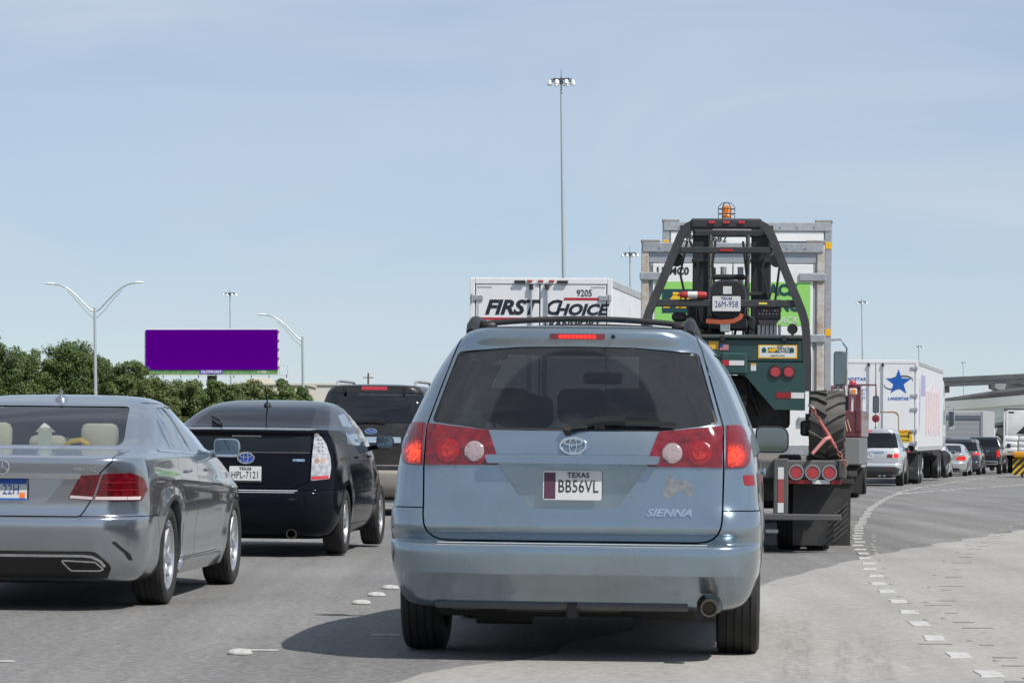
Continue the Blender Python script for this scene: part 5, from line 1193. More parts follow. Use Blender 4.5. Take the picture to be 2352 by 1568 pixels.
# ------------------------------------------------------------------ white semi-trailer with the blue star
def build_trailer_b():
    loc, yw = place(103.0, 12.04, R(-11.0)); root = thing('semi_trailer', 'white semi-trailer with a large blue star on its right rear door', 'trailer', loc, yw)
    d0, d1 = van_trailer(root, 14.6, 2.6, 4.06, 1.12, (1.5, 2.8), (-.30, .16), hinge_z=(1.35, 1.75, 2.45, 2.9, 3.8), seam=-.08, top_lamps=False)
    BL = pm('star blue', (.008, .10, .42), .4)
    star = []
    for k in range(10):
        a = R(90 + 36 * k); r = .44 if k % 2 == 0 else .178; star.append((.67 + r * math.cos(a), 3.33 + r * math.sin(a)))
    rearpoly('blue_star', star, -.001, .004, BL, d1)
    for a0, a1, w0, m in ((-15, 130, .022, STEELDK), (165, 285, .018, STEELDK)):
        o, i = [], []
        for t in np.linspace(R(a0), R(a1), 18):
            wv = w0 * math.sin((t - R(a0)) / (R(a1) - R(a0)) * math.pi) + .004
            for lst, rr in ((o, 1), (i, -1)):
                x, z = (.47 + wv * rr) * math.cos(t), (.20 + wv * rr) * math.sin(t); ca, sa = math.cos(R(12)), math.sin(R(12)); lst.append((.67 + x * ca - z * sa, 3.32 + x * sa + z * ca))
        rearpoly('orbit_swoosh', o + i[::-1], -.0005, .003, m, d1)
    lettering('door_lettering', 'LANDSTAR', .135, (.66, -.004, 2.80), BL, d1, extrude=.003, shear=.2, bold=.004, sx=1.0)
    lettering('door_lettering', 'LANDSTAR', .145, (-.80, -.004, 3.43), BL, d0, extrude=.003, shear=.1, bold=.004, sx=1.0, space=1.15)
    for k, t in enumerate(('Inway', 'Excellence in', 'transport', '& logistics')): lettering('door_lettering', t, .10, (-.62, -.004, 3.22 - .13 * k), BL, d0, extrude=.003)
    MB().box((.36, -.01, 1.95), (.62, .012, .80), .004).build('repair_plate', TWHITE, d1)
    RUSTY = pm('rust stain', (.30, .17, .06), .8, noise=.4, nscale=30)
    rearpoly('rust_edge', [(.07, 2.33), (.50, 2.345), (.60, 2.31), (.665, 2.22), (.68, 1.7), (.70, 1.7), (.69, 2.26), (.63, 2.36), (.5, 2.385), (.07, 2.37)], -.008, .012, RUSTY, d1)
    sg = rearpoly('warning_sign', rect(.70, 1.38, 1.14, 1.78), -.002, .006, pm('sign yellow', (.72, .47, .02), .5), d1)
    lettering('sign_lettering', 'CAUTION', .085, (.90, -.010, 1.71), pm('sign red', (.5, .05, .02), .5), sg, bold=.003, sx=.95)
    lettering('sign_lettering', 'WIDE', .11, (.87, -.010, 1.57), INKK, sg, bold=.004, sx=1.1); lettering('sign_lettering', 'RIGHT TURNS', .05, (.88, -.010, 1.44), INKK, sg, bold=.002)
    rearpoly('sign_arrow', [(1.00, 1.50), (1.04, 1.50), (1.04, 1.66), (1.10, 1.66), (1.10, 1.70), (1.00, 1.70)], -.0085, .003, INKK, sg)
    # faded print on the right side
    PU = pm('faded violet print', (.36, .34, .56), .5, noise=.3, nscale=6); PK = pm('faded pink print', (.66, .50, .52), .5, noise=.15, nscale=5)
    def sidepoly(name, poly, mat): return MB().prism(poly, 'x', 1.302, 1.312).build(name, mat, root, 0)
    sidepoly('side_print', [(1.6, 2.95), (3.9, 2.95), (3.9, 3.62), (1.7, 3.62)], PU); sidepoly('side_print', [(.75, 1.7), (1.0, 2.0), (1.3, 2.9), (.8, 2.9)], PU); sidepoly('side_print', [(.9, 2.9), (1.05, 2.9), (1.0, 3.5), (.95, 3.5)], PU)
    for k in range(6): sidepoly('side_print', [(4.2 + k * 1.5, 1.6 + .2 * (k % 2)), (5.0 + k * 1.5, 1.6), (5.0 + k * 1.5, 3.2 + .15 * (k % 3)), (4.2 + k * 1.5, 3.1)], PK)
    cab_tractor(root, 15.2, pm('star tractor white', (.74, .75, .76), .35, coat=.6), hgt=3.75)
    return root
build_trailer_b()
# ------------------------------------------------------------------ flatbed trailer with containers and a forklift on its tail
FB = (place(32.0, 2.17, R(-5.2)))
def build_flatbed():
    loc, yw = FB; root = thing('flatbed_trailer', 'long flatbed trailer with round red tail lamps and large black mud flaps', 'trailer', (loc[0], loc[1], loc[2]), yw)
    STG = pm('grimy trailer steel', (.09, .09, .092), .55, .3, dirt=.6, dcol=(.16, .145, .13, 1))
    MB().box((0, 8.6, .88), (2.48, 16.9, .12), .012).build('deck', pm('deck planks', (.12, .105, .09), .8, dirt=.5), root)
    MB().box((0, .06, .86), (2.50, .12, .19), .015).build('tail_beam', STG, root)
    for x in (-.45, .45): MB().box((x, 8.6, .68), (.16, 16.4, .30), .01).build('main_rail', TRIM, root)
    RING = pm('lamp ring', (.32, .33, .34), .35, .6)
    for s_ in (1, -1):
        for x in (.74, .907, 1.076):
            o = MB().lathe([(.001, -.012), (.058, -.012), (.062, -.004), (.062, .02)], (s_ * x, -.012, .83), 'Y', 24).build('tail_lamp', pm('dull red lens', (.36, .025, .035), .25, coat=.8, noise=.2, nscale=50), root)
            MB().lathe([(.062, .0), (.064, -.018), (.078, -.018), (.082, 0), (.082, .03)], (s_ * x, -.012, .83), 'Y', 24).build('lamp_ring', RING, o)
        rearpoly('reflector_tape', rect(min(s_ * .62, s_ * .90), .715, max(s_ * .62, s_ * .90), .757), -.001, .006, REDDK, root); rearpoly('reflector_tape', rect(min(s_ * .905, s_ * 1.08), .715, max(s_ * .905, s_ * 1.08), .757), -.001, .006, REFW, root); rearpoly('reflector_tape', rect(min(s_ * 1.085, s_ * 1.2), .715, max(s_ * 1.085, s_ * 1.2), .757), -.001, .006, REDDK, root)
        MB().box((s_ * 1.19, -.02, .86), (.05, .05, .17), .01).build('stake_pocket', TRIM, root)
        p = MB().box((s_ * .585, -.03, .66), (.15, .07, .62), .01).build('guard_post', STG, root)
        rearpoly('post_tape', rect(s_ * .585 - .03, .42, s_ * .585 + .03, .52), -.066, .004, REFW, p); rearpoly('post_tape', rect(s_ * .585 - .03, .525, s_ * .585 + .03, .755), -.066, .004, pm('dull red tape', (.30, .06, .06), .6), p); rearpoly('post_tape', rect(s_ * .585 - .03, .76, s_ * .585 + .03, .88), -.066, .004, REFW, p)
        # mud flap: a hanging sheet with a slight curl
        rows = [[(s_ * 1.00 + x, .42 + .02 * math.sin(x * 7) + .05 * (1 - k / 8) ** 2, .075 + (.64 - .0) * k / 8) for x in np.linspace(-.29, .30, 8)] for k in range(9)]
        mb = MB().grid(rows); mb.grid([[(p_[0], p_[1] + .015, p_[2]) for p_ in r] for r in rows]); mb.build('mud_flap', FLAP, root, 60)
        MB().box((s_ * 1.0, .44, .735), (.66, .05, .05), .006).build('flap_hanger', TRIM, root)
        for k in range(6): MB().box((s_ * 1.20, .40 + .003 * k, .18 + .055 * k), (.20, .008, .012), 0, Matrix.Rotation(R(-42) * s_, 3, 'Y')).build('flap_rib', pm('flap rib', (.075, .072, .068), .7), root)
    MB().box((0, -.03, .375), (2.40, .09, .065), .01).build('rear_guard', STG, root)
    for x in (-.14, .14): MB().box((x * 1.0, .02, .60), (.05, .06, .42)).build('guard_brace', TRIM, root)
    rearpoly('number_tag', rect(.43, .20, .56, .235), .40, .01, REFW, root)
    truck_wheels(root, (1.25, 2.55), .97); truck_wheels(root, (13.9, 15.2), .97)
    for y in (1.25, 2.55): MB().cyl((-.8, y, .5), (.8, y, .5), .07).box((0, y, .62), (1.2, .9, .12), .03).build('axle', TRIM, root)
    # crossmember clutter under the tail
    MB().box((.20, .8, 1.02), (.30, .45, .22), .04, Matrix.Rotation(R(12), 3, 'Y')).build('ramp_hinge', STG, root)
    cab_tractor(root, 14.6, pm('flatbed tractor white', (.72, .73, .74), .35, coat=.6), w=2.40, hgt=3.2)
build_flatbed()
def on_flatbed(y, z=0.0):
    loc, yw = FB; return (loc[0] - math.sin(yw) * y, loc[1] + math.cos(yw) * y, loc[2] + z), yw
def build_container(y, H, W, L_, label, num, first):
    loc, yw = on_flatbed(y, .945); loc = (loc[0] - (.13 if first else 0), loc[1], loc[2]); root = thing('moving_container', label, 'container', loc, yw, None)
    h = W / 2; CW = pm('container white', (.76, .77, .77), .4, dirt=.2, dcol=(.45, .42, .38, 1)); RP = pm('rusty post', (.50, .49, .46), .55, dirt=1.0, dcol=(.26, .13, .05, 1), dscale=5)
    DG = pm('dark green print', (.008, .055, .060), .45); LG = pm('lime green panel', (.27, .60, .14), .45)
    MB().box((0, L_ / 2, H / 2), (W - .10, L_ - .10, H - .10), .02).build('box_body', CW, root)
    for sx in (-1, 1):
        for yy in (.05, L_ - .05): MB().box((sx * (h - .05), yy, H / 2 + .0), (.10, .10, H - .02), .008).build('corner_post', RP if first else GALV, root)
        for yy in (.07, L_ - .07): MB().box((sx * (h - .12), yy, H - .012), (.26, .16, .05), .01).build('corner_casting', pm('casting steel', (.30, .30, .30), .5, .4, dirt=.8, dcol=(.16, .12, .09, 1), dscale=6), root)
    MB().box((0, .035, H - .09), (W - .03, .10, .13), .01).build('rear_header', GALV, root)
    for k in range(9): MB().cyl((-h + .25 + k * (W - .5) / 8, -.01, H - .09), (-h + .25 + k * (W - .5) / 8, -.026, H - .09), .016, n=8).build('rivet', RODM, root)
    MB().box((0, .04, .06), (W - .04, .11, .14), .01).build('rear_sill', GALV, root)
    for sx in (-1, 1): MB().box((sx * (h - .03), L_ / 2, H - .09), (.07, L_ - .2, .12), .01).build('top_rail', GALV, root)
    if first:
        zt = H - .29
        MB().box((0, .045, H - .22), (W - .20, .05, .15), .006).build('header_panel', pm('header grey', (.34, .37, .41), .45, .3), root)
        MB().box((0, .048, zt / 2 + .06), (W - .24, .05, zt - .16), .008).build('door_frame', pm('frame grey', (.30, .31, .33), .5), root)
        d = []
        for sx in (-1, 1): d.append(MB().box((sx * (h - .145) / 2, .028, zt / 2 + .05), (h - .165, .05, zt - .14), .006).build('rear_door', CW, root))
        for sx, dd in ((-1, d[0]), (1, d[1])):
            for z in (.45, 1.55, 2.37): MB().box((sx * (h - .16), -.012, z), (.36, .03, .11), .012).build('hinge', GALV, dd)
            x0, x1 = (-h + .185, -.03) if sx < 0 else (.03, h - .185)
            rearpoly('lime_panel', rect(x0, 1.72, x1, 2.30), .002, .003, LG, dd)
        lettering('container_number', 'UPMC0', .135, (-.80, -.001, 2.44), INKK, d[0], bold=.004, extrude=.002); lettering('container_number', '1493', .135, (-.35, -.001, 2.44), INKK, d[0], bold=.004, extrude=.002)
        bxl = rearpoly('logo_panel', rect(-.94, 1.88, -.40, 2.20), -.0015, .003, DG, d[0]); lettering('logo_lettering', 'ABF', .24, (-.66, -.006, 2.04), pm('logo yellow', (.78, .46, .02), .45), bxl, bold=.022, shear=.3, sx=1.1, extrude=.002)
        lettering('door_lettering', 'U-PACK', .20, (.53, -.003, 2.19), DG, d[1], bold=.011, sx=.95, extrude=.002)
        lettering('door_lettering', 'MOVING', .20, (.53, -.003, 1.98), DG, d[1], bold=.011, sx=.92, extrude=.002)
        lettering('door_lettering', 'U-PACK', .12, (.66, -.003, 1.79), pm('pale grey print', (.55, .57, .56), .5), d[1], shear=.2, bold=.002, extrude=.002)
    else:
        dd = MB().box((0, .03, H / 2), (W - .24, .05, H - .32), .006).build('rear_door', CW, root)
        lettering('container_number', 'UPMC0' + num, .14, (-.62, -.001, H - .27), INKK, dd, bold=.002, extrude=.002)
        rearpoly('dark_band', rect(.45, H - .75, h - .15, H - .30), .002, .004, DG, dd)
        rearpoly('pale_swoosh', [(.55, H - .40), (.72, H - .36), (.77, H - .37), (.59, H - .43)], -.0025, .003, PLATEW, dd)
        for sx, z in ((-1, H - .34), (1, H - .36), (1, H - 1.62)): MB().box((sx * (h - .05), -.005, z), (.085, .012, .10), .003).build('yellow_reflector', pm('reflector yellow', (.75, .42, .02), .4), root)
    return root
build_container(10.0, 2.85, 2.45, 2.9, 'white moving container with lime green lettered doors and rusty posts, behind the forklift', '1493', True)
build_container(13.6, 3.37, 2.46, 2.6, 'taller white container with galvanised top rail, farthest on the flatbed trailer', '682', False)
# ------------------------------------------------------------------ forklift standing on the tail of the flatbed
def lug_tyre(parent, x, y, z, r, w, side):
    mb = MB(); h = w / 2; rb = r - .035
    mb.lathe([(r * .52, -h * .85), (r * .62, -h * .98), (rb * .85, -h), (rb * .97, -h * .93), (rb, -h * .6), (rb, h * .6), (rb * .97, h * .93), (rb * .85, h), (r * .62, h * .98), (r * .52, h * .85)], n=40, closed=True)
    n = 15
    for k in range(n):
        for s_ in (-1, 1):
            a0 = 2 * math.pi * (k + (.25 if s_ > 0 else -.25)) / n; vs = []
            for (u, ang, th) in ((.03, a0, .075), (.62, a0 - .20, .085), (1.02, a0 - .30, .10)):
                for rr in (rb * .94, r if u < 1 else r * .965):
                    for e in (-1, 1): vs.append((s_ * u * h, rr * math.cos(ang + e * th / 2 * (1.25 if rr < r * .93 else .8)), rr * math.sin(ang + e * th / 2 * (1.25 if rr < r * .93 else .8))))
            fs = []
            for q in range(2):
                b = q * 4; fs += [(b, b + 1, b + 5, b + 4), (b + 2, b + 6, b + 7, b + 3), (b, b + 4, b + 6, b + 2), (b + 1, b + 3, b + 7, b + 5)]
            fs += [(0, 2, 3, 1), (8, 9, 11, 10)]; mb.add(vs, fs)
    o = mb.build('lug_tyre', pm('lug rubber', (.065, .062, .058), .75, dirt=.8, dcol=(.19, .175, .155, 1), dscale=5), parent, 30); o.location = (x, y, z)
    MB().lathe([(r * .54, h * .8), (r * .48, h * .4), (r * .2, h * .35), (.001, h * .4)], n=24).lathe([(r * .54, -h * .8), (r * .48, -h * .4), (r * .2, -h * .35), (.001, -h * .4)], n=24).build('rim', pm('cream rim', (.5, .48, .42), .5), o, 30)
    return o
def build_forklift():
    loc, yw = on_flatbed(0, .945); root = thing('forklift', 'dark green truck-mounted forklift with black roll cage, on the flatbed tail', 'forklift', loc, yw)
    G = pm('forklift green', (.010, .048, .046), .38, 0, .25, dirt=.35, dcol=(.07, .075, .07, 1)); K = pm('cage black', (.030, .032, .035), .45, dirt=.35, dcol=(.09, .085, .08, 1))
    D = .945
    def Z(z): return z - D
    # counterweight
    MB().box((0, .82, Z(2.075)), (1.66, 1.0, .25), .02).build('counterweight', G, root)
    MB().box((-.02, .80, Z(2.215)), (1.62, 1.04, .04), .01).build('top_plate', pm('top plate grey', (.05, .06, .062), .5), root)
    for s_ in (1, -1):
        MB().prism([(s_ * .12, Z(1.955)), (s_ * .825, Z(1.955)), (s_ * .825, Z(1.467)), (s_ * .51, Z(1.467)), (s_ * .22, Z(1.80)), (s_ * .12, Z(1.83))], 'y', .30, 1.2).build('side_weight', G, root, 0)
        for x in (.52, .657):
            o = MB().lathe([(.001, -.014), (.052, -.014), (.056, 0)], (s_ * x, .298, Z(1.858)), 'Y', 22).build('tail_lamp', pm('forklift lamp red', (.36, .012, .02), .2, coat=1.), root); MB().lathe([(.056, 0), (.058, -.02), (.068, -.018), (.072, 0), (.072, .02)], (s_ * x, .298, Z(1.858)), 'Y', 22).build('lamp_ring', STEELDK, o)
        rearpoly('reflector_tape', rect(min(s_ * .53, s_ * .68), Z(1.585), max(s_ * .53, s_ * .68), Z(1.645)), .299, .004, REDDK, root); rearpoly('reflector_tape', rect(min(s_ * .682, s_ * .815), Z(1.585), max(s_ * .682, s_ * .815), Z(1.645)), .299, .004, REFW, root)
        lug_tyre(root, s_ * 1.055, .75, Z(1.315), .365, .37, s_)
        MB().cyl((s_ * .83, .75, Z(1.315)), (s_ * .95, .75, Z(1.315)), .12, n=14).build('wheel_hub', K, root)
        MB().box((s_ * .86, 2.0, Z(1.28)), (.16, 2.4, .16), .02).build('support_arm', G, root)
    lug_tyre(root, .05, .62, Z(1.315), .33, .34, 1)
    MB().box((.02, 1.1, Z(1.55)), (1.3, .8, .55), .05).build('engine_block', pm('greasy engine', (.02, .02, .02), .6, noise=.5, nscale=14), root)
    for k in range(4): MB().tube([(-.35 + .2 * k, .62, Z(1.75)), (-.3 + .2 * k, .55, Z(1.55)), (-.1 + .15 * k, .6, Z(1.42))], .025, 8).build('hydraulic_hose', BLACK, root)
    bx = MB().box((.095, .22, Z(1.935)), (.27, .20, .225), .02).build('tool_box', G, root); rearpoly('reflector_tape', rect(-.04, Z(1.915), .045, Z(1.965)), .119, .004, INKR, bx); rearpoly('reflector_tape', rect(.047, Z(1.915), .20, Z(1.965)), .119, .004, REFW, bx)
    # stickers
    st = rearpoly('company_sticker', rect(.34, Z(1.995), .74, Z(2.135)), .318, .003, pm('sticker yellow', (.75, .42, .02), .45), root); rearpoly('sticker_field', rect(.352, Z(2.007), .728, Z(2.123)), .3165, .003, PLATEW, st)
    lg = rearpoly('sticker_logo', rect(.44, Z(2.055), .525, Z(2.105)), .313, .0015, MATS['dark green print'], st); lettering('sticker_lettering', 'ABF', .05, (.482, .3105, Z(2.08)), MATS['logo yellow'], lg, shear=.3, bold=.003, extrude=.0005)
    lettering('sticker_lettering', 'U-PACK', .04, (.60, .3125, Z(2.093)), MATS['dark green print'], st, bold=.001, extrude=.0005); lettering('sticker_lettering', 'MOVING', .04, (.60, .3125, Z(2.062)), MATS['dark green print'], st, bold=.001, extrude=.0005); lettering('sticker_lettering', 'upack.com', .034, (.54, .3125, Z(2.025)), INKK, st, extrude=.0005)
    for x in (.40, .685): rearpoly('sticker_house', [(x - .022, Z(2.055)), (x + .022, Z(2.055)), (x + .022, Z(2.092)), (x, Z(2.11)), (x - .022, Z(2.092))], .313, .0015, MATS['dark green print'], st); 
    rearpoly('orange_sticker', rect(-.17, Z(2.085), -.07, Z(2.165)), .318, .003, pm('sticker orange', (.7, .38, .03), .5), root)
    fl = rearpoly('flag_sticker', rect(-.055, Z(2.075), .035, Z(2.135)), .318, .003, PLATEW, root)
    for k in range(4): rearpoly('flag_stripe', rect(-.055, Z(2.078 + k * .0165), .035, Z(2.087 + k * .0165)), .3145, .001, INKR, fl)
    rearpoly('flag_canton', rect(-.055, Z(2.105), -.02, Z(2.135)), .313, .001, INKB, fl)
    ws_ = rearpoly('warning_sticker', rect(.265, Z(1.865), .32, Z(1.94)), .299, .003, PLATEW, root); rearpoly('warning_band', rect(.265, Z(1.925), .32, Z(1.94)), .295, .001, MATS['sticker orange'], ws_)
    for x in (-.03, .60): MB().box((x, .30, Z(2.195)), (.055, .05, .07), .012).build('hood_latch', BLACK, root)
    # roll cage
    def cage(s_): return [(s_ * .845, .36, Z(1.66)), (s_ * .845, .36, Z(1.95)), (s_ * .83, .36, Z(2.27)), (s_ * .815, .37, Z(2.38)), (s_ * .785, .375, Z(2.48)), (s_ * .62, .40, Z(2.88)), (s_ * .50, .42, Z(3.18)), (s_ * .475, .42, Z(3.245)), (s_ * .445, .425, Z(3.30)), (s_ * .405, .43, Z(3.345)), (s_ * .35, .43, Z(3.375)), (s_ * .28, .43, Z(3.385))]
    MB().tube(cage(1) + cage(-1)[::-1], .05, rect=(.085, .10), up=(0, 1, 0)).build('roll_cage', K, root, 30)
    for s_ in (1, -1): MB().tube([(s_ * .44, .43, Z(3.33)), (s_ * .44, 1.0, Z(3.36)), (s_ * .44, 1.5, Z(3.34))], .04, rect=(.08, .08)).build('roof_rail', K, root, 30)
    MB().box((0, .42, Z(3.385)), (.74, .12, .105), .02).build('roof_beam', K, root)
    for x in (-.15, 0, .155): MB().box((x, .352, Z(3.395)), (.07, .02, .03), .006).build('marker_lamp', MATS['marker red'], root)
    MB().box((0, .41, Z(3.11)), (.96, .06, .065), .008).build('cross_bar', K, root); MB().box((.0, .376, Z(3.11)), (.14, .008, .02)).build('bar_reflector', INKR, root)
    MB().box((0, .39, Z(2.56)), (1.50, .07, .075), .008).build('cross_bar', K, root)
    YT = pm('yellow tape', (.72, .60, .08), .5)
    for x, z, a in ((.385, 2.56, 0), (.775, 2.51, -66), (-.775, 2.51, 66)): MB().box((x, .335, Z(z)), (.085, .006, .018), 0, Matrix.Rotation(R(-a), 3, 'Y')).build('tape_mark', YT, root)
    # mast behind
    for s_ in (1, -1):
        x = s_ * .31 + .04
        MB().box((x, 1.35, Z(2.55)), (.21, .16, 1.72), .012).build('mast_column', pm('mast black', (.022, .024, .028), .45), root)
        for k in range(44): pass
        MB().tube([(s_ * .20 + .01, 1.24, Z(1.9)), (s_ * .20 + .01, 1.24, Z(3.32))], .012, rect=(.03, .03)).build('lift_chain', pm('chain steel', (.16, .15, .14), .5, .6, noise=.8, nscale=70), root)
        MB().cyl((s_ * .09 + .045, 1.2, Z(2.75)), (s_ * .09 + .045, 1.2, Z(2.98)), .032, n=14).build('lift_cylinder', GALV, root)
        MB().lathe([(.001, 0), (.07, 0), (.075, .02), (.06, .09), (.001, .11)], (s_ * .52, .55, Z(3.02)), 'Y', 16).build('work_lamp', BLACK, root)
    MB().box((.04, 1.3, Z(3.34)), (.80, .12, .07), .01).build('mast_tie', K, root)
    # beacon
    b = MB().lathe([(.05, 0), (.052, .02), (.045, .03), (.045, .11), (.03, .125), (.001, .128)], (0, .45, Z(3.45)), 'Z', 18).build('beacon', pm('amber beacon', (.70, .20, .015), .2, coat=1.), root)
    c = MB()
    for k in range(6):
        a = k * math.pi / 3; c.tube([(.085 * math.cos(a), .45 + .085 * math.sin(a), Z(3.44)), (.085 * math.cos(a), .45 + .085 * math.sin(a), Z(3.56)), (.05 * math.cos(a), .45 + .05 * math.sin(a), Z(3.60)), (0, .45, Z(3.61))], .004, 5)
    for z in (3.49, 3.54): c.tube([(.085 * math.cos(a), .45 + .085 * math.sin(a), Z(z)) for a in np.linspace(0, 6.2832, 16)], .004, 5)
    c.build('beacon_cage', K, b)
    # seat, controls, plate and loose bits
    sb = MB(); rows = []
    for yy, sc in ((.60, .90), (.57, 1.), (.50, 1.), (.46, .9)):
        rows.append([(.02 + .20 * sc * math.copysign(abs(math.cos(t)) ** .6, math.cos(t)), yy, Z(2.60) + .21 * sc * math.copysign(abs(math.sin(t)) ** .7, math.sin(t))) for t in np.linspace(0, 2 * math.pi, 24, endpoint=False)])
    sb.grid(rows, wrap=True); sb.add(rows[0], [tuple(range(24))]); sb.add(rows[-1], [tuple(range(24))])
    seat_ = sb.build('seat_back', pm('black vinyl', (.016, .016, .018), .4), root, 50); rearpoly('paper_note', rect(-.03, Z(2.66), .06, Z(2.74)), .459, .004, PLATEW, seat_)
    MB().box((.02, .65, Z(2.36)), (.40, .4, .14), .04).build('seat_cushion', MATS['black vinyl'], root)
    plate(root, .01, .335, Z(2.555), '26M-958', 'TEXAS', ink=pm('plate navy ink', (.03, .05, .20), .5), w=.29, h=.155)
    ex = MB().lathe([(.001, 0), (.03, .01), (.034, .03), (.034, .24), (.028, .27), (.014, .285), (.014, .31)], (0, 0, 0), 'X', 18).build('fire_extinguisher', pm('extinguisher red', (.42, .04, .04), .4), root); ex.location = (-.19, .36, Z(2.645)); ex.rotation_euler = (0, 0, math.pi)
    MB().lathe([(.0355, .10), (.0355, .20)], (0, 0, 0), 'X', 18).build('extinguisher_label', PLATEW, ex); MB().box((.33, 0, .01), (.06, .03, .03), .006).build('extinguisher_valve', pm('valve yellow', (.7, .45, .03), .4), ex)
    MB().tube([(-.20, .34, Z(2.375)), (-.05, .335, Z(2.365)), (.08, .335, Z(2.375)), (.15, .34, Z(2.41)), (.17, .345, Z(2.45))], .01, rect=(.005, .045)).build('orange_strap', pm('orange webbing', (.34, .075, .03), .8), root)
    MB().box((-.005, .45, Z(2.315)), (.10, .05, .10), .012).build('rear_work_lamp', pm('lamp face', (.55, .57, .58), .15, .5), root)
    cp = MB().box((.44, .50, Z(2.46)), (.255, .16, .13), .015).build('control_panel', K, root)
    for k in range(8): MB().cyl((.34 + .028 * k, .42, Z(2.49)), (.34 + .028 * k, .405, Z(2.49)), .008, n=8).build('switch_knob', [INKR, INKB, REFW, AMBER][k % 4], cp)
    for k in range(6): MB().cyl((.345 + .036 * k, .42, Z(2.455)), (.345 + .036 * k, .405, Z(2.455)), .006, n=8).build('switch_knob', REFW, cp)
    MB().prism([(.33, Z(2.40)), (.55, Z(2.40)), (.52, Z(2.345)), (.35, Z(2.345))], 'y', .42, .5).build('panel_hood', K, root, 0)
    for k in range(6): MB().box((.345 + .042 * k, .52, Z(2.28)), (.032, .02, .135), .005).build('white_lever', PLATEW, root)
    MB().lathe([(.001, 0), (.05, 0), (.055, .015), (.04, .07), (.001, .09)], (.69, .36, Z(2.30)), 'Y', 18).cyl((.69, .40, Z(2.22)), (.69, .40, Z(2.28)), .015).build('round_lamp', BLACK, root)
    MB().box((-.48, .5, Z(2.42)), (.16, .12, .10), .03).cyl((-.47, .5, Z(2.22)), (-.47, .5, Z(2.40)), .02).build('side_lamp', BLACK, root)
    for k, (x, x2) in enumerate(((-.43, -.5), (-.40, -.30), (-.13, -.16), (.16, .2), (.44, .36), (.47, .55))):
        MB().tube([(x, 1.18, Z(2.0)), (x + .02, 1.14, Z(2.5)), (x2, 1.12, Z(2.9 + .05 * (k % 3))), (x, 1.16, Z(3.25))], .013, 6).build('hydraulic_hose', BLACK, root)
    for x, z, w, h2 in ((-.26, 2.30, .14, .16), (.24, 2.32, .10, .24), (-.12, 2.27, .2, .10), (.02, 2.86, .34, .05), (.04, 2.42, .46, .06), (-.36, 2.48, .08, .3)):
        MB().box((x, .95, Z(z)), (w, .2, h2), .012).build('machinery_block', MATS['greasy engine'], root)
    for k in range(5): MB().tube([(-.3 + .13 * k, .62, Z(2.24)), (-.28 + .13 * k, .58, Z(2.33)), (-.2 + .12 * k, .7, Z(2.30 + .03 * (k % 2)))], .014, 6).build('hydraulic_hose', BLACK, root)
    for s_ in (-1, 1):
        for z in (2.0, 2.35, 2.7, 3.05): MB().box((s_ * .31 + .04, 1.255, Z(z)), (.23, .03, .035), .004).build('mast_bracket', STEELDK, root)
    for x in (-.7, -.35, .05, .4, .75): MB().cyl((x, .302, Z(1.985)), (x, .29, Z(1.985)), .012, n=8).build('body_bolt', STEELDK, root)
    MB().box((.10, .9, Z(1.22)), (.16, .2, .30), .01).box((.30, 1.0, Z(1.10)), (.24, .2, .10), .01).build('white_tank', WHITEP, root)
build_forklift()
def build_binder():
    loc, yw = on_flatbed(-.12, 0); root = thing('chain_binder', 'red chain binder strapped across the lug tyre to the flatbed deck', 'chain binder', loc, yw)
    RD = pm('chipped red paint', (.30, .035, .03), .5, dirt=.5, dcol=(.4, .3, .28, 1), dscale=20)
    p0, p1 = Vector((.885, .30, 1.50)), Vector((1.235, .08, .93)); mb = MB()
    for k in range(14):
        t = k / 13; c = p0.lerp(p1, t)
        if .28 < t < .72: continue
        pts = [(c + (p1 - p0).normalized() * (.035 * math.cos(a)) + (Vector((1, .3, .3)) if k % 2 else Vector((0, 1, 0))).normalized() * (.018 * math.sin(a))) for a in np.linspace(0, 6.2832, 9)]
        mb.tube(pts, .008, 5)
    mb.build('chain', pm('chain rust', (.22, .08, .06), .6), root)
    a, b = p0.lerp(p1, .25), p0.lerp(p1, .74); MB().tube([a, a.lerp(b, .5), b], [.014, .024, .014], 8).build('binder_barrel', RD, root)
    MB().tube([p0.lerp(p1, .55), Vector((1.03, .10, 1.17)), Vector((.90, .06, 1.02))], [.022, .02, .017], 8).build('binder_handle', pm('worn pink handle', (.50, .20, .19), .5), root)
    MB().cyl((.86, .32, 1.52), (.92, .30, 1.48), .014, n=8).build('chain_hook', GALV, root)
build_binder()
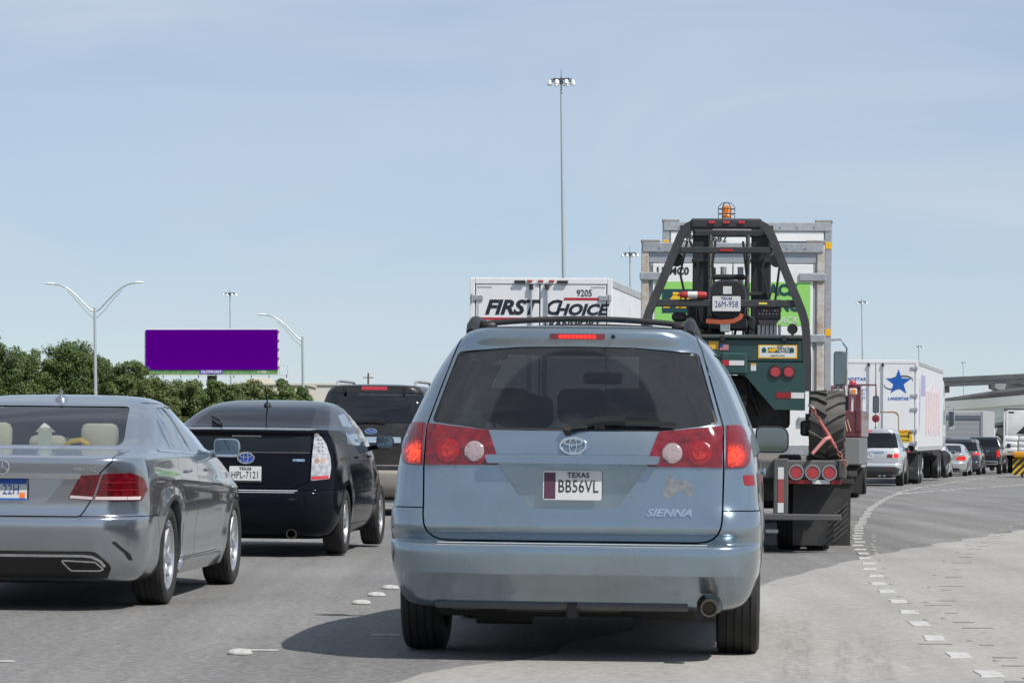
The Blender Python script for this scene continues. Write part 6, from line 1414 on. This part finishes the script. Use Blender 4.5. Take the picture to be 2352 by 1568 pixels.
# ------------------------------------------------------------------ maroon truck between the flatbed and the silver car
def build_maroon():
    loc, yw = place(70.0, 6.62, R(-8.6)); root = thing('service_truck', 'maroon service truck with amber marker lamp, ahead of the flatbed trailer', 'truck', loc, yw)
    MR = pm('maroon paint', (.115, .020, .030), .4, 0, .5, dirt=.3); GY = pm('grey steel body', (.20, .205, .21), .5, .3, dirt=.5)
    MB().box((0, 2.2, 1.05), (2.34, 4.2, .62), .03).build('service_body', GY, root); MB().box((0, 2.2, 1.66), (2.38, 4.2, .60), .03).build('body_boxes', MR, root)
    MB().box((0, 4.4, 2.0), (2.05, 1.5, 1.15), .12).build('cab', MR, root); MB().box((0, 3.63, 2.2), (1.5, .03, .5), .01).build('rear_window', DARKWIN, root)
    for s_ in (1, -1):
        MB().box((s_ * 1.12, .12, 1.98), (.10, .10, .98), .01).build('corner_post', MR, root); MB().box((s_ * .98, .14, 1.86), (.05, .06, .8), .006).build('pale_stripe', REFW, root)
        MB().box((s_ * 1.0, .03, 2.50), (.34, .12, .07), .01).build('lamp_shelf', MR, root)
        l = MB().box((s_ * 1.01, -.03, 2.38), (.17, .06, .14), .015).build('marker_housing', REFW, root); MB().lathe([(.001, -.02), (.05, -.02), (.055, 0)], (s_ * 1.01, -.06, 2.38), 'Y', 16).build('amber_lens', AMBER, l)
        MB().lathe([(.09, 0), (.085, .05), (.05, .10), (.001, .115)], (s_ * .99, .03, 2.53), 'Z', 16).build('warning_lamp', pm('maroon dome lamp', (.35, .02, .03), .2, coat=1.), root)
        MB().tube([(s_ * .9, 3.2, 2.58), (s_ * 1.40, 3.2, 2.58), (s_ * 1.40, 3.2, 2.32)], .018, rect=(.04, .04)).build('mirror_arm', MR, root)
        m = MB().box((s_ * 1.40, 3.2, 2.13), (.15, .08, .40), .04).build('side_mirror', BLACK, root); MB().box((s_ * 1.40, 3.152, 2.13), (.12, .012, .36), .005).build('mirror_glass', MIRROR, m)
        MB().lathe([(.001, -.02), (.085, -.01), (.09, .01), (.06, .05), (.001, .06)], (s_ * 1.40, 3.19, 1.80), 'Y', 20).build('spot_mirror', pm('red disc', (.22, .03, .035), .3), root)
        MB().box((s_ * 1.21, .9, .72), (.06, 1.7, .06), .01).build('body_rail', GALV, root)
        rearpoly('mud_flap', rect(s_ * .92 - .28, .12, s_ * .92 + .28, .72), .55, .02, FLAP, root)
        for k in range(2): MB().tube([(s_ * (.82 + .06 * k), .02, 1.75), (s_ * (.88 + .08 * k), .0, 1.5)], .008, 6).build('straw_bit', pm('straw', (.55, .48, .3), .8), root)
        wheel(root, s_ * .98, 5.1, .45, .45, .28, .25, 'steel', s_)
    MB().box((0, 6.0, 1.3), (1.7, 1.5, .9), .15).build('hood', MR, root); MB().box((0, 3, .62), (.9, 5.6, .25), .02).build('chassis', TRIM, root); MB().box((0, .0, .55), (2.2, .12, .12), .01).build('rear_bumper', TRIM, root)
    truck_wheels(root, (1.3,), .98, .46)
build_maroon()
# ------------------------------------------------------------------ grey box truck, white supply truck and the crash cushion at the far right
def build_boxtruck():
    loc, yw = place(176.0, 25.25, R(-14)); root = thing('box_truck', 'grey box truck with a closed roll-up door, far right under the ramp', 'truck', loc, yw)
    GB = pm('box truck grey', (.42, .43, .44), .45, dirt=.3); H = 3.45
    MB().box((0, 3.5, 2.2), (2.46, 7.0, H - 1.0), .02).build('cargo_box', GB, root)
    for s_ in (1, -1): MB().box((s_ * 1.16, -.02, 2.15), (.14, .08, H - .95), .01).build('rear_post', pm('post grey', (.30, .30, .31), .5), root)
    MB().box((0, -.02, H - .20), (2.18, .08, .20), .01).build('rear_header', GB, root)
    for k in range(7): MB().box((0, .0, 1.05 + .29 * k), (2.16, .05, .275), .012).build('door_slat', pm('roll door grey', (.33, .345, .36), .5), root)
    MB().box((0, -.03, H - .42), (2.16, .06, .18), .01).build('door_hood', pm('door hood blue grey', (.12, .15, .19), .5), root)
    MB().box((0, 8.1, 1.7), (2.2, 2.0, 1.7), .2).build('cab', WHITEP, root); MB().box((0, 4, .85), (.9, 8.4, .25), .02).build('chassis', TRIM, root); MB().box((0, -.1, .62), (2.2, .12, .14), .02).build('rear_bumper', TRIM, root)
    truck_wheels(root, (1.6,), .95, .45)
    for s_ in (1, -1): wheel(root, s_ * .98, 8.3, .45, .45, .26, .25, 'steel', s_)
build_boxtruck()
def build_supply():
    loc, yw = place(168.0, 27.55, R(-13)); root = thing('supply_truck', 'white truck with open rear frame and stacked white bundles, at the right edge', 'truck', loc, yw)
    WH = pm('supply white', (.72, .73, .73), .45, dirt=.3)
    MB().box((0, 3, 1.02), (2.4, 6.0, .14), .02).build('bed', pm('bed tan', (.35, .28, .20), .7), root)
    for s_ in (1, -1):
        for y in (.1, 2.0): MB().box((s_ * 1.12, y, 2.25), (.09, .09, 2.4), .01).build('frame_post', WH, root)
        MB().box((s_ * 1.12, 1.05, 3.42), (.08, 2.0, .08), .01).build('frame_rail', STEELDK, root)
        MB().box((s_ * .75, .0, 3.25), (.30, .06, .10), .02).build('frame_bracket', BLACK, root); wheel(root, s_ * .98, 7.4, .48, .48, .26, .26, 'steel', s_)
    MB().box((0, .05, 3.42), (2.3, .08, .08), .01).build('frame_head', STEELDK, root)
    MB().box((0, 3.4, 2.3), (2.3, 2.4, 2.2), .04).build('front_box', WH, root)
    MB().prism([(-.6, 2.10), (.9, 2.10), (.9, 2.55), (-.1, 2.6)], 'y', 1.6, 2.0).build('dark_tarp', BLACK, root, 0)
    for k in range(3):
        for i, x in enumerate((-.78, .0, .78)): MB().box((x + random.uniform(-.02, .02), .55, 1.27 + k * .29), (.70, .9, .27), .07).build('white_bundle', pm('bundle white', (.72, .72, .71), .7, noise=.1, nscale=9), root)
    MB().box((0, 6.9, 1.8), (2.3, 1.9, 1.9), .2).build('cab', WH, root); MB().box((0, 3.6, .8), (.9, 7.6, .25), .02).build('chassis', TRIM, root); truck_wheels(root, (1.4, 2.6), .95, .48)
build_supply()
def build_cushion():
    X = 23.35; Y = 139.0; root = thing('crash_cushion', 'yellow crash cushion with black diagonal stripes, at the right edge', 'crash cushion', (X, Y, gz(Y)), R(-13))
    YL = pm('hazard yellow', (.74, .44, .02), .5, dirt=.25); KB = pm('hazard black', (.02, .02, .022), .5)
    rearpoly('hazard_panel', rect(-1.1, .10, 1.1, .80), 0, .05, YL, root)
    for k in range(-2, 9):
        x = -1.1 + k * .30; pl = [(x, .10), (x + .15, .10), (x + .85, .80), (x + .70, .80)]
        cl = []
        for (px, pz) in pl:
            cl.append((min(1.1, max(-1.1, px)), pz))
        if cl[1][0] - cl[0][0] < .14 or cl[2][0] - cl[3][0] < .14: 
            # stripe cut by the panel edge
            if x < -1.1: cl = [(-1.1, .10 + (-1.1 - x - .0)), (-1.1, max(.10, .10 + (-1.1 - x - .15))), (x + .85, .80), (x + .70, .80)]
            else:
                t = 1.1 - x - .15; cl = [(x, .10), (min(1.1, x + .15), .10), (1.1, min(.8, .10 + max(0, t))), (1.1, min(.8, .10 + 1.1 - x))]
            if cl[0][1] >= .8 or cl[0][0] >= 1.1: continue
        rearpoly('hazard_stripe', cl, -.051, .006, KB, root)
    MB().box((0, 1.6, .58), (2.0, 3.0, .62), .06).build('cushion_body', YL, root)
    MB().box((0, .5, 1.0), (2.1, 1.4, .26), .05).build('cushion_top', pm('orange cap', (.72, .33, .015), .5), root)
    for s_ in (1, -1): MB().box((s_ * .95, .02, .90), (.10, .08, .14), .02).build('marker_lamp', REDDK, root); MB().cyl((s_ * .7, .4, .0), (s_ * .7, .4, .30), .05).build('jack_leg', BLACK, root)
build_cushion()
# ================================================================== TREES
def leaf_mat(name, c, c2):
    m, t, b = base_mat(name)
    co = N(t, 'ShaderNodeTexCoord'); nz = N(t, 'ShaderNodeTexNoise'); nz.inputs['Scale'].default_value = .9; nz.inputs['Detail'].default_value = 5
    rp = N(t, 'ShaderNodeMapRange'); rp.inputs[1].default_value = .35; rp.inputs[2].default_value = .65
    mx_ = N(t, 'ShaderNodeMix', data_type='RGBA'); mx_.inputs['A'].default_value = c + (1,); mx_.inputs['B'].default_value = c2 + (1,)
    t.links.new(co.outputs['Object'], nz.inputs['Vector']); t.links.new(nz.outputs['Fac'], rp.inputs[0]); t.links.new(rp.outputs[0], mx_.inputs['Factor']); t.links.new(mx_.outputs['Result'], b.inputs['Base Color'])
    b.inputs['Roughness'].default_value = .55; b.inputs['Specular IOR Level'].default_value = .35
    tr = N(t, 'ShaderNodeBsdfTranslucent'); t.links.new(mx_.outputs['Result'], tr.inputs[0]); ms = N(t, 'ShaderNodeMixShader'); ms.inputs[0].default_value = .42
    out = t.nodes['Material Output']; t.links.new(b.outputs[0], ms.inputs[1]); t.links.new(tr.outputs[0], ms.inputs[2]); t.links.new(ms.outputs[0], out.inputs[0]); return m
LEAFS = [leaf_mat('leaves mid green', (.100, .158, .048), (.160, .210, .074)), leaf_mat('leaves olive', (.122, .165, .054), (.190, .222, .086)), leaf_mat('leaves dark green', (.082, .138, .044), (.135, .185, .064))]
BARK = pm('grey bark', (.12, .10, .08), .9, noise=.3, nscale=6)
rng = np.random.default_rng(5)
def tree(px, Y, ytop, hw, label, mat=0, dens=1.0, low=.12, name='oak_tree'):
    base = at(px, 1000, Y); X = base.x; g = gz(Y); top = at(px, ytop, Y).z - g; w = hw * Y / F_PX
    root = thing(name, label, 'tree', (X, Y, g), rng.uniform(0, 6), 'trees along the left verge')
    tb = MB(); hh = top * .55
    pts = [(0, 0, -.1), (rng.normal(0, .06), rng.normal(0, .06), hh * .35), (rng.normal(0, .1), rng.normal(0, .1), hh * .7), (0, 0, hh)]
    tb.tube(pts, [.20 * top / 7, .16 * top / 7, .12 * top / 7, .05], 9)
    limbs = []
    for k in range(9):
        a = rng.uniform(0, 6.28); z0 = hh * rng.uniform(.3, .9); e = Vector((math.cos(a) * w * rng.uniform(.5, .8), math.sin(a) * w * rng.uniform(.5, .8), top * rng.uniform(.45, .9)))
        tb.tube([(0, 0, z0), (e.x * .45, e.y * .45, z0 + (e.z - z0) * .6), tuple(e)], [.07, .045, .015], 6); limbs.append(e)
    tb.build('trunk', BARK, root, 60)
    # crown: clumps of leaves spread over an uneven dome
    nc = int(270 * dens); C = []
    lob = [(rng.uniform(0, 6.28), rng.uniform(.25, .95), rng.uniform(.75, 1.12)) for _ in range(9)]
    while len(C) < nc:
        u = rng.normal(size=3); u /= np.linalg.norm(u); r = rng.uniform(.30, 1.0) ** .6
        ph = math.atan2(u[1], u[0]); el = u[2]
        k = .86 + .20 * math.sin(3 * ph + 1.3 * px) * (1 - abs(el)) + .16 * math.sin(5 * ph + 4 * el + px)
        if rng.random() < .10: k *= rng.uniform(1.08, 1.25)
        p = np.array([u[0] * w * r * k, u[1] * w * r * k, top * (.5 + low * .3) + u[2] * top * (.5 - low * .3) * r * (.9 + .1 * k)])
        if p[2] < top * low: continue
        if p[2] > top * .985: p[2] = top * .985
        C.append(p)
    C = np.array(C); nl = 135; cl = np.repeat(C, nl, axis=0); n = len(cl)
    cs = np.repeat(rng.uniform(.34, .62, nc) * w / 3.2 + .16, nl)
    d = rng.normal(size=(n, 3)); d /= np.linalg.norm(d, axis=1)[:, None]; rad = rng.uniform(.2, 1, n) ** .5
    P = cl + d * (rad * cs)[:, None] * np.array([1, 1, .8]); P[:, 2] = np.maximum(P[:, 2], .15)
    nrm_ = d + rng.normal(size=(n, 3)) * .38 + np.array([0, 0, .45]); nrm_ /= np.linalg.norm(nrm_, axis=1)[:, None]
    t1 = np.cross(nrm_, rng.normal(size=(n, 3))); t1 /= np.linalg.norm(t1, axis=1)[:, None]; t2 = np.cross(nrm_, t1)
    sz = rng.uniform(.06, .12, n)[:, None]; a_ = t1 * sz; b_ = t2 * sz * .55
    V = np.stack([P - a_, P + b_, P + a_, P - b_], axis=1).reshape(-1, 3)
    me = bpy.data.meshes.new('crown'); me.vertices.add(4 * n); me.vertices.foreach_set('co', V.ravel()); me.loops.add(4 * n); me.polygons.add(n)
    me.polygons.foreach_set('loop_start', np.arange(0, 4 * n, 4)); me.polygons.foreach_set('loop_total', np.full(n, 4)); me.loops.foreach_set('vertex_index', np.arange(4 * n)); me.update(calc_edges=True); me.validate()
    link('crown', me, LEAFS[mat], root, 0)
tree(-30, 196, 770, 95, 'tall dark tree cut off by the left edge of the picture', 2, 1.0)
tree(62, 204, 800, 82, 'lower tree filling the gap between the two tallest left trees', 0, .8)
tree(178, 206, 782, 112, 'broad tallest tree behind the twin-arm street lamp', 2, 1.5)
tree(292, 200, 826, 62, 'sloping tree at the left end of the billboard', 0, .9)
tree(352, 196, 864, 66, 'olive rounded tree below the left end of the purple billboard', 1, .9, low=.05)
tree(432, 200, 860, 66, 'olive tree below the middle of the purple billboard', 1, .9, low=.05)
tree(508, 196, 868, 58, 'low tree below the right half of the purple billboard', 0, .8, low=.05)
tree(580, 200, 868, 58, 'low tree above the black hatchback roof', 1, .8, low=.05)
tree(650, 196, 876, 50, 'second tree from the right end of the tree row', 0, .7, low=.05)
tree(694, 200, 888, 30, 'small last tree beside the single-arm street lamp', 2, .5, low=.05)
for k, (px, Y) in enumerate(((120, 225), (250, 228), (390, 225), (545, 228))):
    tree(px, Y, 880, 90, ('background tree under the broad tallest tree', 'background tree right of the twin-arm lamp', 'background tree seen between the grey sedan and black hatchback', 'background tree behind the black hatchback aerial')[k], 2, .7, low=.02)
# ================================================================== STREET LAMPS AND HIGH MASTS
LAMPM = pm('lamp steel', (.52, .55, .58), .4, .5)
def cobra(px, Y, ypole, yhead, sides, label):
    p = at(px, 1000, Y); g = gz(Y); zt = at(px, ypole, Y).z - g; zh = at(px, yhead, Y).z - g
    root = thing('street_lamp', label, 'street lamp', (p.x, Y, g), 0, 'street lamps on the left verge'); root.rotation_euler = (0, R(-1.4), 0)
    MB().tube([(0, 0, -.1), (0, 0, zt * .5), (0, 0, zt + .25)], [.13, .10, .075], 12).build('pole', LAMPM, root, 60)
    for s_ in sides:
        pts = [(0, 0, zt)] + [(s_ * (.1 + 2.3 * t), 0, zt + (zh - zt) * math.sin(t * math.pi / 2) ** 1.15) for t in np.linspace(.08, 1, 9)]
        a = MB().tube(pts, .045, 8).tube([(0, 0, zt - .45)] + [(q[0] * 1.0 + s_ * .02, 0, q[2] - .35 * (1 - i / 7)) for i, q in enumerate(pts[2:7])], .022, 6).build('arm', LAMPM, root, 60)
        h = MB(); rows = []
        for t in np.linspace(0, 1, 8):
            wv = .13 * math.sin(math.pi * (.12 + .86 * t)) ** .6; x = s_ * (2.35 + .62 * t)
            rows.append([(x, wv * math.cos(q), zh + .02 + (.085 if math.sin(q) > 0 else .05) * math.sin(q) * (wv / .13)) for q in np.linspace(0, 2 * math.pi, 12, endpoint=False)])
        h.grid(rows, wrap=True); h.add(rows[0], [tuple(range(12))]); h.add(rows[-1], [tuple(range(12))]); h.build('lamp_head', pm('lamp head', (.66, .68, .70), .4), a, 50)
cobra(222, 186, 716, 651, (1, -1), 'twin-arm street lamp in front of the broad tree on the left')
cobra(699, 205, 782, 722, (-1,), 'single-arm street lamp at the right end of the tree row')
def mast(px, Y, yring, ringpx, label, n=8, spike=True):
    p = at(px, 1000, Y); g = gz(Y); H = at(px, yring, Y).z - g; rr = ringpx * Y / F_PX / 2
    root = thing('light_mast', label, 'light mast', (p.x + math.tan(R(1.35)) * H, Y, g), 0, 'high light masts'); root.rotation_euler = (0, R(-1.35), 0)
    MB().tube([(0, 0, -.2), (0, 0, H * .5), (0, 0, H)], [.36, .26, .14], 14).build('pole', pm('mast steel', (.50, .53, .57), .45, .4), root, 60)
    hd = MB().tube([(rr * .72 * math.cos(a), rr * .72 * math.sin(a), H + .1) for a in np.linspace(0, 6.2832, 19)], .07, 6)
    for k in range(4): a = k * math.pi / 4; hd.tube([(-rr * .7 * math.cos(a), -rr * .7 * math.sin(a), H + .35), (rr * .7 * math.cos(a), rr * .7 * math.sin(a), H + .35)], .06, 6)
    hd.cyl((0, 0, H - .3), (0, 0, H + .5), .22, .18, 10)
    if spike: hd.tube([(0, 0, H + .5), (0, 0, H + 1.7)], [.05, .015], 6)
    hd.build('head_frame', pm('head frame', (.10, .11, .12), .5, .3), root)
    for k in range(n):
        a = 2 * math.pi * (k + .5) / n; c = (rr * .82 * math.cos(a), rr * .82 * math.sin(a), H - .12)
        MB().lathe([(.12, .28), (.20, .20), (.30, -.15), (.31, -.26), (.001, -.2)], c, 'Z', 12).build('floodlight', pm('floodlight white', (.74, .76, .78), .35), root)
mast(1281, 390, 188, 70, 'tall nearest light mast rising over the white box trailer')
mast(1443, 610, 585, 45, 'light mast between the white box trailer and the container top')
mast(524, 780, 676, 36, 'light mast above the purple billboard')
mast(1977, 900, 695, 30, 'light mast above the star-logo trailer', 6)
mast(2109, 1150, 797, 24, 'light mast rising above the right rear corner of the star-logo trailer', 6)
mast(2211, 1500, 834, 18, 'distant light mast beyond the flyover deck', 6)
# ================================================================== BILLBOARD
def build_billboard():
    Y = 350.0; a, b = at(338, 850, Y), at(640, 848, Y); zt = at(488, 757, Y).z; g = gz(Y); W = b.x - a.x; zb = (a.z + b.z) / 2 - g; zt -= g
    root = thing('billboard', 'large purple billboard on a post above the tree row', 'billboard', ((a.x + b.x) / 2, Y, g), R(3)); root.rotation_euler = (0, R(-.75), R(3))
    MB().box((0, 0, (zb + zt) / 2), (W, .25, zt - zb), .02).build('face_panel', pm('billboard purple', (.082, .0, .215), 1., spec=0.), root)
    MB().box((0, .25, (zb + zt) / 2), (W + .3, .2, zt - zb + .25), .02).build('backing', pm('billboard backing', (.66, .67, .66), .6), root)
    for k in range(5): MB().box((W / 2 + .12, .12, zb + .3 + k * (zt - zb - .5) / 4), (.10, .2, .16), .02).build('edge_clip', STEELDK, root)
    ap = MB().box((0, .05, zb - .27), (W, .15, .50), .01).build('apron', pm('apron green', (.10, .22, .07), .6, noise=.25, nscale=2), root)
    pl = MB().box((-.05, -.06, zb - .24), (2.5, .08, .44), .01).build('name_plate', pm('name plate violet', (.10, .06, .35), .5), ap); lettering('name_lettering', 'OUTFRONT', .42, (-.05, -.105, zb - .24), PLATEW, pl, bold=.008, sx=1.0)
    lettering('panel_number', '6-7983', .36, (5.6, -.03, zb - .22), PLATEW, ap, bold=.006)
    MB().box((.5, -.55, zb - .62), (W + 1.4, .9, .08), .01).build('catwalk', pm('catwalk steel', (.55, .55, .52), .6), root)
    for x in np.linspace(-W / 2, W / 2 + 1.0, 9): MB().tube([(x, -1.0, zb - .6), (x, -.1, zb - .9)], .05, 5).build('catwalk_bracket', STEELDK, root)
    MB().tube([(W / 2 + .2, -.9, zb - .6), (W / 2 + .2, -.9, zb + .45), (W / 2 + 1.1, -.9, zb + .45), (W / 2 + 1.1, -.9, zb - .6)], .03, 5).build('ladder_rail', GALV, root)
    MB().cyl((0, .5, -.2), (0, .5, zb - .3), .55, n=18).build('post', STEELDK, root)
build_billboard()
# ================================================================== LOW BUILDINGS BEHIND THE TREES
CREAM_W = pm('cream stucco', (.56, .52, .44), .8, noise=.06, nscale=.6)
def low_building(x0, x1, ytop, Y, label, mat, steps=()):
    a, b = at(x0, ytop, Y), at(x1, ytop, Y); g = gz(Y); H = (a.z + b.z) / 2 - g; W = b.x - a.x
    root = thing('warehouse', label, 'building', ((a.x + b.x) / 2, Y, g), 0)
    MB().box((0, 12, H / 2 - .15), (W, 24, H - .3), .03).build('wall', mat, root); MB().box((0, 12, H - .12), (W + .4, 24.4, .30), .03).build('roof_parapet', pm('parapet', (.50, .47, .41), .8), root)
    for x, w, dz in steps: MB().box((x, 8, H + dz / 2), (w, 8, dz), .02).build('roof_block', mat, root)
    n = int(W / 5)
    for k in range(n):
        x = -W / 2 + (k + .5) * W / n; f = MB().box((x, -.03, 2.4), (2.4, .08, 2.0), .01).build('window', pm('warehouse frame', (.3, .3, .3), .5), root); MB().box((x, -.08, 2.4), (2.1, .03, 1.7)).build('pane', DARKWIN, f)
low_building(540, 700, 880, 430, 'cream flat-roofed warehouse below the right end of the billboard', CREAM_W, ((-2.0, 3.2, .75),))
low_building(690, 800, 881, 470, 'long pale warehouse behind the dark sport utility car', pm('pale stucco', (.60, .58, .53), .8, noise=.05, nscale=.5))
def utility_pole(px, Y, ytop):
    p = at(px, ytop, Y); g = gz(Y); root = thing('utility_pole', 'thin dark utility pole beyond the dark sport utility car roof', 'pole', (p.x, Y, g)); H = p.z - g
    MB().tube([(0, 0, -.2), (0, 0, H)], [.16, .11], 8).build('pole', pm('pole wood', (.10, .08, .06), .9), root); MB().box((0, 0, H - .6), (1.3, .12, .12)).build('cross_arm', MATS['pole wood'], root)
utility_pole(846, 400, 856)
# ================================================================== FLYOVERS AT THE RIGHT
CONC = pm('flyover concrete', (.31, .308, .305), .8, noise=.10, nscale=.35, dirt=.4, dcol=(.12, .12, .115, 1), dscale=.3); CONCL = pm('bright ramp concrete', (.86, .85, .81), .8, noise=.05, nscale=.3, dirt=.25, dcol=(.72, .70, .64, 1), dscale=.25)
def deck(name, label, pts, Y0, Y1, parts, piers=(), mat=CONC):
    """a bridge seen side on: pts are (pixel x, pixel y of the top edge); parts are (name, dy from top, height, depth offset, thickness)"""
    root = None; rows = {}
    P = [at(x, y, Y0 + (Y1 - Y0) * i / (len(pts) - 1)) for i, (x, y) in enumerate(pts)]
    o = P[0]; g = gz(o.y); root = thing(name, label, 'bridge' if 'ramp' not in name else 'ramp', (o.x, o.y, g))
    for nm, dz, h, dy, th, m in parts:
        rws = []
        for p in P:
            q = Vector((p.x - o.x, p.y - o.y, p.z - g - dz)); rws.append([(q.x, q.y + dy, q.z), (q.x, q.y + dy + th, q.z), (q.x, q.y + dy + th, q.z - h), (q.x, q.y + dy, q.z - h)])
        mb = MB().grid(rws, wrap=True); mb.add(rws[0], [(0, 1, 2, 3)]); mb.add(rws[-1], [(0, 1, 2, 3)]); mb.build(nm, m, root, 20)
    for px, wcap, hcap, wcol, dz in piers:
        i = np.interp(px, [q[0] for q in pts], range(len(pts))); k = int(min(i, len(pts) - 2)); p = P[k].lerp(P[k + 1], i - k); x, y, z = p.x - o.x, p.y - o.y + 3.0, p.z - g - dz
        c = MB().prism([(x - wcap / 2, z), (x + wcap / 2, z), (x + wcap / 2, z - hcap * .5), (x + wcol * .8, z - hcap), (x - wcol * .8, z - hcap), (x - wcap / 2, z - hcap * .5)], 'y', y - 1.4, y + 6).build('pier_cap', mat, root, 0)
        MB().box((x, y + 2, (z - hcap) / 2), (wcol, 2.4, z - hcap + .6), .1).build('pier', mat, root)
    return root
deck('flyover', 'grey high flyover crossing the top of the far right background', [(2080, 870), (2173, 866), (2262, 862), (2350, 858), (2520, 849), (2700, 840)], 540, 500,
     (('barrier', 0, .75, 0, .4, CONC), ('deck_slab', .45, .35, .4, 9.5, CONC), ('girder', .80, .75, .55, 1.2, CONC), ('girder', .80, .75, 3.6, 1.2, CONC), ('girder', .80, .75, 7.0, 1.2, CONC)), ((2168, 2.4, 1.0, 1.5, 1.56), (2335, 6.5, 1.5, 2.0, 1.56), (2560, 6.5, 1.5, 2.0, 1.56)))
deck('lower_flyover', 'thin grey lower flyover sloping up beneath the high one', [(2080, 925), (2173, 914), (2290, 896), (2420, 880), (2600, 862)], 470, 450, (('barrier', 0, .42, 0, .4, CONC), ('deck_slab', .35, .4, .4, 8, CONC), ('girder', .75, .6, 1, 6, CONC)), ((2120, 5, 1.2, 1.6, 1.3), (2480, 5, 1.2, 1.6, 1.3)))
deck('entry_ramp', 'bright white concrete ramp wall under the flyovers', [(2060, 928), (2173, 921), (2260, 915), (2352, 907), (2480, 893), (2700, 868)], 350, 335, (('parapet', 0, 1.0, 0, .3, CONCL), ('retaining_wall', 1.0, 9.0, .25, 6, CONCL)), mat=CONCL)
deck('exit_ramp', 'pale nearer ramp with panelled parapet at the right edge', [(2200, 972), (2282, 957), (2352, 943), (2460, 921), (2600, 893)], 300, 285, (('parapet', 0, .62, 0, .3, pm('pale panel concrete', (.78, .77, .74), .8, noise=.05, nscale=.5)), ('deck_slab', .62, .3, -.05, 6, CONC), ('girder', .9, .5, .8, 4, CONC)), ((2330, 3.5, .8, 1.0, 1.4),), mat=CONC)
